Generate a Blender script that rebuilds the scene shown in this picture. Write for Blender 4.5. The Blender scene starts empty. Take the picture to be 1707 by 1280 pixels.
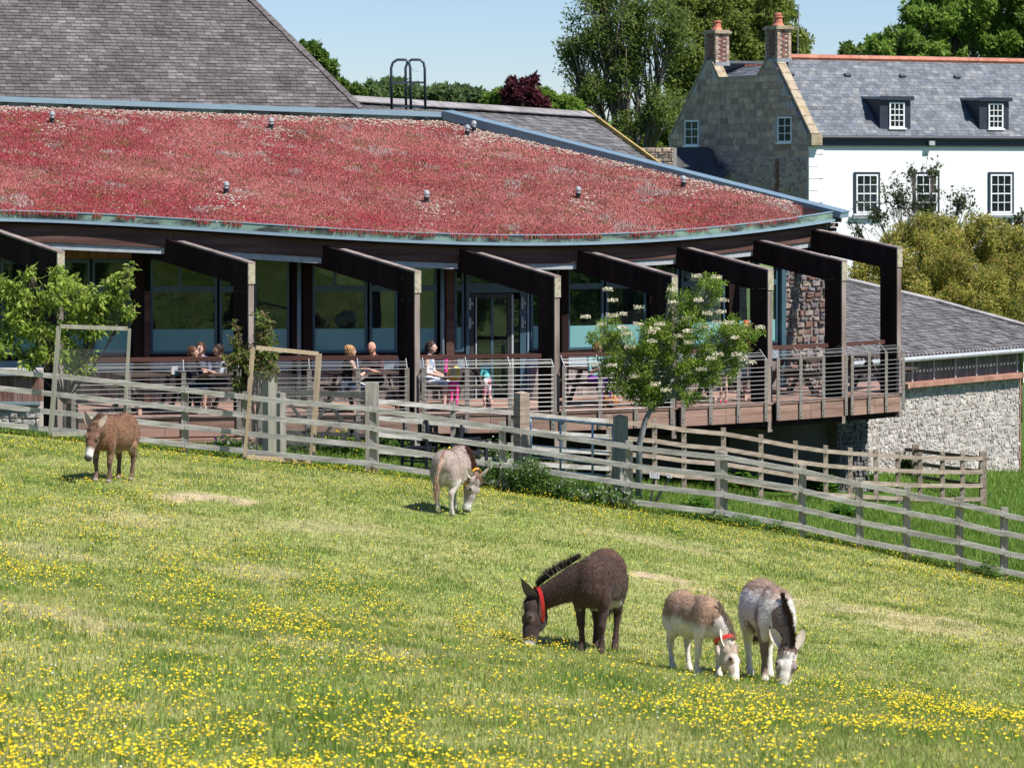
import bpy, math, random
import numpy as np
from mathutils import Vector, Matrix, noise as mnoise

# ------------------------------------------------------------ camera, world, sun, exposure
SC = bpy.context.scene
COL = SC.collection
F = 5000.0            # focal length in photograph pixels (photograph 1707 px wide)
CZ = 8.0              # camera height
cam_d = bpy.data.cameras.new("camera"); cam = bpy.data.objects.new("camera", cam_d); COL.objects.link(cam)
cam.location = (0, 0, CZ); cam.rotation_euler = (math.radians(90), 0, 0)
cam_d.sensor_width = 36; cam_d.lens = 36 * F / 1707.0
cam_d.shift_y = -350 / 1707.0
cam_d.clip_start = 0.5; cam_d.clip_end = 6000
cam_d.dof.use_dof = True; cam_d.dof.focus_distance = 48; cam_d.dof.aperture_fstop = 8.0
SC.camera = cam
SUN_AZ = Vector((0.86, -0.51))          # horizontal direction towards the sun
SUN_EL = math.radians(54)
w = bpy.data.worlds.new("World"); SC.world = w; w.use_nodes = True
nt = w.node_tree; nt.nodes.clear()
sky = nt.nodes.new('ShaderNodeTexSky'); sky.sky_type = 'NISHITA'; sky.sun_disc = False
sky.sun_elevation = SUN_EL; sky.sun_rotation = math.atan2(SUN_AZ.x, SUN_AZ.y)
sky.air_density = 1.0; sky.dust_density = 0.0; sky.ozone_density = 6.0; sky.altitude = 0
bg = nt.nodes.new('ShaderNodeBackground'); bg.inputs['Strength'].default_value = 0.09
ow = nt.nodes.new('ShaderNodeOutputWorld')
tint = nt.nodes.new('ShaderNodeVectorMath'); tint.operation = 'MULTIPLY'; tint.inputs[1].default_value = (.66, .685, .80)   # clear early summer blue
nt.links.new(sky.outputs[0], tint.inputs[0]); nt.links.new(tint.outputs[0], bg.inputs[0]); nt.links.new(bg.outputs[0], ow.inputs[0])
sd = bpy.data.lights.new("sun", 'SUN'); sd.energy = 4.3; sd.angle = math.radians(0.53); sd.color = (1.0, 0.955, 0.88)
so = bpy.data.objects.new("sun", sd); COL.objects.link(so)
sv = Vector((SUN_AZ.x * math.cos(SUN_EL), SUN_AZ.y * math.cos(SUN_EL), math.sin(SUN_EL)))
so.rotation_euler = sv.to_track_quat('Z', 'Y').to_euler(); so.location = (30, -30, 60)
SC.view_settings.view_transform = 'Standard'; SC.view_settings.look = 'None'
SC.view_settings.gamma = 1.0; SC.view_settings.use_curve_mapping = False
SC.view_settings.exposure = 0.85
SC.render.engine = 'CYCLES'
SC.cycles.max_bounces = 6; SC.cycles.transparent_max_bounces = 12; SC.cycles.caustics_reflective = False
SC.cycles.caustics_refractive = False

# ------------------------------------------------------------ helpers
R = random.Random(7); NR = np.random.default_rng(11)
def W(px, py, Y): return Vector(((px - 853.5) * Y / F, Y, CZ - (py - 290) * Y / F))
def WX(px, Y): return (px - 853.5) * Y / F
def WZ(py, Y): return CZ - (py - 290) * Y / F
def PXof(X, Y): return X / Y * F + 853.5

def tag(o, label=None, cat=None, group=None, kind=None):
    if label: o['label'] = label
    if cat: o['category'] = cat
    if group: o['group'] = group
    if kind: o['kind'] = kind
    return o
def thing(name, loc, label=None, cat=None, group=None, kind=None, rz=0.0):
    o = bpy.data.objects.new(name, None); o.location = loc; o.rotation_euler = (0, 0, rz)
    o.empty_display_size = .2; COL.objects.link(o)
    return tag(o, label, cat, group, kind)
def root_loc(p):
    v = Vector((0, 0, 0))
    while p is not None: v += Vector(p.location); p = p.parent
    return v
def npmesh(name, V, Fc, mats, midx=None, col=None, smooth=False, vcol=None):
    """V (n,3); Fc (m,k) equal-size faces or list of lists; col per face (m,3); vcol per vertex"""
    me = bpy.data.meshes.new(name)
    V = np.asarray(V, dtype=np.float32)
    if isinstance(Fc, np.ndarray):
        m, k = Fc.shape; loops = Fc.astype(np.int32).ravel()
        starts = np.arange(m, dtype=np.int32) * k; cnt = np.full(m, k, dtype=np.int32)
    else:
        m = len(Fc); cnt = np.array([len(f) for f in Fc], dtype=np.int32)
        loops = np.array([i for f in Fc for i in f], dtype=np.int32)
        starts = np.concatenate([[0], np.cumsum(cnt)[:-1]]).astype(np.int32) if m else np.zeros(0, np.int32)
    me.vertices.add(len(V)); me.vertices.foreach_set('co', V.ravel())
    me.loops.add(len(loops)); me.loops.foreach_set('vertex_index', loops)
    me.polygons.add(m); me.polygons.foreach_set('loop_start', starts)
    for mm in (mats if isinstance(mats, (list, tuple)) else [mats]): me.materials.append(mm)
    if midx is not None: me.polygons.foreach_set('material_index', np.asarray(midx, dtype=np.int32))
    me.polygons.foreach_set('use_smooth', np.full(m, bool(smooth)))
    me.update(calc_edges=True); me.validate(clean_customdata=False)
    if col is not None:
        a = me.color_attributes.new('col', 'FLOAT_COLOR', 'CORNER')
        c = np.ones((len(loops), 4), dtype=np.float32); c[:, :3] = np.repeat(np.asarray(col, dtype=np.float32), cnt, axis=0)
        a.data.foreach_set('color', c.ravel())
    if vcol is not None:
        a = me.color_attributes.new('col', 'FLOAT_COLOR', 'POINT')
        c = np.ones((len(V), 4), dtype=np.float32); c[:, :3] = vcol
        a.data.foreach_set('color', c.ravel())
    return me
def link(name, me, parent=None, loc=None, **kw):
    o = bpy.data.objects.new(name, me); COL.objects.link(o)
    if parent is not None: o.parent = parent
    if loc is not None: o.location = loc
    return tag(o, **kw)

BOXF = [(0, 1, 3, 2), (4, 6, 7, 5), (0, 4, 5, 1), (2, 3, 7, 6), (0, 2, 6, 4), (1, 5, 7, 3)]
class MB:
    def __init__(s): s.v = []; s.f = []; s.m = []
    def add(s, vs, fs, mi=0):
        b = len(s.v); s.v.extend([tuple(v) for v in vs])
        for f in fs: s.f.append([b + i for i in f]); s.m.append(mi)
    def box(s, c, size, ax=None, mi=0):
        """c centre, size full extents along axes ax=(x,y,z vectors)"""
        c = Vector(c); ax = ax or (Vector((1, 0, 0)), Vector((0, 1, 0)), Vector((0, 0, 1)))
        vs = []
        for i in (-.5, .5):
            for j in (-.5, .5):
                for k in (-.5, .5): vs.append(c + ax[0] * size[0] * i + ax[1] * size[1] * j + ax[2] * size[2] * k)
        s.add(vs, BOXF, mi); return s
    def bar(s, p, q, wd, ht, up=Vector((0, 0, 1)), mi=0):
        """rectangular bar from p to q, wd sideways, ht along up"""
        p = Vector(p); q = Vector(q); d = (q - p); L = d.length; d.normalize()
        side = d.cross(up)
        if side.length < 1e-4: side = d.cross(Vector((1, 0, 0)))
        side.normalize(); u = side.cross(d).normalized()
        return s.box((p + q) / 2, (L, wd, ht), (d, side, u), mi)
    def tube(s, pts, r, n=6, mi=0, cap=True):
        pts = [Vector(p) for p in pts]; rs = r if isinstance(r, (list, tuple)) else [r] * len(pts)
        b = len(s.v); prev = None
        for i, p in enumerate(pts):
            d = (pts[min(i + 1, len(pts) - 1)] - pts[max(i - 1, 0)]).normalized()
            if prev is None:
                a = d.cross(Vector((0, 0, 1)));
                if a.length < .05: a = d.cross(Vector((1, 0, 0)))
                a.normalize()
            else:
                a = prev - d * prev.dot(d)
                a = a.normalized() if a.length > 1e-5 else d.orthogonal().normalized()
            prev = a; bb = d.cross(a)
            for k in range(n):
                t = 2 * math.pi * k / n
                s.v.append(tuple(p + a * rs[i] * math.cos(t) + bb * rs[i] * math.sin(t)))
        for i in range(len(pts) - 1):
            for k in range(n):
                k2 = (k + 1) % n
                s.f.append([b + i * n + k, b + i * n + k2, b + (i + 1) * n + k2, b + (i + 1) * n + k]); s.m.append(mi)
        if cap:
            s.f.append([b + k for k in reversed(range(n))]); s.m.append(mi)
            e = b + (len(pts) - 1) * n; s.f.append([e + k for k in range(n)]); s.m.append(mi)
        return s
    def prism(s, poly, vec, mi=0):
        """closed polygon (list of Vector) extruded by vec"""
        n = len(poly); vec = Vector(vec)
        vs = [Vector(p) for p in poly] + [Vector(p) + vec for p in poly]
        fs = [list(range(n))[::-1], [n + i for i in range(n)]] + [[i, (i + 1) % n, n + (i + 1) % n, n + i] for i in range(n)]
        s.add(vs, fs, mi); return s
    def sphere(s, c, r, nu=10, nv=7, mi=0):
        c = Vector(c); r = r if isinstance(r, (tuple, list)) else (r, r, r)
        b = len(s.v)
        s.v.append(tuple(c + Vector((0, 0, r[2]))))
        for j in range(1, nv):
            t = math.pi * j / nv
            for i in range(nu):
                a = 2 * math.pi * i / nu
                s.v.append((c.x + r[0] * math.sin(t) * math.cos(a), c.y + r[1] * math.sin(t) * math.sin(a), c.z + r[2] * math.cos(t)))
        s.v.append(tuple(c - Vector((0, 0, r[2]))))
        e = len(s.v) - 1
        for i in range(nu):
            s.f.append([b, b + 1 + i, b + 1 + (i + 1) % nu]); s.m.append(mi)
            s.f.append([e, b + 1 + (nv - 2) * nu + (i + 1) % nu, b + 1 + (nv - 2) * nu + i]); s.m.append(mi)
        for j in range(nv - 2):
            for i in range(nu):
                p = b + 1 + j * nu
                s.f.append([p + i, p + nu + i, p + nu + (i + 1) % nu, p + (i + 1) % nu]); s.m.append(mi)
        return s
    def build(s, name, mats, parent=None, smooth=False, local=False, **kw):
        V = np.array(s.v, dtype=np.float64)
        if parent is not None and not local: V = V - np.array(root_loc(parent))
        me = npmesh(name, V, s.f, mats, s.m, smooth=smooth)
        return link(name, me, parent, **kw)
    def top(s, name, mats, loc, smooth=False, **kw):
        V = np.array(s.v) - np.array(loc); me = npmesh(name, V, s.f, mats, s.m, smooth=smooth)
        return link(name, me, None, loc, **kw)

# ------------------------------------------------------------ materials
def _n(t, k, **kw):
    n = t.nodes.new(k)
    for a, b in kw.items(): setattr(n, a, b)
    return n
def newmat(name):
    m = bpy.data.materials.new(name); m.use_nodes = True; t = m.node_tree; t.nodes.clear()
    o = _n(t, 'ShaderNodeOutputMaterial'); p = _n(t, 'ShaderNodeBsdfPrincipled')
    t.links.new(p.outputs[0], o.inputs[0]); return m, t, p, o
def hue_rand(t):
    """0..1 value: random per object and per island"""
    oi = _n(t, 'ShaderNodeObjectInfo'); g = _n(t, 'ShaderNodeNewGeometry')
    a = _n(t, 'ShaderNodeMath', operation='ADD'); fr = _n(t, 'ShaderNodeMath', operation='FRACT')
    t.links.new(oi.outputs['Random'], a.inputs[0]); t.links.new(g.outputs['Random Per Island'], a.inputs[1])
    t.links.new(a.outputs[0], fr.inputs[0]); return fr.outputs[0]
def mat(name, cols, scale=5.0, rough=.7, bump=.3, bscale=None, stretch=(1, 1, 1), metal=0.0, island=0.0,
        detail=6, spec=.5, stain=None, stain_scale=.8, contrast=(.3, .7), coords='POS', transl=0):
    """noise-driven colour ramp; island: amount of per-piece value variation; stain: (color, amount)"""
    m, t, p, o = newmat(name); L = t.links.new
    if coords == 'POS': src = _n(t, 'ShaderNodeNewGeometry').outputs['Position']
    else: src = _n(t, 'ShaderNodeTexCoord').outputs['Object']
    mp = _n(t, 'ShaderNodeMapping'); mp.inputs['Scale'].default_value = stretch; L(src, mp.inputs['Vector'])
    nz = _n(t, 'ShaderNodeTexNoise'); nz.inputs['Scale'].default_value = scale; nz.inputs['Detail'].default_value = detail
    L(mp.outputs[0], nz.inputs['Vector'])
    rp = _n(t, 'ShaderNodeValToRGB'); cr = rp.color_ramp
    n = len(cols)
    for i, c in enumerate(cols):
        pos = contrast[0] + (contrast[1] - contrast[0]) * (i / (n - 1) if n > 1 else 0)
        if i < 2: e = cr.elements[i]; e.position = pos
        else: e = cr.elements.new(pos)
        e.color = (*c, 1)
    if n == 1: cr.elements[1].color = (*cols[0], 1)
    L(nz.outputs[0], rp.inputs[0]); c = rp.outputs[0]
    if stain:
        n2 = _n(t, 'ShaderNodeTexNoise'); n2.inputs['Scale'].default_value = stain_scale; n2.inputs['Detail'].default_value = 8
        n2.inputs['Roughness'].default_value = .65; L(src, n2.inputs['Vector'])
        mr = _n(t, 'ShaderNodeMapRange'); mr.inputs[1].default_value = .5; mr.inputs[2].default_value = .68
        mr.inputs[4].default_value = stain[1]; L(n2.outputs[0], mr.inputs[0])
        mx = _n(t, 'ShaderNodeMixRGB'); L(mr.outputs[0], mx.inputs[0]); L(c, mx.inputs[1]); mx.inputs[2].default_value = (*stain[0], 1); c = mx.outputs[0]
    if island > 0:
        r = hue_rand(t); mr = _n(t, 'ShaderNodeMapRange'); mr.inputs[3].default_value = 1 - island; mr.inputs[4].default_value = 1 + island; L(r, mr.inputs[0])
        mu = _n(t, 'ShaderNodeVectorMath', operation='SCALE'); L(c, mu.inputs[0]); L(mr.outputs[0], mu.inputs['Scale']); c = mu.outputs[0]
    L(c, p.inputs['Base Color'])
    p.inputs['Roughness'].default_value = rough; p.inputs['Metallic'].default_value = metal
    p.inputs['Specular IOR Level'].default_value = spec
    if bump > 0:
        nb = _n(t, 'ShaderNodeTexNoise'); nb.inputs['Scale'].default_value = bscale or scale * 3; nb.inputs['Detail'].default_value = 5
        L(mp.outputs[0], nb.inputs['Vector']); b = _n(t, 'ShaderNodeBump'); b.inputs['Strength'].default_value = bump; b.inputs['Distance'].default_value = .02
        L(nb.outputs[0], b.inputs['Height']); L(b.outputs[0], p.inputs['Normal'])
    return m
def mat_pieces(name, cols, rough=.85, bump=.4, bscale=25, nscale=8, namp=.25):
    """each piece takes its own colour from the ramp, with fine mottling"""
    m, t, p, o = newmat(name); L = t.links.new
    rp = _n(t, 'ShaderNodeValToRGB'); cr = rp.color_ramp; n = len(cols); cr.interpolation = 'LINEAR'
    for i, c in enumerate(cols):
        if i < 2: e = cr.elements[i]; e.position = i / (n - 1)
        else: e = cr.elements.new(i / (n - 1))
        e.color = (*c, 1)
    L(hue_rand(t), rp.inputs[0])
    g = _n(t, 'ShaderNodeNewGeometry'); nz = _n(t, 'ShaderNodeTexNoise'); nz.inputs['Scale'].default_value = nscale; nz.inputs['Detail'].default_value = 6
    L(g.outputs['Position'], nz.inputs['Vector']); mr = _n(t, 'ShaderNodeMapRange'); mr.inputs[1].default_value = .3; mr.inputs[2].default_value = .7
    mr.inputs[3].default_value = 1 - namp; mr.inputs[4].default_value = 1 + namp; L(nz.outputs[0], mr.inputs[0])
    mu = _n(t, 'ShaderNodeVectorMath', operation='SCALE'); L(rp.outputs[0], mu.inputs[0]); L(mr.outputs[0], mu.inputs['Scale']); L(mu.outputs[0], p.inputs['Base Color'])
    p.inputs['Roughness'].default_value = rough
    nb = _n(t, 'ShaderNodeTexNoise'); nb.inputs['Scale'].default_value = bscale; L(g.outputs['Position'], nb.inputs['Vector'])
    b = _n(t, 'ShaderNodeBump'); b.inputs['Strength'].default_value = bump; b.inputs['Distance'].default_value = .02
    L(nb.outputs[0], b.inputs['Height']); L(b.outputs[0], p.inputs['Normal'])
    return m
def mat_attr(name, rough=.7, transl=0.0, spec=.3, bump=0, bscale=60, mott=0.0, mscale=20, sheen=0):
    m, t, p, o = newmat(name); L = t.links.new
    a = _n(t, 'ShaderNodeAttribute', attribute_name='col'); c = a.outputs['Color']
    g = _n(t, 'ShaderNodeNewGeometry')
    if mott > 0:
        nz = _n(t, 'ShaderNodeTexNoise'); nz.inputs['Scale'].default_value = mscale; nz.inputs['Detail'].default_value = 5; L(g.outputs['Position'], nz.inputs['Vector'])
        mr = _n(t, 'ShaderNodeMapRange'); mr.inputs[1].default_value = .3; mr.inputs[2].default_value = .7; mr.inputs[3].default_value = 1 - mott; mr.inputs[4].default_value = 1 + mott; L(nz.outputs[0], mr.inputs[0])
        mu = _n(t, 'ShaderNodeVectorMath', operation='SCALE'); L(c, mu.inputs[0]); L(mr.outputs[0], mu.inputs['Scale']); c = mu.outputs[0]
    L(c, p.inputs['Base Color']); p.inputs['Roughness'].default_value = rough; p.inputs['Specular IOR Level'].default_value = spec
    if sheen: p.inputs['Sheen Weight'].default_value = sheen
    if bump > 0:
        nb = _n(t, 'ShaderNodeTexNoise'); nb.inputs['Scale'].default_value = bscale; L(g.outputs['Position'], nb.inputs['Vector'])
        b = _n(t, 'ShaderNodeBump'); b.inputs['Strength'].default_value = bump; b.inputs['Distance'].default_value = .01
        L(nb.outputs[0], b.inputs['Height']); L(b.outputs[0], p.inputs['Normal'])
    if transl > 0:
        tr = _n(t, 'ShaderNodeBsdfTranslucent'); L(c, tr.inputs['Color']); mx = _n(t, 'ShaderNodeMixShader'); mx.inputs[0].default_value = transl
        L(p.outputs[0], mx.inputs[1]); L(tr.outputs[0], mx.inputs[2]); L(mx.outputs[0], o.inputs[0])
    return m
def mat_glass(name, tint=(.35, .42, .40), refl=.55, rough=.01, body=(.02, .03, .03), bodyw=.15, wave=.0, ior=1.5):
    m, t, p, o = newmat(name); L = t.links.new
    tr = _n(t, 'ShaderNodeBsdfTransparent'); tr.inputs[0].default_value = (*tint, 1)
    gl = _n(t, 'ShaderNodeBsdfGlossy'); gl.inputs['Roughness'].default_value = rough; gl.inputs['Color'].default_value = (.62, .84, .80, 1)
    lw = _n(t, 'ShaderNodeFresnel'); lw.inputs['IOR'].default_value = ior
    ad = _n(t, 'ShaderNodeMath', operation='MULTIPLY_ADD'); ad.inputs[1].default_value = 1.0; ad.inputs[2].default_value = refl * .3; L(lw.outputs[0], ad.inputs[0])
    if wave:
        nb = _n(t, 'ShaderNodeTexNoise'); nb.inputs['Scale'].default_value = 1.2; b = _n(t, 'ShaderNodeBump'); b.inputs['Strength'].default_value = wave; b.inputs['Distance'].default_value = .01
        g = _n(t, 'ShaderNodeNewGeometry'); L(g.outputs['Position'], nb.inputs['Vector']); L(nb.outputs[0], b.inputs['Height']); L(b.outputs[0], gl.inputs['Normal'])
    mx = _n(t, 'ShaderNodeMixShader'); L(ad.outputs[0], mx.inputs[0]); L(tr.outputs[0], mx.inputs[1]); L(gl.outputs[0], mx.inputs[2])
    p.inputs['Base Color'].default_value = (*body, 1); p.inputs['Roughness'].default_value = .5
    m2 = _n(t, 'ShaderNodeMixShader'); m2.inputs[0].default_value = bodyw; L(mx.outputs[0], m2.inputs[1]); L(p.outputs[0], m2.inputs[2]); L(m2.outputs[0], o.inputs[0])
    return m
M = {}
M['timber_dark'] = mat('dark_shaded_timber', [(.011, .007, .007), (.022, .013, .012), (.03, .018, .016)], 3, .85, .3, 30, (1, 1, .12), spec=.08)  # near-black tone includes the shade on the portal frames' broad faces
M['timber_beam'] = mat('brown_stained_beam', [(.06, .028, .022), (.10, .05, .04), (.15, .085, .07)], 2.5, .7, .4, 30, (.25, .25, 3), spec=.25)
M['timber_edge'] = mat('weathered_sunlit_edge', [(.12, .085, .075), (.22, .17, .15), (.3, .25, .22)], 4, .8, .4, 30, (1, 1, .25))  # paler tone mixes weathering with sunlight painted on the frames' front and top edges
M['end_board'] = mat('lichened_end_board', [(.24, .2, .14), (.36, .32, .23), (.45, .42, .32)], 14, .85, .5, 60)
M['handrail'] = mat('red_brown_handrail', [(.06, .024, .018), (.11, .045, .034)], 4, .38, .25, 40, (.2, .2, 2), spec=.5)
M['deck'] = mat('deck_board', [(.19, .105, .08), (.28, .17, .13), (.33, .21, .17)], 3, .75, .35, 40, (.3, .3, 3), island=.18)
M['cladding'] = mat('red_cedar_cladding', [(.12, .05, .035), (.2, .1, .075), (.26, .17, .145)], 5, .75, .35, 40, (2, 2, .3), island=.3)
M['cladding_grey'] = mat('weathered_grey_cladding', [(.12, .085, .08), (.2, .16, .15), (.27, .23, .22)], 5, .8, .35, 40, (2, 2, .3), island=.3)
M['soffit_warm'] = mat('warm_soffit_board', [(.16, .065, .035), (.24, .11, .06)], 4, .6, .2, 30, (3, 3, .3), island=.25)
M['grey_trim'] = mat('grey_white_trim', [(.3, .32, .34), (.42, .44, .47)], 8, .6, .15)
M['pale_panel'] = mat('pale_blue_panel', [(.2, .26, .3), (.26, .32, .36)], 6, .5, .1)
M['teal_frame'] = mat('blue_grey_window_frame', [(.035, .075, .105), (.05, .1, .135)], 3, .4, .05)
M['pipe_blue'] = mat('blue_grey_pipe', [(.13, .19, .24), (.2, .27, .33)], 3, .4, .05)
M['capping'] = mat('blue_grey_capping', [(.13, .2, .25), (.18, .26, .32)], 2, .38, .1, stain=((.1, .13, .14), .5), stain_scale=2)
M['capping_light'] = mat('light_blue_drip_edge', [(.2, .29, .36), (.26, .36, .44)], 3, .4, .05, stain=((.2, .26, .29), .6), stain_scale=3)
M['green_band'] = mat('mossy_green_upstand', [(.02, .025, .022), (.07, .09, .075), (.15, .23, .185), (.18, .27, .22)], 1.7, .65, .2, 20, (1, 1, 2.5), contrast=(.38, .58), stain=((.05, .06, .05), .8), stain_scale=4)
M['steel'] = mat('galvanised_steel', [(.3, .31, .32), (.42, .43, .43)], 10, .45, .1, metal=.3)
M['rod'] = mat('stainless_rod', [(.27, .27, .27), (.34, .34, .33)], 10, .45, 0, metal=.3)
M['gate_steel'] = mat('galvanised_gate_tube', [(.3, .38, .44), (.46, .54, .6)], 8, .45, .1, metal=.3)
M['dark_steel'] = mat('dark_grey_tube', [(.035, .05, .065), (.06, .08, .1)], 8, .45, .1, metal=.2)
M['stanchion'] = mat('brown_grey_stanchion', [(.14, .12, .1), (.24, .21, .19)], 12, .6, .2)
M['fence'] = mat('weathered_silver_timber', [(.26, .25, .22), (.42, .40, .37), (.56, .54, .51)], 6, .85, .6, 50, (.35, .35, 3), island=.12, stain=((.24, .23, .17), .5), stain_scale=5)
M['fence_post'] = mat('weathered_post_timber', [(.19, .175, .14), (.29, .27, .23), (.4, .37, .33)], 6, .85, .6, 50, (3, 3, .3), island=.15, stain=((.14, .15, .09), .6), stain_scale=4)
M['fence_tan'] = mat('tan_rail_timber', [(.2, .15, .11), (.33, .26, .2), (.42, .35, .28)], 6, .85, .5, 50, (.35, .35, 3), island=.15, stain=((.2, .19, .16), .6), stain_scale=4)
M['new_timber'] = mat('newer_tan_timber', [(.34, .25, .16), (.47, .37, .26)], 6, .8, .4, 50, (3, 3, .3))
M['old_timber'] = mat('old_grey_green_timber', [(.22, .21, .16), (.34, .33, .27)], 6, .85, .4, 50, (3, 3, .3))
M['dark_gate'] = mat('dark_weathered_gate', [(.05, .05, .045), (.1, .1, .09)], 6, .85, .4, 50, island=.2)
M['black_paint'] = mat('black_painted_timber', [(.012, .013, .02), (.022, .024, .034)], 6, .5, .2)
M['wire'] = mat('galvanised_wire', [(.25, .25, .24), (.35, .35, .34)], 8, .5, 0, metal=.4)
M['frost'] = mat('frosted_film', [(.14, .32, .32), (.18, .38, .38)], .8, .35, .0, stain=((.13, .3, .31), .5), stain_scale=1.0)
M['glass'] = mat_glass('window_glass', (.34, .43, .43), .16, wave=.35)
M['glass_dark'] = mat_glass('house_window_glass', (.3, .32, .36), .03, rough=.15, ior=1.08, bodyw=.3)
M['frame_white'] = mat('white_painted_frame', [(.74, .75, .77), (.8, .81, .82)], 5, .5, .05)
M['surround'] = mat('dark_navy_surround', [(.015, .02, .035), (.025, .032, .05)], 5, .5, .1)
M['white_render'] = mat('white_lime_render', [(.72, .73, .74), (.8, .8, .8)], 1.2, .85, .25, 30, stain=((.6, .6, .58), .35), stain_scale=1.2)
M['slate_blue'] = mat_pieces('blue_grey_slate', [(.06, .072, .092), (.085, .10, .125), (.098, .114, .138), (.11, .126, .15), (.165, .172, .18)], .6, .3, 30, 3, .3)
M['slate_brown'] = mat_pieces('brown_grey_slate', [(.07, .06, .057), (.088, .076, .075), (.10, .088, .088), (.115, .102, .103), (.155, .142, .145)], .9, .5, 30, .9, .35)
M['slate_plain'] = mat('plain_blue_slate', [(.08, .095, .12), (.12, .135, .16)], 3, .7, .4)
M['slate_bed'] = mat('dark_slate_bed', [(.04, .038, .04), (.07, .065, .066)], 6, .9, .3)
M['ashlar'] = mat_pieces('grey_ashlar', [(.28, .195, .155), (.36, .255, .20), (.43, .305, .235), (.48, .345, .255), (.56, .41, .30)], .9, .5, 14, 5, .25)
M['mortar'] = mat('pale_mortar', [(.36, .33, .3), (.48, .44, .41)], 8, .95, .5)
M['mortar_grey'] = mat('grey_mortar', [(.17, .16, .15), (.26, .24, .22)], 8, .95, .5)
M['rubble_dark'] = mat_pieces('dark_mixed_rubble', [(.09, .07, .07), (.2, .1, .075), (.14, .12, .13), (.28, .2, .15), (.12, .12, .15), (.33, .25, .2)], .85, .6, 14, 6, .3)
M['rubble_pale'] = mat_pieces('pale_limestone_rubble', [(.33, .29, .265), (.42, .385, .36), (.37, .32, .28), (.47, .44, .415), (.29, .27, .265), (.43, .39, .35)], .9, .8, 10, 4, .4)
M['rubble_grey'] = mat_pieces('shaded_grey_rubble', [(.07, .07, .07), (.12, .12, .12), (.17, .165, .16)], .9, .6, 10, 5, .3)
M['coping_stone'] = mat('lichened_coping_stone', [(.22, .17, .12), (.34, .28, .2), (.42, .36, .27)], 4, .9, .5, 20, stain=((.35, .25, .08), .5), stain_scale=3)
M['brick'] = mat_pieces('chimney_brick', [(.2, .07, .05), (.26, .11, .075), (.17, .08, .065), (.3, .15, .1)], .9, .4, 20, 5, .25)
M['terracotta'] = mat('terracotta', [(.38, .11, .06), (.5, .19, .12)], 4, .7, .3, 20, island=.2)
M['terra_coping'] = mat('weathered_terracotta_coping', [(.28, .13, .09), (.38, .2, .15)], 3, .8, .3, 20, island=.15)
M['lead'] = mat('lead_flashing', [(.2, .22, .25), (.3, .32, .35)], 4, .5, .2)
M['cement_roof'] = mat('weathered_cement_tile', [(.15, .14, .14), (.24, .225, .225), (.3, .285, .28)], 2.2, .9, .6, 12, island=.2, stain=((.12, .1, .08), .7), stain_scale=2.5)
M['cement_pieces'] = mat_pieces('grey_cement_slate', [(.075, .072, .074), (.10, .097, .10), (.118, .114, .117), (.15, .145, .147)], .95, .9, 14, 5, .35)
M['yellow_lichen'] = mat('yellow_lichened_verge', [(.3, .2, .05), (.4, .3, .1)], 6, .9, .4)
M['grey_boards'] = mat('dark_grey_ribbed_boards', [(.09, .095, .09), (.15, .155, .145)], 4, .8, .3, 30, (2, 2, .3), island=.25)
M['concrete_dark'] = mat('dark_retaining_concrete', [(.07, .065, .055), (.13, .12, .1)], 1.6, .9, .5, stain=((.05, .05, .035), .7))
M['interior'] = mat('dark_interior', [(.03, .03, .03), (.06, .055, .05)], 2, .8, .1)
M['lamp_glow'] = newmat('warm_lamp')[0]
_p = M['lamp_glow'].node_tree.nodes['Principled BSDF']; _p.inputs['Emission Color'].default_value = (1, .75, .4, 1); _p.inputs['Emission Strength'].default_value = 2.5
M['chair_white'] = mat('white_plastic', [(.5, .52, .52), (.6, .62, .62)], 4, .4, 0)
M['bark'] = mat('grey_brown_bark', [(.07, .055, .045), (.14, .115, .095), (.2, .17, .14)], 10, .9, .8, 30, (1, 1, .4))
M['bark_grey'] = mat('silver_grey_bark', [(.14, .15, .15), (.25, .26, .25)], 8, .85, .5, 30, (1, 1, .5), stain=((.07, .09, .06), .5), stain_scale=6)
M['bark_dark'] = mat('dark_bark', [(.035, .025, .022), (.07, .05, .045)], 10, .8, .5, 30)
M['leaf'] = mat_attr('leaf', .5, .55, .35)
M['leaf_far'] = mat_attr('leaf_far', .6, .55, .25)
M['grassb'] = mat_attr('grass_blade', .55, .35, .3)
M['petal'] = mat_attr('petal', .45, .25, .3)
M['sedum'] = mat_attr('sedum', .75, .15, .2)
M['pebble'] = mat_pieces('pale_pebble', [(.25, .19, .15), (.36, .28, .23), (.45, .38, .32), (.3, .23, .19)], .8, .3, 30, 10, .2)
M['coat'] = mat_attr('animal_coat', .85, 0, .1, .3, 90, .10, 30, sheen=.1)
M['cloth'] = mat_attr('clothed_figure', .8, 0, .2, .8, 16, .12, 22)
M['hair'] = mat_attr('hair_strands', .55, 0, .4, .3, 150, .25, 80)
M['eye'] = mat('dark_eye', [(.01, .008, .007), (.015, .012, .01)], 5, .08, 0)
M['red_collar'] = mat('red_collar', [(.62, .025, .02), (.72, .04, .03)], 10, .5, .2)
M['orange_collar'] = mat('orange_collar', [(.75, .3, .02), (.85, .38, .04)], 10, .5, .2)
M['silver'] = mat('silver_vent_cap', [(.5, .5, .5), (.65, .65, .65)], 6, .45, 0, metal=.6)
M['black_rubber'] = mat('black_collar', [(.015, .015, .017), (.03, .03, .03)], 6, .6, .1)
M['table_wood'] = mat('dark_table_wood', [(.05, .035, .028), (.09, .065, .05)], 4, .7, .3, 30, (.3, 3, 3), island=.2)
M['table_end'] = mat('pale_cut_wood', [(.45, .27, .19), (.55, .36, .27)], 6, .8, .2)
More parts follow.
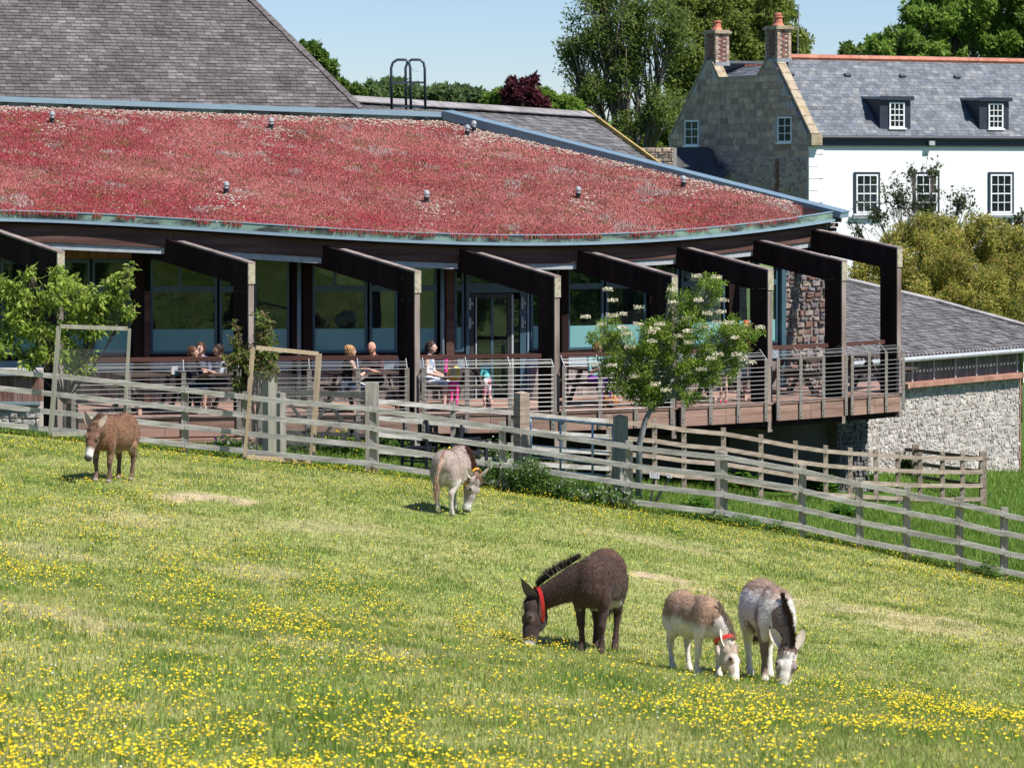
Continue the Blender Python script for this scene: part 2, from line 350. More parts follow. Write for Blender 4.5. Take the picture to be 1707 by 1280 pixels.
# ------------------------------------------------------------ terrain
_cp = []
for px, py, Y in [(0, 1280, 17), (853, 1280, 17), (1707, 1280, 17), (0, 1000, 27), (185, 803, 45), (760, 851, 46),
                  (985, 1084, 33), (1180, 1128, 31), (1290, 1138, 31),
                  (0, 724, 53), (408, 768, 52.7), (622, 790, 52.4), (1050, 853, 51.7), (1207, 871, 51.4), (1434, 917, 51), (1675, 968, 50.6),
                  (300, 742, 57), (1141, 818, 60), (1636, 846, 66), (1707, 762, 80), (1500, 775, 72), (20, 715, 58.5), (700, 770, 58)]:
    p = W(px, py, Y); _cp.append((p.x, p.y, p.z - CZ))
_cp += [(0, 0, -1.75), (-6, 0, -1.5), (6, 0, -2.0), (0, -25, 1.4), (-30, 20, -1.2), (-30, 60, -3.2), (30, 20, -6.6), (30, 55, -9.3), (-30, -20, 2.5),
        (30, -20, -1.5), (0, 110, -7.6), (25, 110, -8), (-30, 110, -5.), (60, 60, -10), (-60, 60, -1), (0, 180, -7), (60, 180, -8), (-60, 180, -4)]
_cp = np.array(_cp)
def _tps(r2): return np.where(r2 > 1e-9, .5 * r2 * np.log(np.maximum(r2, 1e-9)), 0)
_n0 = len(_cp); _D = ((_cp[:, None, :2] - _cp[None, :, :2]) ** 2).sum(-1)
_K = _tps(_D) + np.eye(_n0) * 4.0; _P = np.c_[np.ones(_n0), _cp[:, :2]]
_S = np.linalg.solve(np.block([[_K, _P], [_P.T, np.zeros((3, 3))]]), np.r_[_cp[:, 2], 0, 0, 0])
def gnd(X, Y):
    X = np.asarray(X, dtype=float); Y = np.asarray(Y, dtype=float); sh = X.shape
    x = np.clip(X.ravel(), -70, 70); y = np.clip(Y.ravel(), -60, 190)
    z = np.empty(x.shape)
    for i in range(0, len(x), 60000):
        a = x[i:i + 60000]; b = y[i:i + 60000]
        r2 = (a[:, None] - _cp[:, 0]) ** 2 + (b[:, None] - _cp[:, 1]) ** 2
        z[i:i + 60000] = _tps(r2) @ _S[:_n0] + _S[_n0] + _S[_n0 + 1] * a + _S[_n0 + 2] * b
    far = np.hypot(X.ravel() - x, Y.ravel() - y)
    z = z + CZ + np.clip(far - 100, 0, 2000) * .025
    return z.reshape(sh)
def G(X, Y): return float(gnd(np.array([X]), np.array([Y]))[0])

# smooth value noise, vectorised
_perm = np.random.default_rng(5).random((256, 256))
def vnoise(x, y, s, o=0):
    x = np.asarray(x) * s + 37.1 + o * 13.7; y = np.asarray(y) * s + 91.3 + o * 7.9
    xi = np.floor(x).astype(int); yi = np.floor(y).astype(int); fx = x - xi; fy = y - yi
    fx = fx * fx * (3 - 2 * fx); fy = fy * fy * (3 - 2 * fy)
    g = lambda a, b: _perm[a % 256, b % 256]
    return (g(xi, yi) * (1 - fx) + g(xi + 1, yi) * fx) * (1 - fy) + (g(xi, yi + 1) * (1 - fx) + g(xi + 1, yi + 1) * fx) * fy
def fbm(x, y, s, o=0): return .5 * vnoise(x, y, s, o) + .28 * vnoise(x, y, s * 2.1, o + 3) + .14 * vnoise(x, y, s * 4.3, o + 5) + .08 * vnoise(x, y, s * 9, o + 8)

# paddock fence line (also separates cropped turf from lush grass)
FENCE = [(-60, 716, 53.2), (0, 724, 53), (100, 733, 52.95), (308, 757, 52.8), (408, 768, 52.7), (622, 790, 52.4), (838, 821, 52.1), (1050, 853, 51.7),
         (1207, 871, 51.4), (1338, 895, 51.2), (1434, 917, 51), (1512, 932, 50.9), (1600, 950, 50.7), (1675, 968, 50.6), (1790, 992, 50.4)]
_fx = np.array([WX(a, c) for a, b, c in FENCE]); _fy = np.array([c for a, b, c in FENCE], dtype=float)
def fence_y(X): return np.interp(X, _fx, _fy)

def bare(X, Y):
    b = np.zeros(np.shape(X))
    for px, py, Yc, rx, ry, k in [(1135, 942, 41.5, .7, .35, 1.0), (1250, 965, 41, 1.3, .5, .4), (325, 828, 43.8, .8, .6, .7), (420, 930, 36, .7, 1.2, .3), (60, 950, 35, .7, 1.2, .3),
                                  (1450, 990, 41.0, 1.6, .6, .4), (1620, 1010, 40, 1.5, .6, .3), (60, 1090, 26, .9, 1.2, .35), (640, 1110, 27, 1.0, 1.2, .3), (200, 870, 40, 1, .9, .3), (1100, 900, 46, 1.2, .7, .3), (560, 870, 42, 1.1, .9, .25)]:
        xc = WX(px, Yc); d = ((X - xc) / rx) ** 2 + ((Y - Yc - .12 * (X - xc)) / ry) ** 2
        b = np.maximum(b, k * np.clip(1.3 - d - 3.2 * (fbm(X * 1.5, Y * .8, 1.9, 4) - .47), 0, 1))
    return b
def flowerness(X, Y):
    """buttercup density 0..1"""
    n = fbm(X * 1.4 + Y * .1, Y * .28, .5, 1); n2 = fbm(X * 1.8, Y * .6, 1.9, 2)
    d = np.clip((n - .34) * 2.8, .16, 1) * np.clip((n2 - .32) * 4., .16, 1) * np.clip(1.0 - .5 * X / (Y * .1707), .32, 1.4)
    near = np.clip((23 - Y) / 6, 0, 1); d = d * (.8 + 1.2 * near)
    u = X / (Y * .1707); d = d * ((1 - near) + near * np.clip(.6 - .75 * u, .07, 1.4)) + near * .3 * np.clip(.5 - u, 0, 1.4) * (n2 > .42)
    fy = fence_y(X); strip = np.exp(-((Y - (fy - 2.6)) / 2.0) ** 2) * (fbm(X, Y, .8, 6) > .42)
    d = np.maximum(d, .9 * strip)
    d *= (1 - np.clip(bare(X, Y) * 1.6, 0, 1)); d = np.where(Y > fy, d * .12, d)
    return np.clip(d, 0, 1.5)

xs = np.unique(np.concatenate([-np.geomspace(24, 3000, 26), np.arange(-24, 24.01, .3), np.geomspace(24, 3000, 26)]))
ys = np.unique(np.concatenate([-np.geomspace(4, 1500, 22), np.arange(-4, 12, 1.0), np.arange(12, 84, .3), np.geomspace(84, 5000, 34)]))
GX, GY = np.meshgrid(xs, ys); GZ = gnd(GX, GY)
inn = np.clip((26 - np.abs(GX)) / 4, 0, 1) * np.clip((84 - GY) / 5, 0, 1)
GZ = GZ + inn * ((fbm(GX, GY, .5, 9) - .5) * .10)
nx, ny = len(xs), len(ys)
Vt = np.c_[GX.ravel(), GY.ravel(), GZ.ravel()]
ii = (np.arange(ny - 1)[:, None] * nx + np.arange(nx - 1)[None, :]).ravel()
Ft = np.c_[ii, ii + 1, ii + nx + 1, ii + nx]
lush = np.clip((GY - fence_y(GX)) * 1.2, 0, 1)
gc = np.zeros((len(Vt), 3)); nn = (.5 * fbm(GX * 1.3, GY * .45, .6, 3) + .5 * fbm(GX * 1.4, GY * .5, 1.9, 33)).ravel()
dry = np.array([.31, .30, .12]); grn = np.array([.18, .235, .055]); lsh = np.array([.055, .11, .016]); dirt = np.array([.42, .32, .22])
k = np.clip((nn - .3) * 2.5, 0, 1)[:, None]; gc = dry * k + grn * (1 - k)
lu = lush.ravel()[:, None]; gc = gc * (1 - lu) + lsh * lu
bb = np.clip(bare(GX, GY).ravel()[:, None] * 1.15, 0, 1); gc = gc * (1 - bb) + dirt * bb
M['ground'] = mat_attr('turf_soil', .95, 0, .1, .6, 14, .35, 6)
link('ground', npmesh('ground', Vt, Ft, M['ground'], smooth=True, vcol=gc), kind='structure', label='grassy hillside paddock sloping down to the right')
def G(X, Y):
    z = float(gnd(np.array([X]), np.array([Y]))[0])
    if abs(X) < 24 and Y < 80: z += (float(fbm(np.array([X]), np.array([Y]), .5, 9)[0]) - .5) * .10
    return z
def gz(X, Y):
    return gnd(X, Y) + np.clip((26 - np.abs(X)) / 4, 0, 1) * np.clip((84 - Y) / 5, 0, 1) * (fbm(X, Y, .5, 9) - .5) * .10

# ------------------------------------------------------------ grass blades (uncountable)
def blades(name, n, ysamp, wid, hgt, colfn, label, lean=.6):
    Y = ysamp(n); half = .1707 * Y * 1.22 + .6
    X = NR.uniform(-1, 1, n) * half
    keep = NR.random(n) > np.clip(bare(X, Y) * 1.2 - .05, 0, .93)
    X = X[keep]; Y = Y[keep]; n = len(X)
    Z = gz(X, Y) - .005
    h, ww = hgt(X, Y, n), wid(X, Y, n); a = NR.uniform(0, 2 * math.pi, n); b = NR.uniform(0, 2 * math.pi, n); ln = NR.uniform(.1, lean, n) * h
    dx = np.cos(a) * ww * .5; dy = np.sin(a) * ww * .5
    tx = np.cos(b) * ln; ty = np.sin(b) * ln
    V = np.empty((n, 3, 3)); V[:, 0] = np.c_[X - dx, Y - dy, Z]; V[:, 1] = np.c_[X + dx, Y + dy, Z]; V[:, 2] = np.c_[X + tx, Y + ty, Z + h]
    Fc = np.arange(n * 3).reshape(n, 3)
    c = colfn(X, Y, n)
    return tag(link(name, npmesh(name, V.reshape(-1, 3), Fc, M['grassb'], col=c)), label, 'grass', None, 'stuff')
def ysf(y0, y1, p):
    def f(n):
        u = NR.random(n); return (y0 ** p + u * (y1 ** p - y0 ** p)) ** (1 / p)
    return f
def gcol(X, Y, n):
    nn = .5 * fbm(X * 1.3, Y * .45, .6, 3) + .5 * fbm(X * 1.4, Y * .5, 1.9, 33); k = np.clip((nn - .36) * 2.6 + NR.normal(.1, .28, n), 0, 1)[:, None]
    g1 = np.array([.225, .30, .055]); g2 = np.array([.43, .44, .135]); st = np.array([.62, .54, .31]); dk = np.array([.11, .18, .03])
    c = g1 * (1 - k) + g2 * k
    r = NR.random(n)[:, None]; c = np.where(r > .88, st, c); c = np.where(r < .10, dk, c)
    br = np.clip(bare(X, Y)[:, None] * 1.6, 0, .8); c = c * (1 - br) + st * br
    tus = np.clip((fbm(X, Y, 1.6, 7) - .6) * 6, 0, 1)[:, None] * .6; c = c * (1 - tus) + np.array([.10, .2, .03]) * tus
    return c * NR.uniform(.75, 1.25, (n, 1))
def lcol(X, Y, n):
    k = np.clip(NR.normal(.45, .3, n), 0, 1)[:, None]; c = np.array([.12, .22, .025]) * (1 - k) + np.array([.25, .35, .07]) * k
    return c * NR.uniform(.7, 1.3, (n, 1))
def ysamp_field(n):
    Y = ysf(14.5, 52.5, .75)(n); return Y
def hg(X, Y, n):
    t = np.clip((fbm(X, Y, 1.6, 7) - .55) * 5, 0, 1); return NR.uniform(.018, .046, n) * (1 + .9 * t)
blades('meadow_grass', 620000, ysamp_field, lambda X, Y, n: .0028 + .00030 * Y * NR.uniform(.6, 1.2, n), hg, gcol, 'short cropped meadow grass covering the sloping paddock')
blades('grass_tuft', 90000, ysamp_field, lambda X, Y, n: np.where(fbm(X, Y, 2.3, 70) > .63, .006 + .0002 * Y, .0001), lambda X, Y, n: NR.uniform(.05, .13, n), lambda X, Y, n: np.array([.17, .26, .045]) * NR.uniform(.6, 1.7, (n, 1)), 'longer darker grass tufts in the paddock')
def ys_l(n):
    return NR.uniform(50, 84, n)
def lush_make():
    n = 230000; Y = 50 + 34 * NR.random(n) ** 1.5; half = .1707 * Y * 1.2 + .6; X = NR.uniform(-1, 1, n) * half
    deckx = (Y > 60.0 + .02 * (X + 9)) & (X < 8.5) & ~((X > 2) & (Y < 62))
    k = (Y > fence_y(X)) & ~deckx; X = X[k]; Y = Y[k]; n = len(X)
    Z = gz(X, Y) - .005; h = NR.uniform(.06, .17, n) * (1 - .35 * (X < 0)); ww = NR.uniform(.012, .026, n); a = NR.uniform(0, 6.28, n); b = NR.uniform(0, 6.28, n); ln = h * NR.uniform(.1, .7, n)
    V = np.empty((n, 3, 3)); dx = np.cos(a) * ww / 2; dy = np.sin(a) * ww / 2
    V[:, 0] = np.c_[X - dx, Y - dy, Z]; V[:, 1] = np.c_[X + dx, Y + dy, Z]; V[:, 2] = np.c_[X + np.cos(b) * ln, Y + np.sin(b) * ln, Z + h]
    tag(link('lush_grass', npmesh('lush_grass', V.reshape(-1, 3), np.arange(n * 3).reshape(n, 3), M['grassb'], col=lcol(X, Y, n))), 'lush green grass growing behind the paddock fence', 'grass', None, 'stuff')
lush_make()

# ------------------------------------------------------------ buttercups and daisies
def flowers(name, n, dens, r0, r1, cols, label, cat, y0=14.3, y1=57, p=.6, hmin=.05, hmax=.13, white=False):
    Y = ysf(y0, y1, p)(n); X = NR.uniform(-1, 1, n) * (.1707 * Y * 1.2 + .5)
    k = NR.random(n) < dens(X, Y); X = X[k]; Y = Y[k]; n = len(X); Z = gz(X, Y)
    h = NR.uniform(hmin, hmax, n); r = NR.uniform(r0, r1, n); tx = NR.normal(0, .28, n); ty = NR.normal(-.15, .28, n)
    # six rim vertices and a sunk centre, plus a thin stem triangle
    V = np.empty((n, 10, 3)); c = np.c_[X, Y, Z + h]
    nrm = np.c_[tx, ty, np.ones(n)]; nrm /= np.linalg.norm(nrm, axis=1)[:, None]
    e1 = np.cross(nrm, [0, 1, 0]); e1 /= np.linalg.norm(e1, axis=1)[:, None]; e2 = np.cross(nrm, e1)
    V[:, 0] = c - nrm * (r * .45)[:, None]
    ph = NR.uniform(0, 6.28, n)
    for j in range(6):
        a = ph + j * math.pi / 3; rr = r * NR.uniform(.8, 1.1, n)
        V[:, 1 + j] = c + e1 * (rr * np.cos(a))[:, None] + e2 * (rr * np.sin(a))[:, None]
    V[:, 7] = c; V[:, 8] = np.c_[X - .002, Y, Z]; V[:, 9] = np.c_[X + .002, Y, Z]
    base = (np.arange(n) * 10)[:, None]
    fs = np.array([[0, 1 + j, 1 + (j + 1) % 6] for j in range(6)] + [[7, 8, 9]])
    Fc = (base[:, :, None] + fs[None]).reshape(-1, 3)
    cc = np.empty((n, 7, 3)); pick = NR.integers(0, len(cols), n); cc[:, :6] = np.array(cols)[pick][:, None] * NR.uniform(.85, 1.1, (n, 1, 1)); cc[:, 6] = (.1, .18, .03)
    tag(link(name, npmesh(name, V.reshape(-1, 3), Fc, M['petal'], col=cc.reshape(-1, 3))), label, cat, None, 'stuff')
flowers('buttercup', 130000, flowerness, .007, .0125, [(.86, .66, .012), (.88, .72, .02), (.84, .56, .01)], 'yellow buttercups scattered through the paddock grass', 'buttercups')
flowers('daisy', 5200, lambda X, Y: np.clip((fbm(X, Y, .5, 12) - .5) * 3, 0, 1) * .8 + (Y > fence_y(X)) * (X > 4) * .6, .006, .011, [(.8, .8, .76)], 'tiny white daisies dotted through the grass', 'daisies', y1=70, hmin=.02, hmax=.06)

# ------------------------------------------------------------ piece laying
def unit_pieces(kind):
    """shared unit meshes, x width, z height, y depth (front at -y)"""
    out = []; rr = random.Random(3)
    for q in range(5):
        b = MB()
        if kind == 'stone':
            j = lambda a=.07: rr.uniform(-a, a)
            back = [(-.5, .5, -.5), (.5, .5, -.5), (.5, .5, .5), (-.5, .5, .5)]
            mid = [(-.5 + abs(j()), -.1, -.5 + abs(j())), (.5 - abs(j()), -.1, -.5 + abs(j())), (.5 - abs(j(.12)), -.1, .5 - abs(j())), (-.5 + abs(j(.12)), -.1, .5 - abs(j()))]
            fr = [(-.36 + j(), -.5 + j(.1), -.34 + j()), (.36 + j(), -.5 + j(.1), -.34 + j()), (.34 + j(), -.5 + j(.1), .34 + j()), (-.34 + j(), -.5 + j(.1), .34 + j())]
            b.add(back + mid + fr, [(8, 9, 10, 11)] + [(4 + i, 4 + (i + 1) % 4, 8 + (i + 1) % 4, 8 + i) for i in range(4)] + [(i, (i + 1) % 4, 4 + (i + 1) % 4, 4 + i) for i in range(4)])
        elif kind == 'block':
            fr = .46; b.add([(-.5, .5, -.5), (.5, .5, -.5), (.5, .5, .5), (-.5, .5, .5), (-.5, -.35, -.5), (.5, -.35, -.5), (.5, -.35, .5), (-.5, -.35, .5),
                             (-fr, -.5, -fr), (fr, -.5, -fr), (fr, -.5, fr), (-fr, -.5, fr)],
                            [(8, 9, 10, 11)] + [(4 + i, 4 + (i + 1) % 4, 8 + (i + 1) % 4, 8 + i) for i in range(4)] + [(i, (i + 1) % 4, 4 + (i + 1) % 4, 4 + i) for i in range(4)])
        else:      # slate: thin wedge, thick at the lower edge
            w0 = rr.uniform(-.03, .03)
            b.add([(-.49, 0.0, .5), (.49, 0.0, .5), (.49, .25, .5), (-.49, .25, .5), (-.49, -.5, -.5 + w0), (.49, -.5, -.5), (.49, .25, -.5), (-.49, .25, -.5 + w0)],
                  [(0, 1, 5, 4)[::-1], (4, 5, 6, 7), (0, 4, 7, 3), (1, 2, 6, 5)])
        out.append((np.array(b.v), b.f))
    return out
_UP = {k: unit_pieces(k) for k in ('stone', 'block', 'slate')}
_UM = {}
def lay(pieces, O, r, s, n, kind, m, parent, name, maxp=300, key=None, stuff_name=None):
    """pieces: (x, z, w, h, depth, proud) in the plane frame O + x*r + z*s, n outward"""
    O = Vector(O); r = Vector(r).normalized(); s = Vector(s).normalized(); n = Vector(n).normalized()
    rl = root_loc(parent); pcs = sorted(pieces, key=key) if key else pieces
    rr = random.Random(len(pcs)); V = []; Fs = []; base = 0
    rot = Matrix((r, -n, s)).transposed()
    def onscreen(p):
        c = O + r * p[0] + s * p[1]; x = PXof(c.x, c.y); y = 290 - (c.z - CZ) / c.y * F
        return -20 < x < 1727 and -20 < y < 1300
    cnt = 0
    for p in pcs:
        x, z, w_, h, d, pr = p[:6]; q = rr.randrange(5)
        c = O + r * x + s * z + n * (pr - d * .5)
        if cnt < maxp and onscreen(p):
            k = (kind, q, m.name)
            if k not in _UM: _UM[k] = npmesh(name, _UP[kind][q][0], _UP[kind][q][1], m)
            o = bpy.data.objects.new(name, _UM[k]); COL.objects.link(o); o.parent = parent
            o.matrix_local = Matrix.Translation(c - rl) @ rot.to_4x4() @ Matrix.Diagonal((w_, d, h, 1)); cnt += 1
        else:
            v, f = _UP[kind][q]
            v = v * np.array([w_, d, h]); wv = v @ np.array(rot.transposed()) + np.array(c - rl)
            V.append(wv); Fs.extend([[base + i for i in ff] for ff in f]); base += len(v)
    if V:
        tag(link(stuff_name or name, npmesh(name, np.concatenate(V), Fs, m), parent), kind='stuff')
def rubble_pieces(x0, x1, z0, z1, hs=(.09, .2), ws=(.12, .34), d=.12, proud=(.0, .05), gap=.015, inside=None, seed=1):
    rr = random.Random(seed); out = []; z = z0
    while z < z1 - .02:
        h = min(rr.uniform(*hs), z1 - z); x = x0 + rr.uniform(-.1, 0)
        while x < x1:
            w_ = rr.uniform(*ws); a = max(x, x0); b = min(x + w_, x1)
            if b - a > .04:
                if rr.random() < .25 and h > .13 :
                    hh = h * rr.uniform(.4, .6)
                    for zz, h2 in ((z, hh), (z + hh, h - hh)):
                        if not inside or inside((a + b) / 2, zz + h2 / 2): out.append(((a + b) / 2, zz + h2 / 2, b - a - gap, h2 - gap, d, .02 + rr.uniform(*proud)))
                elif not inside or inside((a + b) / 2, z + h / 2):
                    out.append(((a + b) / 2, z + h / 2, b - a - gap, h - gap, d, .02 + rr.uniform(*proud)))
            x += w_
        z += h
    return out
def course_pieces(x0, x1, z0, z1, h, w_, d=.03, proud=.012, jit=.15, inside=None, seed=1, gap=.008, stagger=True, pj=.004):
    rr = random.Random(seed); out = []; z = z0; k = 0
    while z < z1:
        x = x0 - (w_ / 2 if k % 2 and stagger else 0) - rr.uniform(0, w_ * jit)
        while x < x1:
            ww = w_ * rr.uniform(1 - jit, 1 + jit); a, b = max(x, x0), min(x + ww, x1)
            if b - a > .25 * w_ and (not inside or inside((a + b) / 2, z + h / 2)):
                out.append(((a + b) / 2, z + h / 2, b - a - gap, h - gap, d, proud + rr.uniform(-pj, pj)))
            x += ww
        z += h; k += 1
    return out

# ------------------------------------------------------------ cafe pavilion curves
ZD = CZ - 4.7                       # deck surface
PA, PB, PC = -16.78964377, -0.10987536, 0.2496219      # sedum roof plane (relative to the camera height)
_pe = [2.59247036, 4.19798482, 3.90687726, 61.57711053]
_pd = [2.71377671, 3.42840796, 2.66486504, 58.97469385]
_pf = [2.72918474, 4.17316327, 3.1678979, 62.71948544]
def eaveY(px): return float(np.polyval(_pe, (max(px, -120) - 850) / 850)) + (0 if px > -120 else 0)
def deckY(px): return float(np.polyval(_pd, (px - 850) / 850))
def facY(px): return float(np.polyval(_pf, (max(px, -20) - 850) / 850))
def roofz(X, Y): return CZ + PA + PB * X + PC * Y
def plane_pt(px, py):
    y = PA / ((290 - py) / F - PB * (px - 853.5) / F - PC); return Vector(((px - 853.5) * y / F, y, CZ + (290 - py) * y / F))
def eave_pt(px): Y = eaveY(px); X = WX(px, Y); return Vector((X, Y, roofz(X, Y)))
def deck_pt(px, z=ZD): Y = deckY(px); return Vector((WX(px, Y), Y, z))
def fac_pt(px, z=ZD): Y = facY(px); return Vector((WX(px, Y), Y, z))
def top_pt(px):
    return plane_pt(px, 189 + 25 * px / 740) if px < 740 else plane_pt(px, 214 + (px - 740) * 150 / 650)

cafe = thing('cafe_pavilion', (0, 62, ZD), 'curved cafe building with red sedum roof and dark timber portal frames', 'building')
U = Vector((math.cos(math.radians(24)), math.sin(math.radians(24)), 0))

# --- roof body and sedum
ZS = .16   # sedum surface above the drip edge plane
cols_px = list(np.linspace(-150, 1385, 90)); rows = 14
P = []; 
for px in cols_px:
    e = eave_pt(px); t = top_pt(px)
    for j in range(rows): P.append(e.lerp(t, j / (rows - 1)) + Vector((0, 0, ZS * min(1, max(.3, (1400 - px) / 90)))))
P = np.array(P) - np.array(root_loc(cafe)); nC = len(cols_px)
M['green_felt'] = mat('mossy_green_felt', [(.07, .11, .08), (.13, .2, .15)], 3, .85, .3, stain=((.05, .06, .04), .6), stain_scale=3)
I = (np.arange(nC - 1)[:, None] * rows + np.arange(rows - 1)[None]).ravel()
M['sedum_bed'] = mat('sedum_bed', [(.2, .05, .05), (.3, .09, .08), (.2, .15, .07), (.4, .3, .26)], 3, .95, .8, 20, contrast=(.3, .75))
link('sedum_bed', npmesh('sedum_bed', P, np.c_[I, I + rows, I + rows + 1, I + 1], [M['sedum_bed'], M['green_felt']], midx=(np.array(cols_px)[I // rows] > 1326).astype(int), smooth=True), cafe)
# underside slab
P2 = []
for px in cols_px:
    e = eave_pt(px); t = top_pt(px)
    for q in (e, t): P2.append(q + Vector((0, 0, ZS - .03))); P2.append(q - Vector((0, 0, .10)))
P2 = np.array(P2) - np.array(root_loc(cafe)); f2 = []
for i in range(nC - 1):
    a = i * 4; b = a + 4; f2 += [[a, b, b + 2, a + 2], [a + 1, a + 3, b + 3, b + 1], [a, a + 1, b + 1, b], [a + 2, b + 2, b + 3, a + 3]]
f2 += [[0, 2, 3, 1], [(nC - 1) * 4, (nC - 1) * 4 + 1, (nC - 1) * 4 + 3, (nC - 1) * 4 + 2]]
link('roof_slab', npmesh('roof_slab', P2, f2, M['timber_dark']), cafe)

# sedum tufts: uncountable
def sedum_make():
    n = 300000; pxs = NR.uniform(-60, 1338, n); t = NR.random(n)
    lut = np.array([[*(eave_pt(p)), *(top_pt(p))] for p in np.linspace(-60, 1380, 200)]); q = (pxs + 60) / 1440 * 199; i0 = np.clip(q.astype(int), 0, 198); fr = (q - i0)[:, None]
    L_ = lut[i0] * (1 - fr) + lut[i0 + 1] * fr; wid = L_[:, 3:] - L_[:, :3]
    lenm = np.linalg.norm(wid, axis=1); keep = NR.random(n) < (lenm / lenm.max()) * 1.0 + .05
    P = L_[:, :3] + wid * (t[:, None] * .985 + .004); P[:, 2] += ZS * np.clip((1400 - pxs) / 90, .3, 1); P = P[keep]; n = len(P); t = t[keep]; lenm = lenm[keep]
    h = NR.uniform(.015, .05, n) * (.6 + .9 * fbm(P[:, 0], P[:, 1], 1.3, 60)); r = NR.uniform(.016, .036, n); a = NR.uniform(0, 6.28, n)
    X, Y = P[:, 0], P[:, 1]
    k1 = fbm(X, Y, .55, 21); k2 = fbm(X * .5, Y * 1.6, 1.5, 22); k3 = fbm(X, Y, 3.0, 23)
    base = np.array([.33, .055, .068]) * (1 - np.clip((k1 - .3) * 2.5, 0, 1))[:, None] + np.array([.43, .15, .14]) * np.clip((k1 - .3) * 2.5, 0, 1)[:, None]
    rnd = NR.random(n)
    c = base * NR.uniform(.6, 1.35, (n, 1))
    pale = (rnd < .04 + .34 * np.clip((k2 - .56) * 4, 0, 1)); c = np.where(pale[:, None], np.array([.46, .28, .26]) * NR.uniform(.7, 1.2, (n, 1)), c)
    grn = (rnd > .95 - .5 * np.clip((k3 - .58) * 6, 0, 1)); c = np.where(grn[:, None], np.array([.22, .13, .05]) * NR.uniform(.6, 1.2, (n, 1)), c)
    dkp = np.clip((fbm(X * .6, Y * 1.4, 1.0, 61) - .5) * 4, 0, 1)[:, None] * .35; c = c * (1 - dkp) + np.array([.17, .05, .04]) * dkp
    stn = (fbm(X, Y, 1.1, 24) > .72) & (rnd > .4) & (rnd < .8); c = np.where(stn[:, None], np.array([.38, .33, .3]) * NR.uniform(.7, 1.2, (n, 1)), c)
    # margin along verge/top: more gravel, fewer plants
    dm = (1 - t) * lenm; kp = (dm > .5) | (NR.random(n) < .45); P, h, r, a, c, n0 = P[kp], h[kp], r[kp], a[kp], c[kp], kp.sum(); n = int(n0)
    lx = NR.normal(0, .5, n) * r; ly = NR.normal(0, .5, n) * r
    V = np.empty((n, 4, 3)); up = np.c_[lx, ly, h]
    for j, s_ in enumerate(((1, 0), (-.5, .87), (-.5, -.87))):
        ca, sa = np.cos(a), np.sin(a); V[:, j] = P + np.c_[(ca * s_[0] - sa * s_[1]) * r, (sa * s_[0] + ca * s_[1]) * r, -h * .3]
    V[:, 3] = P + up
    fs = np.array([[0, 1, 3], [1, 2, 3], [2, 0, 3]]); Fc = ((np.arange(n) * 4)[:, None, None] + fs[None]).reshape(-1, 3)
    V -= np.array(root_loc(cafe))
    tag(link('sedum_planting', npmesh('sedum_planting', V.reshape(-1, 3), Fc, M['sedum'], col=np.repeat(c, 3, axis=0)), cafe), kind='stuff')
sedum_make()
# trailing sedum over the edge
def trail():
    V = []; c = []; n = 2600
    for i in range(n):
        px = R.uniform(-40, 1330)
        if vnoise(np.array([px]), np.array([0.]), .04, 2)[0] < .35: continue
        e = eave_pt(px) + Vector((0, 0, ZS + .02)); w_ = R.uniform(.008, .02); l = R.uniform(.02, .13) * (1.5 if R.random() < .1 else 1)
        o = Vector((R.uniform(-.02, .02), -.045, 0)); V += [e + o + Vector((-w_, .04, 0)), e + o + Vector((w_, .04, 0)), e + o + Vector((R.uniform(-.02, .02), -.02, -l))]
        c.append([(.4, .04, .06), (.25, .03, .04), (.2, .12, .04)][R.randrange(3)])
    V = np.array(V) - np.array(root_loc(cafe)); m = len(V) // 3
    tag(link('trailing_sedum', npmesh('trailing_sedum', V, np.arange(m * 3).reshape(m, 3), M['sedum'], col=np.array(c)), cafe), kind='stuff')
trail()
# roof gravel
def pebbles(pts, parent, name, r=(.02, .05), m='pebble', **kw):
    V = []; Fs = []; 
    oc = np.array([(1, 0, 0), (0, 1, 0), (-1, 0, 0), (0, -1, 0), (0, 0, .7), (0, 0, -.7)]); of = np.array([(0, 1, 4), (1, 2, 4), (2, 3, 4), (3, 0, 4), (1, 0, 5), (2, 1, 5), (3, 2, 5), (0, 3, 5)])
    for i, p in enumerate(pts):
        a = R.uniform(0, 6.28); s_ = R.uniform(*r); ca, sa = math.cos(a), math.sin(a)
        v = oc * np.array([s_ * R.uniform(.7, 1.3), s_ * R.uniform(.6, 1), s_ * R.uniform(.6, 1)]); v = np.c_[v[:, 0] * ca - v[:, 1] * sa, v[:, 0] * sa + v[:, 1] * ca, v[:, 2]]
        V.append(v + np.array(p)); Fs.append(of + i * 6)
    return tag(link(name, npmesh(name, np.concatenate(V) - np.array(root_loc(parent)), np.concatenate(Fs), M[m]), parent), kind='stuff', **kw)
pts = []
for i in range(3600):
    px = R.uniform(-40, 1322); e = eave_pt(px); t = top_pt(px); L_ = (t - e).length; d = abs(R.gauss(0, .32)) + .06
    pts.append(e.lerp(t, max(.02, 1 - d / L_)) + Vector((0, 0, ZS + R.uniform(0, .03))))
vents_px = [(87, 212), (452, 222), (779, 233), (790, 226), (377, 331), (711, 345), (964, 338), (1139, 319)]
for vx, vy in vents_px:
    p = plane_pt(vx, vy + 10)
    for i in range(130): pts.append(Vector((p.x + R.gauss(.12, .22), p.y - .2 + R.gauss(0, .5), 0)))
pts = [Vector((p.x, p.y, roofz(p.x, p.y) + ZS + R.uniform(.0, .03))) for p in pts]
pebbles(pts, cafe, 'roof_gravel')
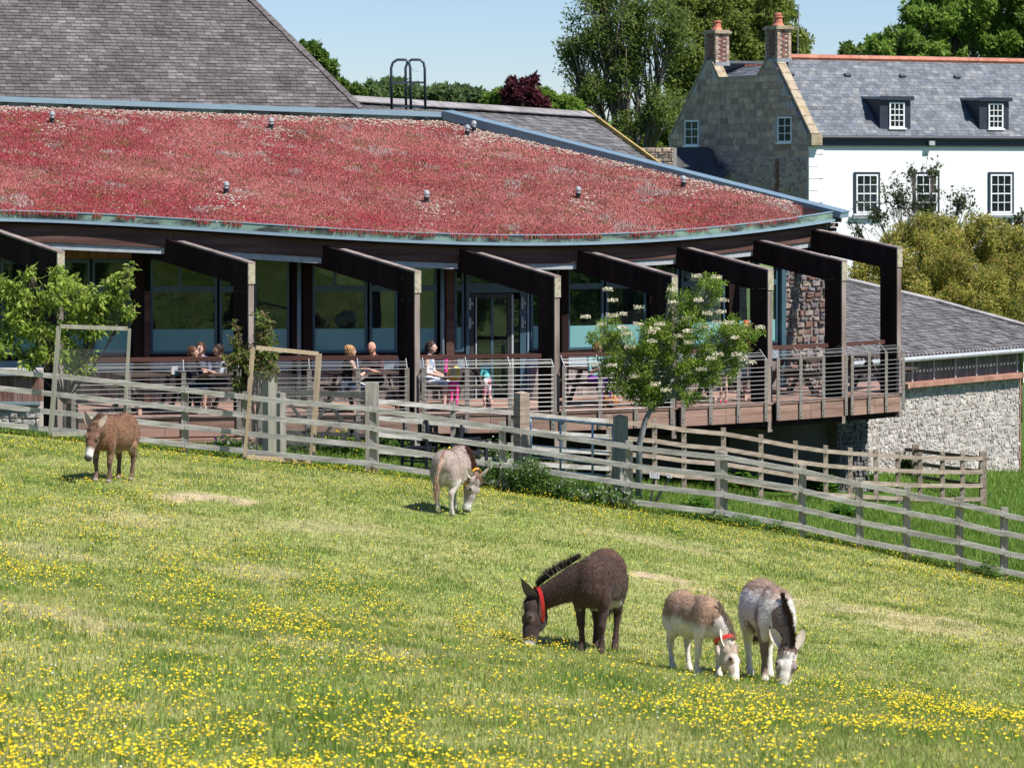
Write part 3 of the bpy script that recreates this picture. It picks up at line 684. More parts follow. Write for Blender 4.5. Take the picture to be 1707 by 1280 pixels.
vdesc = ['near the left edge, high on the red roof', 'second from the left, high on the red roof', 'front one of the pair beside the sloping roof verge', 'rear one of the pair beside the sloping roof verge',
         'lowest and furthest left in the front row of vents', 'middle of the front row of vents', 'right of the middle in the front row of vents', 'furthest right on the roof, near the verge']
for i, (vx, vy) in enumerate(vents_px):
    p = plane_pt(vx, vy + 6); z0 = roofz(p.x, p.y) + ZS
    t = thing('roof_vent', (p.x, p.y, z0), 'small silver capped roof vent, ' + vdesc[i], 'roof vent', 'small vents poking through the sedum roof')
    b = MB(); b.tube([(p.x, p.y, z0 - .05), (p.x, p.y, z0 + .12)], .055, 10); b.tube([(p.x, p.y, z0 + .1), (p.x, p.y, z0 + .125)], .075, 10); b.build('black_collar', M['black_rubber'], t, smooth=False)
    b = MB(); b.tube([(p.x, p.y, z0 + .12), (p.x, p.y, z0 + .17), (p.x, p.y, z0 + .19), (p.x, p.y, z0 + .24), (p.x, p.y, z0 + .27)], [.05, .05, .07, .065, .02], 10); b.build('silver_cap', M['silver'], t)

# eave edge strips that follow the curve
def strip(name, m, off, z0, z1, thick, px0=-150, px1=1390, n=70, base=eave_pt, parent=cafe):
    b = MB(); pts = [base(px) for px in np.linspace(px0, px1, n)]
    for i, p in enumerate(pts):
        d = (pts[min(i + 1, n - 1)] - pts[max(i - 1, 0)]); d.z = 0; d.normalize(); o = Vector((d.y, -d.x, 0))   # outward
        q = p + o * off
        b.v += [tuple(q + Vector((0, 0, z0))), tuple(q + Vector((0, 0, z1))), tuple(q - o * thick + Vector((0, 0, z1))), tuple(q - o * thick + Vector((0, 0, z0)))]
    for i in range(n - 1):
        a = i * 4; c = a + 4
        for k in range(4): b.f.append([a + k, c + k, c + (k + 1) % 4, a + (k + 1) % 4]); b.m.append(0)
    b.f += [[0, 1, 2, 3], [(n - 1) * 4 + k for k in (3, 2, 1, 0)]]; b.m += [0, 0]
    return b.build(name, m, parent)
strip('green_upstand', M['green_band'], .02, .0, .15, .06)
strip('upstand_capping', M['capping_light'], .035, .15, .172, .07)
strip('drip_edge', M['capping_light'], .07, -.055, -.0, .12)
strip('gutter_ledge', M['capping'], .062, .001, .006, .1)
# eave beam in straight lengths between the frames
fr_px = [-200, 10, 290, 560, 797, 990, 1150, 1275, 1384]
fb = MB()
for i in range(len(fr_px) - 1):
    a, c = eave_pt(fr_px[i]), eave_pt(fr_px[i + 1])
    d = (c - a); dh = Vector((d.x, d.y, 0)).normalized(); inn_ = Vector((-dh.y, dh.x, 0)) * .12
    b = MB(); b.prism([a + inn_ + Vector((0, 0, -.06)), c + inn_ + Vector((0, 0, -.06)), c + inn_ + Vector((0, 0, -.44)), a + inn_ + Vector((0, 0, -.44))], inn_.normalized() * .16)
    b.build('eave_beam', M['timber_beam'], cafe)
    if i > 0 :
        s0, s1 = (.20, .97); p = a.lerp(c, s0) + inn_ * 1.3; q = a.lerp(c, s1) + inn_ * 1.3
        b = MB(); b.prism([p + Vector((0, 0, -.45)), q + Vector((0, 0, -.45)), q + Vector((0, 0, -.57)), p + Vector((0, 0, -.57))], inn_.normalized() * .1)
        b.build('soffit_trim', M['grey_trim'], cafe)
# soffit boards (warm) between the eave beam and the facade
for i in range(len(fr_px) - 1):
    a, c = eave_pt(fr_px[i]), eave_pt(fr_px[i + 1]); fa, fc = fac_pt(fr_px[i]), fac_pt(fr_px[i + 1])
    za = a.z - .44; zc = c.z - .44
    b = MB(); nB = 6
    for k in range(nB):
        t0, t1 = k / nB + .004, (k + 1) / nB - .004
        q = [Vector((a.x, a.y + .25, za)).lerp(Vector((fa.x, fa.y, za + .1)), t0), Vector((c.x, c.y + .25, zc)).lerp(Vector((fc.x, fc.y, zc + .1)), t0),
             Vector((c.x, c.y + .25, zc)).lerp(Vector((fc.x, fc.y, zc + .1)), t1), Vector((a.x, a.y + .25, za)).lerp(Vector((fa.x, fa.y, za + .1)), t1)]
        b.prism(q, (0, 0, .03))
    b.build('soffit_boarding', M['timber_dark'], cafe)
# top parapet and verge cappings
def capline(name, p, q, h0, h1, wd, m, inset=0):
    p = Vector(p); q = Vector(q); d = q - p; side = Vector((-d.y, d.x, 0)).normalized()
    b = MB(); b.prism([p + Vector((0, 0, h0)), q + Vector((0, 0, h0)), q + Vector((0, 0, h1)), p + Vector((0, 0, h1))], side * wd); return b.build(name, m, cafe)
A0, A1, A2 = top_pt(-150), top_pt(740), plane_pt(1400, 367)
capline('parapet_upstand', A0, A1, .05, .26, .08, M['green_band']); 
b = MB(); b.prism([A0 + Vector((0, -.06, .26)), A1 + Vector((0, -.06, .26)), A1 + Vector((0, -.06, .38)), A0 + Vector((0, -.06, .38))], (-.06, .35, .0)); b.build('parapet_capping', M['capping_light'], cafe)
b = MB(); b.prism([A1 + Vector((0, 0, 0)), A2 + Vector((0, 0, -.05)), A2 + Vector((0, 0, .06)), A1 + Vector((0, 0, .22))], (.05, .07, 0)); b.build('verge_upstand', M['green_band'], cafe)
b = MB(); b.prism([A1 + Vector((-.03, -.08, .2)), A2 + Vector((.0, -.08, .04)), A2 + Vector((.0, -.08, .16)), A1 + Vector((-.03, -.08, .38))], (.22, .3, .02)); b.build('verge_capping', M['capping'], cafe)
b = MB(); b.prism([A1 + Vector((-.035, -.10, .38)), A2 + Vector((.02, -.10, .16)), A2 + Vector((.02, -.10, .18)), A1 + Vector((-.035, -.10, .41))], (.24, .36, .02)); b.build('verge_capping_lip', M['capping'], cafe)
# access hoops on the roof edge
hp = thing('access_hoop', W(680, 183, 73.0), 'dark grey tubular ladder hoops standing on the roof parapet', 'ladder rail')
for sgn, (x0, x1, Y_) in enumerate([(652, 684, 72.6), (676, 708, 73.6)]):
    yb = 183; yt = 100; pts_ = [W(x0 + 1, yb, Y_), W(x0, yt + 14, Y_), W(x0 + 3, yt + 5, Y_), W(x0 + 10, yt, Y_), W(x1 - 8, yt, Y_), W(x1 - 2, yt + 5, Y_), W(x1, yt + 14, Y_), W(x1 + 1, yb, Y_)]
    b = MB(); b.tube(pts_, .033, 8); b.build('hoop_tube', M['dark_steel'], hp, smooth=True)
    for yy in (138, 178):
        b = MB(); b.bar(W(x0, yy, Y_), W(x1, yy, Y_), .05, .05); b.build('hoop_crossbar', M['dark_steel'], hp)
b = MB(); b.bar(W(652, 139, 72.6), W(676, 139, 73.6), .04, .04); b.bar(W(652, 178, 72.6), W(676, 178, 73.6), .05, .05); b.build('side_bar', M['dark_steel'], hp)
b = MB(); pp = [W(684, 112, 73), W(690, 118, 73.1), W(698, 120, 73.3), W(706, 114, 73.5)]; b.tube(pp, .006, 4); b.build('chain', M['steel'], hp)

# --- portal frames
frames = [(107, 422, -30, 383), (425, 440, 290, 403), (702, 455, 560, 416), (935, 463, 797, 422), (1130, 462, 990, 422), (1290, 452, 1150, 414), (1413, 437, 1275, 402), (1505, 415, 1365, 384)]
bots = [None, None, None, None, 727, 716, 702, 692]
AL = math.radians(42); INW = Vector((-math.sin(AL), math.cos(AL), 0)); PER = Vector((math.cos(AL), math.sin(AL), 0)); TH = .15
for i, (px, py, pxi, pyi) in enumerate(frames):
    Y_ = deckY(px); tip = W(px, py, Y_); tip.x = WX(px, Y_) - .06
    zi = CZ - (pyi - 290) * (Y_ + 1.82) / F; L1 = 2.45; sl = (zi - tip.z) / L1; LE = 4.2
    fr = thing('portal_frame', (tip.x, tip.y, 0)); fr.parent = cafe; fr.location = tip - root_loc(cafe)
    def Q(l, z, t=0): return Vector((tip.x, tip.y, 0)) + INW * l + PER * t + Vector((0, 0, z))
    zt = tip.z; AD = .47
    b = MB(); b.prism([Q(.03, zt - .004, -TH / 2), Q(LE, zt + sl * LE, -TH / 2), Q(LE, zt + sl * LE - AD, -TH / 2), Q(.5, zt + sl * .5 - AD, -TH / 2), Q(.03, zt - .36, -TH / 2)], PER * TH); b.build('rafter_arm', M['timber_dark'], fr)
    b = MB(); b.prism([Q(.0, zt + .0, -TH / 2 - .01), Q(L1 - .1, zt + sl * (L1 - .1), -TH / 2 - .01), Q(L1 - .1, zt + sl * (L1 - .1) + .035, -TH / 2 - .01), Q(.0, zt + .035, -TH / 2 - .01)], PER * (TH + .02)); b.build('arm_capping', M['timber_edge'], fr)
    b = MB(); b.prism([Q(.0, zt - .002, -TH / 2 - .006), Q(.03, zt - .002, -TH / 2 - .006), Q(.03, zt - .39, -TH / 2 - .006), Q(.0, zt - .39, -TH / 2 - .006)], PER * (TH + .012)); b.build('end_board', M['end_board'], fr)
    gx, gy = tip.x, tip.y; zb = WZ(bots[i], Y_) if bots[i] else G(gx, gy) - .1
    b = MB(); b.prism([Q(.05, zt - .362, -TH / 2 + .004), Q(.5, zt + sl * .5 - AD - .002, -TH / 2 + .004), Q(.5, zb, -TH / 2 + .004), Q(.05, zb, -TH / 2 + .004)], PER * (TH - .008)); b.build('column', M['timber_dark'], fr)
    b = MB(); b.prism([Q(.02, zt - .395, -TH / 2 + .01), Q(.048, zt - .395, -TH / 2 + .01), Q(.048, zb - .05, -TH / 2 + .01), Q(.02, zb - .05, -TH / 2 + .01)], PER * (TH - .02)); b.build('column_facing', M['timber_edge'] if i else M['timber_edge'], fr)
    b = MB()
    for zz in (zt - .55, zt - .12, ZD + .9, ZD + .1):
        for dd in (.16, .38): b.tube([Q(dd, zz, -TH / 2 - .012), Q(dd, zz, -TH / 2 + .006)], .016, 6)
    b.build('bolt', M['dark_steel'], fr, kind='stuff')

# --- facade
DL = 0
def facdir(px):
    a, c = fac_pt(px - 15), fac_pt(px + 15); d = (c - a).normalized(); return d, Vector((d.y, -d.x, 0))
def fbox(px0, px1, z0, z1, out, th, m, name, parent, zoff=0):
    a, c = fac_pt(px0), fac_pt(px1); d = (c - a).normalized(); o = Vector((d.y, -d.x, 0))
    b = MB(); p = [a + Vector((0, 0, z0)), c + Vector((0, 0, z0)), c + Vector((0, 0, z1)), a + Vector((0, 0, z1))]
    b.prism([q + o * out for q in p], -o * th); return b.build(name, m, parent)
ZT = 3.35
def glazing(px0, px1, kind, split=None, frost=True):
    a = fac_pt(px0); wdw = thing('window', a - root_loc(cafe)); wdw.parent = cafe
    px_m = 4.0      # frame width in pixels (~5 cm)
    z0 = 1.0 if kind != 'door' else 0.02; zt = 2.95 if kind != 'full' else 3.2
    fm = M['teal_frame']
    for x0, x1 in ((px0, px0 + px_m), (px1 - px_m, px1)): fbox(x0, x1, z0, zt, .04, .1, fm, 'frame_stile', wdw)
    fbox(px0 + px_m, px1 - px_m, zt - .07, zt, .038, .09, fm, 'frame_head', wdw); fbox(px0 + px_m, px1 - px_m, z0, z0 + .05, .038, .09, fm, 'frame_sill', wdw)
    if kind in ('win', 'tall'):
        fbox(px0 + px_m, px1 - px_m, 2.27, 2.39, .038, .09, fm, 'transom', wdw)
        if split: fbox(split - 3, split + 3, 2.39, zt - .07, .036, .085, fm, 'mullion', wdw)
    g = fbox(px0 + px_m * .5, px1 - px_m * .5, z0 + .02, zt - .02, 0, .012, M['glass'], 'pane', wdw)
    if frost: fbox(px0 + px_m, px1 - px_m, z0 + .05, 1.5 + R.uniform(-.01, .01), .012, .008, M['frost'], 'frosted_panel', wdw)
    return wdw
for g in [(-90, -2, 'win', None), (2, 100, 'win', None), (108, 150, 'tall', None), (154, 218, 'win', None), (251, 362, 'win', 300), (366, 420, 'tall', None), (424, 482, 'full', None),
          (521, 612, 'win', 558), (616, 662, 'win', None), (666, 728, 'tall', None), (757, 773, 'tall', None), (884, 932, 'tall', None), (945, 1005, 'tall', None), (1009, 1076, 'win', None),
          (1088, 1130, 'tall', None), (1134, 1208, 'win', 1170), (1226, 1256, 'tall', None), (1260, 1296, 'tall', None)]:
    glazing(*g)
# glazed doors
dd = thing('entrance_door', fac_pt(777) - root_loc(cafe)); dd.parent = cafe
fbox(776, 782, 0, 2.95, .05, .12, M['teal_frame'], 'door_frame', dd); fbox(866, 876, 0, 2.95, .05, .12, M['teal_frame'], 'door_frame', dd); fbox(878, 881, 0, 2.95, .05, .12, M['pipe_blue'], 'door_frame', dd)
fbox(782, 866, 2.22, 2.42, .05, .12, M['teal_frame'], 'door_head', dd); fbox(782, 866, 2.89, 2.95, .05, .1, M['teal_frame'], 'fanlight_head', dd); fbox(782, 866, 2.42, 2.89, 0, .012, M['glass'], 'fanlight_pane', dd)
for a_, b_ in ((795, 818), (822, 844), (856, 865)): fbox(a_, b_, .1, 2.1, .02, .012, M['glass'], 'door_pane', dd)
fbox(818, 822, .02, 2.1, .03, .04, M['teal_frame'], 'door_stile', dd)
fbox(783, 790, .02, 2.2, .035, .05, M['black_rubber'], 'door_stile', dd); fbox(790, 853, 2.1, 2.2, .035, .05, M['black_rubber'], 'door_rail', dd); fbox(845, 851.5, .02, 2.1, .035, .05, M['black_rubber'], 'door_stile', dd)
fbox(792, 794, .02, 2.12, .05, .03, M['grey_trim'], 'door_edge', dd); fbox(852, 855, .02, 2.18, .05, .03, M['grey_trim'], 'door_edge', dd)
for hx in (783.5, 871):
    for zz in (2.0, 1.6):
        b = MB(); q = fac_pt(hx, ZD + zz); b.box(q + Vector((0, -.09, 0)), (.05, .05, .24)); b.box(q + Vector((.045, -.09, 0)), (.05, .05, .06)); b.build('hinge', M['grey_trim'], dd)
# hatstand silhouette, low sill wall, ledge
seg = [(-90, 222), (240, 500), (506, 738), (748, 774), (882, 938), (944, 1082), (1088, 1215), (1226, 1298)]
wallth = thing('sill_wall', fac_pt(400) - root_loc(cafe)); wallth.parent = cafe
for a_, b_ in seg:
    x = a_
    while x < b_ - 2:
        x2 = min(x + 8.6, b_); fbox(x + .25, x2 - .25, .02, .66, .05 + R.uniform(-.004, .004), .03, M['cladding_grey'] if x > 230 else M['cladding'], 'cladding_board', wallth); x = x2
    xs_ = np.arange(a_, b_ - 5, 60)
    for x in xs_:
        x2 = min(x + 60, b_)
        fbox(x, x2, .66, .9, .07, .1, M['pale_panel'], 'ledge_panel', wallth); fbox(x, x2, .9, .995, .05, .12, M['timber_dark'], 'sill_strip', wallth); fbox(x, x2, 0, .66, .02, .05, M['timber_dark'], 'backing', wallth)
# inner posts and downpipes
for x0, x1, mm, nm in [(222, 240, 'timber_dark', 'inner_column'), (505, 520, 'timber_dark', 'inner_column'), (487, 494, 'timber_dark', 'inner_column'), (742, 755, 'timber_beam', 'inner_column'), (933, 944, 'timber_dark', 'inner_column'), (1078, 1088, 'timber_dark', 'inner_column'), (1209, 1226, 'timber_dark', 'inner_column'), (1296, 1303, 'teal_frame', 'corner_post')]:
    fbox(x0, x1, 0, 3.5, .14, .2, M[mm], nm, cafe)
fbox(240.5, 250, 0, 2.3, .13, .12, M['timber_beam'], 'inner_column', cafe)
for x in (498, 735):
    p = fac_pt(x); d, o = facdir(x); b = MB(); b.tube([p + o * .16 + Vector((0, 0, 0)), p + o * .16 + Vector((0, 0, 3.3))], .045, 8); b.build('downpipe', M['pipe_blue'], cafe, smooth=True)
# upper dark fascia above the glass, warm boards at the left
x = -90
while x < 1296:
    x2 = min(x + 60, 1298); fbox(x, x2, 2.952, min(4.3, min(roofz(*fac_pt(x)[:2]), roofz(*fac_pt(x2)[:2])) - ZD - .16), .03, .1, M['timber_dark'], 'facade_header', cafe); x = x2
x = -60
while x < 218:
    fbox(x + .3, x + 9.7, 2.96, 3.55, .045, .012, M['soffit_warm'], 'header_board', cafe); x += 10
# stone end wall
wl = thing('stone_end_wall', W(1303, 640, 65.9) - root_loc(cafe)); wl.parent = cafe
Pa = fac_pt(1303); Pb = Vector((WX(1384, 66.9), 66.9, ZD)); Lw = (Pb - Pa).length; dw = (Pb - Pa).normalized(); ow_ = Vector((dw.y, -dw.x, 0))
b = MB(); b.prism([Pa + Vector((0, 0, -2.8)), Pb + Vector((0, 0, -2.8)), Pb + Vector((0, 0, 3.9)), Pa + Vector((0, 0, 3.6))], -ow_ * .4); b.build('wall_core', M['mortar_grey'], wl)
lay(rubble_pieces(0, Lw, -.0, 3.62, (.08, .19), (.1, .3), .14, (0, .06), seed=4), Pa, dw, (0, 0, 1), ow_, 'stone', M['rubble_dark'], wl, 'stone', 300)
b = MB(); pz = Vector((WX(1379, 67.6), 67.35, ZD + 2.6)); 
Pc = Vector((WX(1376, 66.85), 66.85, ZD + 2.9))
lay(rubble_pieces(0, .30, 0, .78, (.1, .17), (.12, .2), .3, (0, .04), seed=9), Pc, (1, 0, 0), (0, 0, 1), (0, -1, 0), 'stone', M['rubble_dark'], wl, 'stone', 40)
# interior: floor, back wall, ceiling
b = MB(); q = [fac_pt(x, ZD - .02) + Vector((0, .3, 0)) for x in np.linspace(-90, 1298, 20)]
back = [Vector((p.x - 1.5 if i else p.x, p.y + 6.5, p.z)) for i, p in enumerate(q)]
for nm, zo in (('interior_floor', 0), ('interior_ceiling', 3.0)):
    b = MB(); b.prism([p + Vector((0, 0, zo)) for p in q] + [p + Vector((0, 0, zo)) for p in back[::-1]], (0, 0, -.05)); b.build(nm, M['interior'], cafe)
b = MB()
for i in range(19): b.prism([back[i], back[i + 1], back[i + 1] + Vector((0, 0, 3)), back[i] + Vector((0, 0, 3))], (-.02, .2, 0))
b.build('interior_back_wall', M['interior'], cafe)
for x, zz in ((30, 2.85), (312, 2.83)):
    p = fac_pt(x, ZD + zz) + Vector((0, .8, 0)); t = thing('pendant_lamp', p, 'small warm glowing pendant lamp inside the window at ' + ('the far left' if x < 100 else 'the second glazed bay'), 'lamp', 'lit pendant lamps inside the cafe')
    b = MB(); b.sphere(p, .045); b.build('bulb', M['lamp_glow'], t, smooth=True); b = MB(); b.tube([p + Vector((0, 0, .04)), p + Vector((0, 0, .14))], [.03, .012], 8); b.build('lamp_holder', M['black_rubber'], t)

# --- terrace deck
deck = thing('terrace_deck', (0, 59, ZD), 'raised red brown timber deck with steel rod railing along the cafe front', 'deck')
def dpt(px, t, z): 
    a = deck_pt(px, z); c = fac_pt(px, z); return a.lerp(c, t)
px_segs = [130] + [425, 702, 935, 1130, 1290, 1413, 1503]
nrow = 24
for i in range(len(px_segs) - 1):
    x0, x1 = px_segs[i], px_segs[i + 1]
    for k in range(nrow):
        t0, t1 = k / nrow, (k + 1) / nrow - .0035
        b = MB(); N_ = 4; xs_ = np.linspace(x0, x1, N_)
        for j in range(N_ - 1):
            a, c = xs_[j], xs_[j + 1]
            xa, xc = min(a, 1384) if t0 > .6 else a, c
            b.prism([dpt(a, t0, ZD), dpt(c, t0, ZD), dpt(c, t1, ZD), dpt(a, t1, ZD)], (0, 0, -.03))
        b.build('deck_board', M['deck'], deck)
# fascia: two boards high
def dstrip(name, m, off, z0, z1, thick, px0, px1, n=6): return strip(name, m, off, z0, z1, thick, px0, px1, n, base=lambda p: deck_pt(p), parent=deck)
for i in range(len(px_segs) - 1):
    x0, x1 = px_segs[i] + (3 if i else 0), px_segs[i + 1] - 6; mid = (x0 + x1) / 2
    for a, c in ((x0, mid - .3), (mid + .3, x1)):
        dstrip('fascia_board', M['deck'], .03, -.20, -.035, .03, a, c); dstrip('fascia_board', M['deck'], .035, -.375, -.206, .03, a, c)
    dstrip('nosing', M['deck'], .05, -.032, .0, .12, x0, x1)
    dstrip('joist_beam', M['timber_dark'], -.05, -.5, -.04, .1, x0, x1)
# dark soffit under deck
b = MB(); q = [dpt(x, .03, ZD - .06) for x in np.linspace(130, 1500, 20)]; q2 = [dpt(x, 1, ZD - .06) for x in np.linspace(130, 1500, 20)]
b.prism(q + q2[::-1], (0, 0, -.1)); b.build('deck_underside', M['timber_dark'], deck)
# left lower steps of the deck front
for k, (a, c, z0, z1, of) in enumerate([(228, 425, -.47, -.40, .25), (215, 425, -.62, -.5, .18)]): dstrip('lower_fascia_board', M['deck'], of, z0, z1, .2, a, c, 4)
# railings
spans = [(122, 398), (434, 678), (706, 921), (939, 1118), (1136, 1274), (1294, 1407), (1417, 1502)]
for i, (x0, x1) in enumerate(spans):
    rl = thing('railing', deck_pt(x0) - root_loc(deck)); rl.parent = deck
    n_st = 4
    xs_ = np.linspace(x0, x1, n_st)
    def dd_(px):
        a, c = deck_pt(px - 5), deck_pt(px + 5); d = (c - a).normalized(); return Vector((d.y, -d.x, 0)), d
    ends = [deck_pt(x) + dd_(x)[0] * .07 for x in xs_]
    for x in xs_:
        o, d = dd_(x); p = deck_pt(x) + o * .055
        b = MB(); b.prism([p - d * .045 + Vector((0, 0, -.36)), p + d * .045 + Vector((0, 0, -.36)), p + d * .045 + Vector((0, 0, .92)), p - d * .045 + Vector((0, 0, .92))], o * .012); b.build('stanchion', M['stanchion'], rl)
        b = MB(); b.bar(p + o * .012 + Vector((0, 0, .91)), p - o * .2 + Vector((0, 0, 1.1)), .014, .012, Vector((0, 0, 1))); b.bar(p - o * .2 + Vector((0, 0, 1.1)) , p - o * .32 + Vector((0, 0, 1.0)), .014, .01); b.build('bracket', M['steel'], rl)
        b = MB()
        for zz in (-.3, -.22): b.tube([p + o * .012 + Vector((0, 0, zz)), p + o * .03 + Vector((0, 0, zz))], .014, 6)
        b.build('bolt', M['rod'], rl, kind='stuff')
    for k in range(11):
        b = MB(); z = .03 + k * .0885; lean = 0
        if k == 10: z, lean = .96, .05
        if k == 9: z = .90; lean = .0
        b.tube([Vector((e.x, e.y, ZD + z)) - dd_(x)[0] * lean for e, x in zip(ends, xs_)], .0062, 6); b.build('rod', M['rod'], rl)
    for z, lean in ((.985, .11), (1.03, .16)):
        b = MB(); b.tube([Vector((e.x, e.y, ZD + z)) - dd_(x)[0] * lean for e, x in zip(ends, xs_)], .0062, 6); b.build('rod', M['rod'], rl)
    hx = np.linspace(x0 - 4, x1 - 12, 5); 
    b = MB(); pts_ = [deck_pt(x) - dd_(x)[0] * .24 for x in hx]
    for j in range(4): b.prism([pts_[j] + Vector((0, 0, 1.06)), pts_[j + 1] + Vector((0, 0, 1.06)), pts_[j + 1] + Vector((0, 0, 1.14)), pts_[j] + Vector((0, 0, 1.14))], Vector((-.05, .17, .0)))
    b.build('handrail', M['handrail'], rl)
# deck posts/braces beneath and concrete wall
for px in (770, 850, 1010, 1090, 1210):
    p = dpt(px, .35, ZD - .3); b = MB(); b.bar(p, Vector((p.x, p.y, G(p.x, p.y) - .1)), .12, .12, Vector((0, 1, 0))); b.build('support_post', M['timber_dark'], deck)
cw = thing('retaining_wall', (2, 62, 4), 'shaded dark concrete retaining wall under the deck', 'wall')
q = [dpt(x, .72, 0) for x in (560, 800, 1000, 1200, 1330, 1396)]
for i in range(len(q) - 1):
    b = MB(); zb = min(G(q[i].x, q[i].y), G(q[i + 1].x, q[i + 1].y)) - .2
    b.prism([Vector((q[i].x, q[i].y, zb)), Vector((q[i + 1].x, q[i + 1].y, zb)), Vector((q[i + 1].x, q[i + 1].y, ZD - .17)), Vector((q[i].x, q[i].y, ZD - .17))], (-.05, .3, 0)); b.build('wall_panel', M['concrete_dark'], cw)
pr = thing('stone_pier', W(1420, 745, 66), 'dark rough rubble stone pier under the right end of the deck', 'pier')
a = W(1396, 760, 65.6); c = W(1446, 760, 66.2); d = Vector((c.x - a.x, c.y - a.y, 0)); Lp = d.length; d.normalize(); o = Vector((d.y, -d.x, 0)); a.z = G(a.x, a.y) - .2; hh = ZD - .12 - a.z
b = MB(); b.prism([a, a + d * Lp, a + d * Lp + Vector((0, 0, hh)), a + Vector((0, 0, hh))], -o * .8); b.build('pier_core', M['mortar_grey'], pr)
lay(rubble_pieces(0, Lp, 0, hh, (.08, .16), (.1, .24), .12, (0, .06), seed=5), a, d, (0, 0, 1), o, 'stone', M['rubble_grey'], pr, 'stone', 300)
# left wing: lower clad wall and stone plinth
lw = thing('clad_wing_wall', (-9, 59.5, 2.5), 'low red cedar clad wall on a rubble stone plinth at the far left', 'wall')
a = W(-40, 700, 59.2); c = W(66, 700, 59.2); zg = G(a.x, a.y) - .3
def zat(py): return WZ(py, 59.2)
b = MB(); b.prism([Vector((a.x, 59.25, zg)), Vector((c.x, 59.25, zg)), Vector((c.x, 59.25, zat(616))), Vector((a.x, 59.25, zat(616)))], (0, .5, 0)); b.build('wall_core', M['mortar'], lw)
x = a.x
while x < c.x - .02:
    b = MB(); b.box((x + .051, 59.235, (zat(628) + zat(669)) / 2), (.095, .03, zat(628) - zat(669))); b.build('cladding_board', M['cladding'], lw); x += .102
b = MB(); b.box(((a.x + c.x) / 2, 59.2, zat(672)), (c.x - a.x, .12, .06)); b.build('ledge', M['pale_panel'], lw)
b = MB(); b.prism([Vector((a.x, 59.12, zat(625.5))), Vector((c.x, 59.12, zat(625.5))), Vector((c.x, 59.12, zat(619))), Vector((a.x, 59.12, zat(612)))], (0, .2, 0)); b.build('sill_panel', M['pale_panel'], lw)
lay(rubble_pieces(0, c.x - a.x, 0, zat(677) - zg, (.12, .22), (.14, .3), .14, (0, .06), seed=6), Vector((a.x, 59.25, zg)), (1, 0, 0), (0, 0, 1), (0, -1, 0), 'stone', M['rubble_pale'], lw, 'stone', 300)
def inpoly(poly):
    def f(x, z):
        c = False; n = len(poly); j = n - 1
        for i in range(n):
            xi, zi = poly[i]; xj, zj = poly[j]
            if (zi > z) != (zj > z) and x < (xj - xi) * (z - zi) / (zj - zi) + xi: c = not c
            j = i
        return c
    return f
# ------------------------------------------------------------ large slate roof behind the sedum roof
Vh = Vector((-math.sin(math.radians(24)), math.cos(math.radians(24)), 0)); sl = math.radians(40)
B0 = W(600, 183, 74.6); up = Vh * math.cos(sl) + Vector((0, 0, math.sin(sl))); nrm = up.cross(U) * -1
nrm = U.cross(up)
if nrm.y > 0: nrm = -nrm
hall = thing('slate_roofed_hall', B0, 'large hall with steep weathered brown grey slate roof behind the red roof', 'building')
LS, TL = 16.0, 5.6
polyr = [(-LS, -.4), (.05, -.4), (0, 0), (-1.77 * TL / 4.6, TL), (-LS, TL)]
b = MB(); b.prism([B0 + U * x + up * t for x, t in polyr], -nrm * .15); b.build('roof_deck', M['slate_bed'], hall)
back = [B0 + U * polyr[3][0] + up * TL, B0 + U * (-LS) + up * TL]
b = MB(); gb = B0 + Vh * 9; b.prism([B0 + U * (-LS) - Vector((0, 0, .5)), B0 - Vector((0, 0, .5)), B0 - Vector((0, 0, 6)), B0 + U * (-LS) - Vector((0, 0, 6))], Vh * 8.4); b.build('wall', M['concrete_dark'], hall)
b = MB(); b.add([B0 + Vector((0, 0, -.01)), B0 + Vh * 8.4, back[0]], [(0, 1, 2)]); b.add([back[0], back[1], B0 + U * (-LS) + Vh * 8.4, B0 + Vh * 8.4], [(0, 1, 2, 3)]); b.build('rear_roof', M['slate_bed'], hall)
pc = course_pieces(-LS, .0, -.3, TL, .128, .205, d=.05, proud=.03, jit=.3, inside=inpoly(polyr), seed=11, gap=.005, pj=.004)
# courses overlap: each slate is longer than its exposure
pc = [(x, z + .03, w_, h + .07, d, p) for x, z, w_, h, d, p in pc]
lay(pc, B0, U, up, nrm, 'slate', M['slate_brown'], hall, 'slate', 300, key=lambda p: abs(p[0] + 5) + abs(p[1] - 2))
hipd = (back[0] - B0); 
hp_pcs = []
k = 0; L_ = hipd.length; hd = hipd.normalized()
b = MB()
while k < L_:
    c = B0 + hd * (k + .12) + Vector((.02, 0, .04)); b.bar(c - hd * .13, c + hd * .13, .16 + R.uniform(-.03, .03), .035, nrm); k += .22
tag(b.build('hip_slate', M['slate_brown'], hall), kind='stuff')

# ------------------------------------------------------------ grey cement-tiled barn behind
R0, R1 = W(540, 160.5, 86), W(976, 189.5, 97.5); fallv = Vector((2.44, -4.4, -1.95))
brn = thing('barn_roof_building', (R0 + R1) / 2, 'low barn with weathered grey tiled roof beyond the sloping verge', 'building')
rr_ = (R1 - R0); Lr = rr_.length; rd = rr_.normalized(); fd = (fallv - rd * fallv.dot(rd)); FL = 5.6; fd.normalize(); nb_ = fd.cross(rd)
if nb_.z < 0: nb_ = -nb_
E1_ = R1 + fallv * 1.3
b = MB(); b.prism([R0, R1, E1_, R0 + fallv * 1.3], -nb_ * .12); b.build('roof_deck', M['slate_bed'], brn)
sk = fallv.dot(rd) / fallv.dot(fd)
zl_ = -fallv.dot(fd) * 1.3; xs1 = fallv.dot(rd) * 1.3; ply = [(xs1, zl_), (0, 0), (Lr, 0), (Lr + xs1, zl_)]; print('PLY', ply)
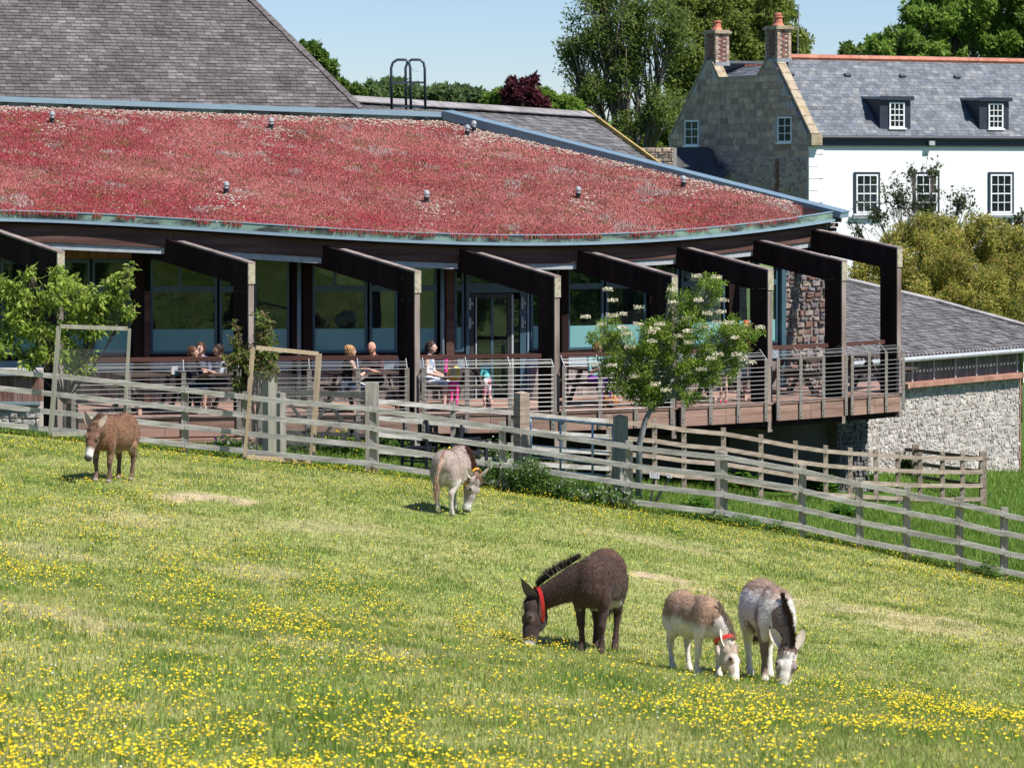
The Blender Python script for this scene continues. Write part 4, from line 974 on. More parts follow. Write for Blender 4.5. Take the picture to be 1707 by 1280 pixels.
pc = course_pieces(min(0, xs1), max(Lr, Lr + xs1), zl_, -.62, .27, .34, d=.04, proud=.03, jit=.15, inside=inpoly(ply), seed=12, gap=.012, pj=.006)
pc = [(x, z + .04, w_, h + .08, d, p) for x, z, w_, h, d, p in pc]
lay(pc, R0, rd, -fd, nb_, 'slate', M['cement_pieces'], brn, 'roof_tile', 300, key=lambda p: abs(p[0] - Lr) + abs(p[1]))
x = 0
while x < Lr - .05:
    x2 = min(x + 1.15, Lr); b = MB(); q0, q1 = R0 + rd * (x + .01), R0 + rd * (x2 - .01)
    b.prism([q0 + nb_ * .05, q1 + nb_ * .05, q1 + nb_ * .11 + fd * .62, q0 + nb_ * .11 + fd * .62], nb_ * .03); b.build('ridge_sheet', M['cement_roof'], brn); x = x2
b = MB(); b.prism([R0 + Vector((0, .1, 0)), R1 + Vector((0, .1, 0)), R1 + Vector((-3, 6, -2.4)), R0 + Vector((-3, 6, -2.4))], (0, 0, -.1)); b.build('rear_roof', M['cement_roof'], brn)
b = MB(); b.bar(R1 + nb_ * .1, E1_ + nb_ * .08, .12, .12, nb_); b.build('verge_strip', M['yellow_lichen'], brn)
b = MB(); b.prism([E1_ - Vector((0, 0, .1)), R1 - Vector((0, 0, .1)), R1 + Vector((-2.5, 5, -2.4)), R1 + Vector((-2.5, 5, -8)), E1_ - Vector((0, 0, 6))], (-.3, 0, 0)); b.build('gable_wall', M['mortar_grey'], brn)
b = MB(); b.prism([E1_ - Vector((0, 0, .1)), R0 + fallv * 1.3 - Vector((0, 0, .1)), R0 + fallv * 1.3 - Vector((0, 0, 7)), E1_ - Vector((0, 0, 7))], (-.1, .3, 0)); b.build('wall', M['mortar_grey'], brn)

# ------------------------------------------------------------ white house with stone gable
th = math.radians(25); r_ = Vector((math.cos(th), math.sin(th), 0)); g_ = Vector((-r_.y, r_.x, 0)); X0h = WX(1348, 110); H0 = Vector((X0h, 110, 0)); ZG = CZ - 8.2
def sfp(px): k = (px - 853.5) / F; return (k * 110 - X0h) / (r_.x - k * r_.y)
def tfp(px): k = (px - 853.5) / F; return (X0h - 110 * k) / (r_.y + r_.x * k)
def HP(s, t, z): return H0 + r_ * s + g_ * t + Vector((0, 0, z))
ZE = WZ(228, 110); ZR = WZ(97, 112.7); T1, T2, TW = tfp(1284), tfp(1182), tfp(1116); ZV = WZ(131, 114.5); ZR2 = WZ(99, 117)
house = thing('white_farmhouse', HP(0, 0, ZG), 'white rendered farmhouse with slate roof, stone gable and two brick chimneys', 'house')
LH = 22.0
b = MB(); b.prism([HP(0, 0, ZG), HP(LH, 0, ZG), HP(LH, 0, ZE), HP(0, 0, ZE)], g_ * .4); b.build('front_wall', M['white_render'], house)
gp = [(0.02, ZG), (0.02, ZE), (T1 - .15, ZR - .05), (T1 + .15, ZR - .05), (tfp(1264), ZV), (tfp(1200), ZV), (T2 - .15, ZR2 - .05), (T2 + .15, ZR2 - .05), (TW, WZ(236, 119.5)), (TW, ZG)]
b = MB(); b.prism([HP(-.02, t, z) for t, z in gp], r_ * .38); b.build('gable_wall', M['mortar'], house)
# windows in gable
gw = [(1144, 1167, 201, 243), (1299, 1322, 196, 238)]
boxes = [(tfp(b_), tfp(a_), WZ(y1, 112.5 if a_ > 1200 else 118), WZ(y0, 112.5 if a_ > 1200 else 118)) for a_, b_, y0, y1 in gw]
ing = inpoly(gp)
def ing2(x, z):
    if not ing(x, z): return False
    return not any(a - .12 < x < c + .12 and z0 - .1 < z < z1 + .1 for a, c, z0, z1 in boxes)
zsp = WZ(262, 114)
pcs = []
rr = random.Random(8); z = zsp
while z < ZR:
    h = rr.uniform(.2, .3); x = -rr.uniform(0, .4)
    while x < TW + .2:
        w_ = rr.uniform(.3, .75)
        if ing2(x + w_ / 2, z + h / 2) and ing(x + .1, z + .1) and ing(x + w_ - .1, z + .1): pcs.append((x + w_ / 2, z + h / 2, w_ - .03, h - .025, .1, .025 + rr.uniform(-.008, .008)))
        x += w_
    z += h
lay(pcs, H0 - r_ * .02, g_, (0, 0, 1), -r_, 'block', M['ashlar'], house, 'ashlar_block', 300)
lay(rubble_pieces(.1, TW - .1, WZ(420, 114), zsp - .02, (.13, .26), (.18, .5), .1, (0, .03), seed=15, gap=.03), H0 - r_ * .02, g_, (0, 0, 1), -r_, 'stone', M['ashlar'], house, 'rubble_stone', 250)
# brick toothing scar
t_sc = tfp(1297); pc = []
zz = WZ(335, 113)
while zz < WZ(265, 113):
    w_ = rr.uniform(.15, .34); pc.append((t_sc + rr.uniform(-.06, .06), zz, w_, .07, .1, .075)); zz += .085
lay(pc, H0 - r_ * .02, g_, (0, 0, 1), -r_, 'block', M['brick'], house, 'scar_brick', 60)
def sash(name, parent_loc, C, dx, nout, wd, ht, cols_, rows_, m, sur=None, surw=.09, arch=False, glass='glass_dark', rec=.06):
    """C centre of window on wall face, dx unit along the wall, nout outward"""
    w_ = thing(name, parent_loc); w_.parent = house; w_.location = C - root_loc(house)
    Z = Vector((0, 0, 1)); ax = (dx, nout, Z)
    def bx(cx, cz, sx, sz, off, th, mm, nm):
        bb = MB(); bb.box(C + dx * cx + Z * cz + nout * off, (sx, th, sz), ax); bb.build(nm, mm, w_)
    if sur:
        for sx in (-1, 1): bx(sx * (wd / 2 - surw / 2), 0, surw, ht, .02, .06, sur, 'surround')
        bx(0, ht / 2 - surw / 2, wd - 2 * surw, surw, .02, .06, sur, 'surround'); iw, ih = wd - 2 * surw, ht - surw * 1.4; cz0 = -surw * .3
    else: iw, ih, cz0 = wd, ht, 0
    bx(0, cz0, iw, ih, -.005, .01, M['surround'] , 'reveal_back') if False else None
    fw = .055
    for sx in (-1, 1): bx(sx * (iw / 2 - fw / 2), cz0, fw, ih, .025, .05, m, 'frame_stile')
    for sz in (-1, 1): bx(0, cz0 + sz * (ih / 2 - fw / 2), iw - 2 * fw, fw, .025, .05, m, 'frame_rail')
    gw_, gh_ = iw - 2 * fw, ih - 2 * fw
    for i in range(1, cols_): bx(-gw_ / 2 + gw_ * i / cols_, cz0, .026, gh_, .022, .04, m, 'glazing_bar')
    for i in range(1, rows_): bx(0, cz0 - gh_ / 2 + gh_ * i / rows_, gw_, .045 if i * 2 == rows_ else .026, .02, .044, m, 'glazing_bar')
    for i in range(cols_):
        for j in range(rows_):
            bx(-gw_ / 2 + gw_ * (i + .5) / cols_, cz0 - gh_ / 2 + gh_ * (j + .5) / rows_, gw_ / cols_ - .028, gh_ / rows_ - .03, .008, .006, M[glass], 'pane')
    bx(0, cz0, gw_, gh_, .0035, .003, M['interior'], 'unlit_room_sheet')  # thin dark sheet standing in for the unlit room behind the panes
    bx(0, -ht / 2 - .03, wd + .1, .06, .05, .12, m, 'sill')
    return w_
for (a_, c_, y0, y1), (t0, t1, z0, z1) in zip(gw, boxes):
    sash('window', (0, 0, 0), HP(-.03, (t0 + t1) / 2, (z0 + z1) / 2), -g_, -r_, t1 - t0, z1 - z0, 2, 3, M['frame_white'])
def front_win(px0, px1, y0, y1, cols_=3, rows_=4):
    s0, s1 = sfp(px0), sfp(px1); Ym = 110 + r_.y * (s0 + s1) / 2; z0, z1 = WZ(y1, Ym), WZ(y0, Ym)
    nout = Vector((r_.y, -r_.x, 0)); sash('window', (0, 0, 0), HP((s0 + s1) / 2, 0, (z0 + z1) / 2) + nout * .004, r_, nout, s1 - s0, z1 - z0, cols_, rows_, M['frame_white'], M['surround'])
for a_, c_ in ((1423, 1466), (1522, 1565), (1647, 1689), (1765, 1808)):
    front_win(a_, c_, 287, 356.5)
    if a_ == 1423: b = MB(); nn0 = Vector((r_.y, -r_.x, 0)); s0, s1 = sfp(1427), sfp(1462); b.prism([HP(s0, 0, WZ(352, 111)) + nn0 * .0088, HP(s1, 0, WZ(352, 111)) + nn0 * .0088, HP(s1, 0, WZ(309, 111)) + nn0 * .0088, HP(s0, 0, WZ(309, 111)) + nn0 * .0088], nn0 * .0015); b.build('window_blind', M['grey_trim'], house)
    front_win(a_, c_, 424, 498)
nout = Vector((r_.y, -r_.x, 0))
# sills ledge, quoins, gutter
for a_, c_ in ((1415, 1470), (1515, 1570), (1640, 1695)):
    b = MB(); s0, s1 = sfp(a_), sfp(c_); zz = WZ(364, 111.5); b.prism([HP(s0, 0, zz) + nout * .002, HP(s1, 0, zz) + nout * .002, HP(s1, 0, zz + .07) + nout * .002, HP(s0, 0, zz + .07) + nout * .002], nout * .12); b.build('string_sill', M['lead'], house)
zz = WZ(520, 110); i = 0
while zz < ZE - .5:
    w_ = .62 if i % 2 else .42; b = MB(); b.prism([HP(.0, 0, zz) + nout * .001, HP(w_, 0, zz) + nout * .001, HP(w_, 0, zz + .42) + nout * .001, HP(.0, 0, zz + .42) + nout * .001], nout * .018); b.build('quoin', M['white_render'], house); zz += .445; i += 1
b = MB(); b.prism([HP(.02, 0, ZE - .34), HP(LH, 0, ZE - .34), HP(LH, 0, ZE - .06), HP(.02, 0, ZE - .06)], nout * .1); b.build('fascia', M['surround'], house)
b = MB(); b.tube([HP(.02, 0, ZE - .02) + nout * .19, HP(LH, 0, ZE - .02) + nout * .19], .075, 8); b.build('gutter', M['surround'], house)
b = MB(); c = HP(sfp(1548), 0, WZ(239, 112)) + nout * .2; b.box(c, (.24, .1, .16), (r_, nout, Vector((0, 0, 1)))); b.build('floodlight', M['silver'], house)
# roof planes: front
eV = HP(0, 0, ZE) + nout * .15; rV = HP(0, T1, ZR); upv = (rV - eV); TLh = upv.length; upn = upv.normalized(); nr = r_.cross(upn)
if nr.z < 0: nr = -nr
b = MB(); b.prism([eV + r_ * .2, eV + r_ * LH, eV + r_ * LH + upv, eV + r_ * .2 + upv], -nr * .1); b.build('roof', M['slate_bed'], house)
pc = course_pieces(.3, LH - 4, .0, TLh, .175, .29, d=.02, proud=.018, jit=.08, seed=13, gap=.007, pj=.003)
pc = [(x, z + .03, w_, h + .07, d, p) for x, z, w_, h, d, p in pc]
lay(pc, eV, r_, upn, nr, 'slate', M['slate_blue'], house, 'slate', 300, key=lambda p: p[0] + abs(p[1] - 2))
b = MB(); b.prism([HP(.2, T1 + .02, ZR), HP(LH, T1 + .02, ZR), HP(LH, (T1 + T2) / 2, ZR - 1.2), HP(.2, (T1 + T2) / 2, ZR - 1.2)], (0, 0, -.1)); b.build('roof', M['slate_plain'], house)
b = MB(); b.prism([HP(.2, T2, ZR2 - .05), HP(LH, T2, ZR2 - .05), HP(LH, TW, ZE), HP(.2, TW, ZE)], (0, 0, -.1)); b.build('roof', M['slate_plain'], house)
# cross roof seen in the notch
ca, cb = HP(.35, tfp(1272) - .2, ZV - .02), HP(.35, tfp(1186) + .5, ZV - .02); cu = Vector((r_.x * 1.3, r_.y * 1.3, WZ(107, 115.5) - ZV))
b = MB(); b.prism([ca, cb, cb + cu, ca + cu], (0, 0, -.08)); b.build('cross_roof', M['slate_plain'], house)
cn = g_.cross(cu.normalized());
if cn.z < 0: cn = -cn
pc = course_pieces(0, (cb - ca).length, 0, cu.length, .175, .29, d=.02, proud=.02, jit=.08, seed=14, gap=.007)
lay(pc, ca, g_, cu.normalized(), cn, 'slate', M['slate_blue'], house, 'slate', 120)
for i in range(12):
    b = MB(); t0 = (cb - ca).length * i / 12; b.tube([ca + cu + g_ * t0, ca + cu + g_ * (t0 + .36)], .075, 6); b.build('ridge_tile', M['terracotta'], house)
s = .25
while s < LH - 3:
    b = MB(); b.tube([HP(s, T1, ZR + .03), HP(s + .44, T1, ZR + .03)], .13, 7); b.build('ridge_tile', M['terracotta'], house); s += .45
for a_ in (1367, 1463, 1556, 1648):
    yy = 126; 
    s = sfp(a_); c = eV + r_ * s + upn * (TLh * .78) + nr * .06; b = MB(); b.box(c, (.26, .07, .14), (r_, nr, upn)); b.build('vent_slate', M['surround'], house)
# gable copings
def coping(pa, pb, n_, wd):
    d = (pb - pa); L_ = d.length / n_; dn = d.normalized()
    for i in range(n_):
        b = MB(); b.bar(pa + dn * (L_ * i + .008), pa + dn * (L_ * (i + 1) - .008), wd, .11 + R.uniform(-.01, .01), Vector((0, 0, 1))); b.build('coping_stone', M['coping_stone'], house)
coping(HP(.2, 0 - .1, ZE + .08), HP(.2, T1 - .2, ZR + .05), 9, .36)
coping(HP(.15, T1 + .2, ZR - .05), HP(.15, tfp(1264), ZV + .05), 3, .4)
coping(HP(.15, tfp(1264), ZV + .04), HP(.15, tfp(1200), ZV + .04), 5, .4)
coping(HP(.15, tfp(1200), ZV + .05), HP(.15, T2 - .2, ZR2 - .05), 3, .4)
coping(HP(.1, T2 + .2, ZR2 - .02), HP(.1, TW + .05, WZ(236, 119.5) + .05), 9, .3)
b = MB(); b.box(HP(.18, -.12, ZE - .12), (.46, .35, .4), (r_, g_, Vector((0, 0, 1)))); b.build('kneeler_stone', M['coping_stone'], house)
def chimney(t, zb, ztop, pot2):
    ch = thing('chimney', HP(.3, t, zb) - root_loc(house)); ch.parent = house; Z = Vector((0, 0, 1))
    sx, sy = .6, .92; c0 = HP(.34, t, 0)
    b = MB(); b.box(c0 + Z * ((zb + ztop) / 2), (sx - .06, sy - .06, ztop - zb), (r_, g_, Z)); b.build('stack_core', M['mortar'], ch)
    for O, ax, L_, n_ in ((c0 - r_ * sx / 2 + g_ * sy / 2, -g_, sy, -r_), (c0 - r_ * sx / 2 - g_ * sy / 2, r_, sx, nout)):
        pcs_ = course_pieces(.0, L_, zb + .0, ztop - .02, .085, .24, d=.06, proud=.0, jit=.05, seed=int(t * 10), gap=.014)
        # stone quoins at the corners, bricks between
        br = [p for p in pcs_ if .14 < p[0] < L_ - .14]; lay(br, Vector((O.x, O.y, 0)), ax, Z, n_, 'block', M['brick'], ch, 'brick', 120)
        q_ = []; zz = zb; 
        while zz < ztop - .1:
            for xx in (.065, L_ - .065): q_.append((xx, zz + .1, .13, .19, .07, .005))
            zz += .2
        lay(q_, Vector((O.x, O.y, 0)), ax, Z, n_, 'block', M['ashlar'], ch, 'quoin_stone', 60)
    b = MB(); b.box(c0 + Z * (ztop + .04), (sx + .16, sy + .16, .09), (r_, g_, Z)); b.box(c0 + Z * (ztop + .11), (sx + .04, sy + .04, .06), (r_, g_, Z)); b.build('cap_stone', M['coping_stone'], ch)
    z0 = ztop + .14; b = MB(); b.tube([c0 + Z * z0, c0 + Z * (z0 + .08), c0 + Z * (z0 + .1), c0 + Z * (z0 + .3), c0 + Z * (z0 + .32), c0 + Z * (z0 + .38)], [.24, .2, .17, .15, .19, .18], 12); b.build('chimney_pot', M['terracotta'], ch)
    if pot2: b = MB(); b.tube([c0 + Z * (z0 + .38), c0 + Z * (z0 + .42), c0 + Z * (z0 + .5)], [.12, .16, .1], 10); b.build('pot_cowl', M['terracotta'], ch)
    b = MB(); b.box(c0 + Z * (zb + .05), (sx + .05, sy + .05, .14), (r_, g_, Z)); b.build('lead_flashing', M['lead'], ch)
chimney(T1, ZR - .15, WZ(50, 112.7), True); chimney(T2, ZR2 - .25, WZ(57, 117), False)
b = MB(); a_ = W(1330, 75, 113.5); b.tube([W(1330, 98, 113.5), W(1330.5, 40, 113.5), W(1330, 10, 113.5)], .012, 5); b.tube([W(1322, 45, 113.5), W(1331, 46, 113.5)], .01, 4); b.tube([W(1331.5, 10, 113.5), W(1331.5, 42, 113.5)], .03, 6); b.build('aerial', M['grey_trim'], house)
# dormers
def dormer(pxa, pxb):
    s0, s1 = sfp(pxa), sfp(pxb); d0 = .13; dm = thing('dormer', HP(s0, d0, ZE) - root_loc(house)); dm.parent = house
    tan = (ZR - ZE) / (T1 + .15); zb = ZE + (d0 + .15) * tan; zt = zb + 1.12; back_ = zt and (zt - zb) / tan
    b = MB(); b.prism([HP(s0, d0, zb - .1), HP(s0, d0, zt), HP(s0, d0 + back_ + .1, zt)], r_ * .1); b.prism([HP(s1 - .1, d0, zb - .1), HP(s1 - .1, d0, zt), HP(s1 - .1, d0 + back_ + .1, zt)], r_ * .1); b.build('dormer_cheek', M['slate_bed'] if False else M['surround'], dm)
    b = MB(); b.prism([HP(s0 + .1, d0, zb - .1), HP(s1 - .1, d0, zb - .1), HP(s1 - .1, d0, zt), HP(s0 + .1, d0, zt)], g_ * .06); b.build('dormer_front', M['surround'], dm)
    b = MB(); b.prism([HP(s0 - .08, d0 - .1, zt), HP(s1 + .08, d0 - .1, zt), HP(s1 + .08, d0 + back_ + .2, zt + .04), HP(s0 - .08, d0 + back_ + .2, zt + .04)], (0, 0, .1)); b.build('dormer_roof', M['lead'], dm)
    b = MB(); b.prism([HP(s0 - .08, d0 - .13, zt - .03), HP(s1 + .08, d0 - .13, zt - .03), HP(s1 + .08, d0 - .13, zt + .12), HP(s0 - .08, d0 - .13, zt + .12)], g_ * .03); b.build('dormer_fascia', M['surround'], dm)
    sash('window', (0, 0, 0), HP((s0 + s1) / 2 + .05, d0 - .004, (zb + zt) / 2 - .02), r_, nout, .66, .95, 3, 4, M['frame_white'])
dormer(1470, 1521); dormer(1636, 1685)
b = MB(); p0 = HP(sfp(1692), 0, WZ(418, 112)); b.prism([p0, p0 + r_ * 2.5, p0 + r_ * 2.5 + Vector((0, 0, .3)), p0 + Vector((0, 0, .3))], nout * 1.2); b.build('porch_roof', M['lead'], house)
b = MB(); b.prism([p0 + r_ * .1 - Vector((0, 0, 2.6)), p0 + r_ * 2.4 - Vector((0, 0, 2.6)), p0 + r_ * 2.4, p0 + r_ * .1], nout * 1.0); b.build('porch_wall', M['pale_panel'], house)
# lean-to and low stone wing left of the gable
lt = thing('stone_outbuilding', W(1125, 290, 106), 'small stone outbuilding with dark slate lean-to against the farmhouse gable', 'outbuilding')
a = [W(1062, 247, 108), W(1122, 246, 108), W(1122, 330, 108), W(1062, 330, 108)]
b = MB(); b.prism(a, (0.3, 3, 0)); b.build('wall', M['mortar_grey'], lt)
lay(rubble_pieces(0, a[1].x - a[0].x, 0, 1.6, (.12, .22), (.2, .4), .1, (0, .03), seed=16), Vector((a[0].x, 108, WZ(320, 108))), (1, 0, 0), (0, 0, 1), (0, -1, 0), 'stone', M['ashlar'], lt, 'stone', 120)
lo = [W(1121, 300, 113.5), W(1200, 318, 113), W(1186, 245, 116.8), W(1121, 246, 117.5)]
b = MB(); b.prism(lo, (0, .1, -.1)); b.build('lean_to_roof', M['slate_bed'], lt)
rx = (lo[1] - lo[0]).normalized(); uy = (lo[3] - lo[0]); uy = (uy - rx * uy.dot(rx)).normalized(); nn_ = rx.cross(uy)
lay(course_pieces(0.02, 1.6, 0, 3.8, .2, .3, d=.02, proud=.02, seed=17), lo[0], rx, uy, nn_, 'slate', M['slate_blue'], lt, 'slate', 80)
b = MB(); b.prism([lo[0] - Vector((0, 0, .1)), lo[1] - Vector((0, 0, .1)), lo[1] - Vector((0, 0, 5)), lo[0] - Vector((0, 0, 5))], (0, .3, 0)); b.build('lean_to_wall', M['mortar_grey'], lt)

# ------------------------------------------------------------ low barn on the right
lb = thing('low_stone_barn', W(1560, 700, 70), 'low barn with grey slate roof above a pale rubble stone wall', 'barn')
E0, E1 = W(1395, 604, 68.2), W(1790, 572.3, 75.6); E1.z = E0.z; rb = (E1 - E0); rb.normalize(); bh = Vector((-rb.y, rb.x, 0)); s20 = math.radians(20); ub = bh * math.cos(s20) + Vector((0, 0, math.sin(s20))); nb2 = rb.cross(ub)
if nb2.z < 0: nb2 = -nb2
def onpl(px, py):
    ray = Vector(((px - 853.5) / F, 1, (290 - py) / F)); o_ = Vector((0, 0, CZ)); t = (E0 - o_).dot(nb2) / ray.dot(nb2); p = o_ + ray * t; return ((p - E0).dot(rb), (p - E0).dot(ub))
pl = [(-3, 0), onpl(1795, 571), onpl(1795, 568), onpl(1707, 545), onpl(1560, 504), onpl(1415, 470), onpl(1300, 448), (-3, onpl(1300, 448)[1])]
b = MB(); b.prism([E0 + rb * x + ub * z for x, z in pl], -nb2 * .1); b.build('roof', M['slate_bed'], lb)
pc = course_pieces(-1, 16, 0, 11, .16, .24, d=.04, proud=.025, jit=.25, inside=inpoly(pl), seed=19, gap=.006, pj=.012)
pc = [(x, z + .03, w_, h + .06, d, p) for x, z, w_, h, d, p in pc]
lay(pc, E0, rb, ub, nb2, 'slate', M['cement_pieces'], lb, 'slate', 300, key=lambda p: p[1] + abs(p[0] - 3.5) * .3)
hp2 = [onpl(1300, 448), onpl(1415, 470), onpl(1560, 504), onpl(1707, 545), onpl(1795, 568)]
for i in range(4):
    p, q = E0 + rb * hp2[i][0] + ub * hp2[i][1] + nb2 * .05, E0 + rb * hp2[i + 1][0] + ub * hp2[i + 1][1] + nb2 * .05
    b = MB(); b.bar(p, q, .22, .06, nb2); b.build('hip_capping', M['cement_roof'], lb)
b = MB(); q0 = E0 + rb * hp2[0][0] + ub * hp2[0][1]; q1 = E0 + rb * hp2[3][0] + ub * hp2[3][1]; b.prism([q0, q1, q1 + Vector((1, 6, -1.8)), q0 + Vector((-2, 6, -1.8))], (0, 0, -.1)); b.build('rear_roof', M['cement_roof'], lb)
nb3 = Vector((rb.y, -rb.x, 0)); Wb = E0 - nb3 * .28
x = -1
while x < 9.5:      # scalloped ends of the lowest course
    b = MB(); b.box(E0 + rb * x + nb2 * .02 - ub * .02, (.075, .06, .07), (rb, ub, nb2)); b.build('eave_tile', M['cement_roof'], lb); x += .15
b = MB(); b.tube([E0 + nb3 * .07 + Vector((0, 0, -.06)), E0 + rb * 10.5 + nb3 * .07 + Vector((0, 0, -.06))], .06, 8); b.build('gutter', M['grey_trim'], lb)
def bs(px): k = (px - 853.5) / F; return (k * Wb.y - Wb.x) / (rb.x - k * rb.y)
zc1, zc0 = WZ(612, 70) - .42, WZ(612, 70) - .42
z_top = E0.z - .1; z_cop = WZ(641, 69.8); sR = bs(1693)
x = -1.2; k = 0
while x < bs(1700):
    b = MB(); b.box(Wb + rb * (x + .05) + nb3 * .012 + Vector((0, 0, (z_top + z_cop) / 2 - Wb.z)), (.09, .03, z_top - z_cop), (rb, nb3, Vector((0, 0, 1)))); b.build('ribbed_board', M['grey_boards'], lb); x += .1; k += 1
    if k % 9 == 0:
        b = MB(); b.box(Wb + rb * x + nb3 * .04 + Vector((0, 0, (z_top + z_cop) / 2 - Wb.z)), (.05, .04, z_top - z_cop), (rb, nb3, Vector((0, 0, 1)))); b.build('batten', M['grey_trim'], lb)
b = MB(); b.prism([Wb + rb * -1.2 + Vector((0, 0, z_top - Wb.z + .08)), Wb + rb * bs(1700) + Vector((0, 0, z_top - Wb.z + .08)), Wb + rb * bs(1700) + Vector((0, 0, z_cop - Wb.z)), Wb + rb * -1.2 + Vector((0, 0, z_cop - Wb.z))], -nb3 * .1); b.build('board_backing', M['slate_bed'], lb)
x = -1.2
while x < sR:
    x2 = min(x + .42, sR); b = MB(); b.box(Wb + rb * ((x + x2) / 2) + nb3 * .1 + Vector((0, 0, z_cop - Wb.z - .06)), (x2 - x - .008, .42, .11), (rb, nb3, Vector((0, 0, 1)))); b.build('coping_tile', M['terra_coping'], lb); x = x2
zgb = min(G((Wb + rb * 1).x, 69), G((Wb + rb * 7).x, 74)) - .3
b = MB(); b.prism([Wb + rb * -1.2 + nb3 * .1 + Vector((0, 0, zgb - Wb.z)), Wb + rb * sR + nb3 * .1 + Vector((0, 0, zgb - Wb.z)), Wb + rb * sR + nb3 * .1 + Vector((0, 0, z_cop - Wb.z - .12)), Wb + rb * -1.2 + nb3 * .1 + Vector((0, 0, z_cop - Wb.z - .12))], -nb3 * .5); b.build('wall_core', M['mortar'], lb)
lay([(x + R.uniform(-.02, .02), min(max(z + R.uniform(-.035, .035), .06), z_cop - .2 - zgb), w_ * R.uniform(.8, 1.25), h * R.uniform(.75, 1.35), d, R.uniform(.004, .028)) for x, z, w_, h, d, _ in rubble_pieces(bs(1436), sR, 0, z_cop - .13 - zgb, (.06, .14), (.06, .17), .08, (0, .012), seed=20, gap=.0)], Wb + nb3 * .1 + Vector((0, 0, zgb - Wb.z)), rb, (0, 0, 1), nb3, 'stone', M['rubble_pale'], lb, 'stone', 300, key=lambda p: abs(p[0] - 4) + abs(p[1] - 2))
p = Wb + rb * bs(1703) + nb3 * .2; b = MB(); b.tube([Vector((p.x, p.y, zgb)), Vector((p.x, p.y, E0.z - .1))], .08, 10); b.build('downpipe', M['stanchion'], lb, smooth=True)
b = MB(); q = Wb + rb * (sR + .02); b.box(Vector((q.x, q.y, (zgb + z_cop) / 2)) + nb3 * .1, (.04, .06, z_cop - zgb), (rb, nb3, Vector((0, 0, 1)))); b.build('corner_pipe', M['terra_coping'], lb)

# ------------------------------------------------------------ fences
def rail_between(p, q, wd, ht, m, name, parent, jz=0):
    d = (q - p).normalized(); b = MB(); b.bar(p + d * .004, q - d * .004, wd, ht); b.build(name, m, parent)
fence = thing('post_and_rail_fence', W(622, 790, 52.4), 'weathered silver four-rail timber fence running across the paddock', 'fence')
RH = [.165, .475, .795, 1.115]
pts_f = [Vector((WX(a, c), c, 0)) for a, _, c in FENCE[1:]]
pts_f[0] = Vector((WX(-60, 53.1), 53.1, 0))
for p in pts_f: p.z = G(p.x, p.y)
posts_f = [(0, 724)] 
for i, ((a, gy, c), p) in enumerate(zip(FENCE[1:], pts_f)):
    if a in (0, 100): continue
    hh = 1.2 + R.uniform(-.02, .03); tl = R.uniform(-.012, .012)
    if a == 838 or a == 1050: hh = 1.22
    zg = p.z - .25; zt = WZ(gy, c) + hh
    b = MB(); b.bar(Vector((p.x, p.y + .085, zg)), Vector((p.x + tl, p.y + .085, zt)), .12, .11, Vector((0, 1, 0))); b.build('post', M['fence_post'], fence)
# continuous rails, each bay a separate board, heights follow the measured line
gys = [FENCE[1][1] - 7] + [f[1] for f in FENCE[2:]]
for i in range(len(pts_f) - 1):
    if FENCE[i + 1][0] == 0: pass
    for h in RH:
        z0 = WZ(gys[i], FENCE[i + 1][2]) + h + R.uniform(-.012, .012); z1 = WZ(gys[i + 1], FENCE[i + 2][2]) + h + R.uniform(-.012, .012)
        p, q = Vector((pts_f[i].x, pts_f[i].y, z0)), Vector((pts_f[i + 1].x, pts_f[i + 1].y, z1))
        rail_between(p, q, .035, .088, M['fence'], 'rail', fence)
for (x0, x1, y0, yb, Y_) in ((612.5, 628, 637, 772, 52.9), (1195, 1206, 752, 868, 51.9)):
    c = (x0 + x1) / 2; wd = (x1 - x0 + 6) * Y_ / F; b = MB(); b.bar(W(c, yb + 25, Y_), W(c, y0, Y_), wd, wd, Vector((0, 1, 0))); b.build('strainer_post', M['fence_post'], fence)
# second fence behind
BF = [(630, 669, 54.3), (755, 680, 55), (856, 688, 55.6), (940, 697, 56.3), (1015, 702, 57), (1092, 709, 57.8), (1141, 717, 58.5), (1207, 723, 59.4), (1269, 734, 60.4), (1327, 745, 61.4), (1377, 752, 62.4), (1418, 755.5, 63.2), (1461, 758.5, 64),
      (1497, 761, 64.6), (1534, 763, 65.2), (1572, 764, 65.7), (1605, 764, 66), (1638, 764, 66.3)]
bf = thing('pen_fence', W(1269, 800, 60.4), 'tan three and four rail timber fence curving round the pen behind the first fence', 'fence')
pb = [W(a, y, c) for a, y, c in BF]
for i, p in enumerate(pb):
    if i == 0: continue
    b = MB(); b.bar(Vector((p.x, p.y + .07, p.z - 1.6)), Vector((p.x + R.uniform(-.01, .01), p.y + .07, p.z + .1 + R.uniform(0, .03))), .095, .095, Vector((0, 1, 0))); b.build('post', M['fence_tan'] if i > 3 else M['fence_post'], bf)
for i in range(len(pb) - 1):
    for k, h in enumerate((0, -.30, -.60, -.9)):
        z_ = Vector((0, 0, h)); rail_between(pb[i] + z_, pb[i + 1] + z_, .035, .085, M['fence_tan'] if i > 3 else M['fence'], 'rail', bf)
ret = [W(1638, 764, 66.3), W(1526, 751, 70), W(1418, 738, 73.5)]
for i, (a, y, c) in enumerate(((1638, 752, 66.5), (1526, 740, 70.1), (1418, 728, 73.6))):
    if a == 1638: a += .5
    p = W(a, y, c); b = MB(); b.bar(Vector((p.x, p.y, p.z - 1.7)), p, .15, .15, Vector((0, 1, 0))); b.build('corner_post', M['fence_tan'], bf)
for i in range(2):
    for h in (0, -.3, -.6): z_ = Vector((0, 0, h)); rail_between(ret[i] + z_, ret[i + 1] + z_, .035, .085, M['dark_gate'], 'rail', bf)
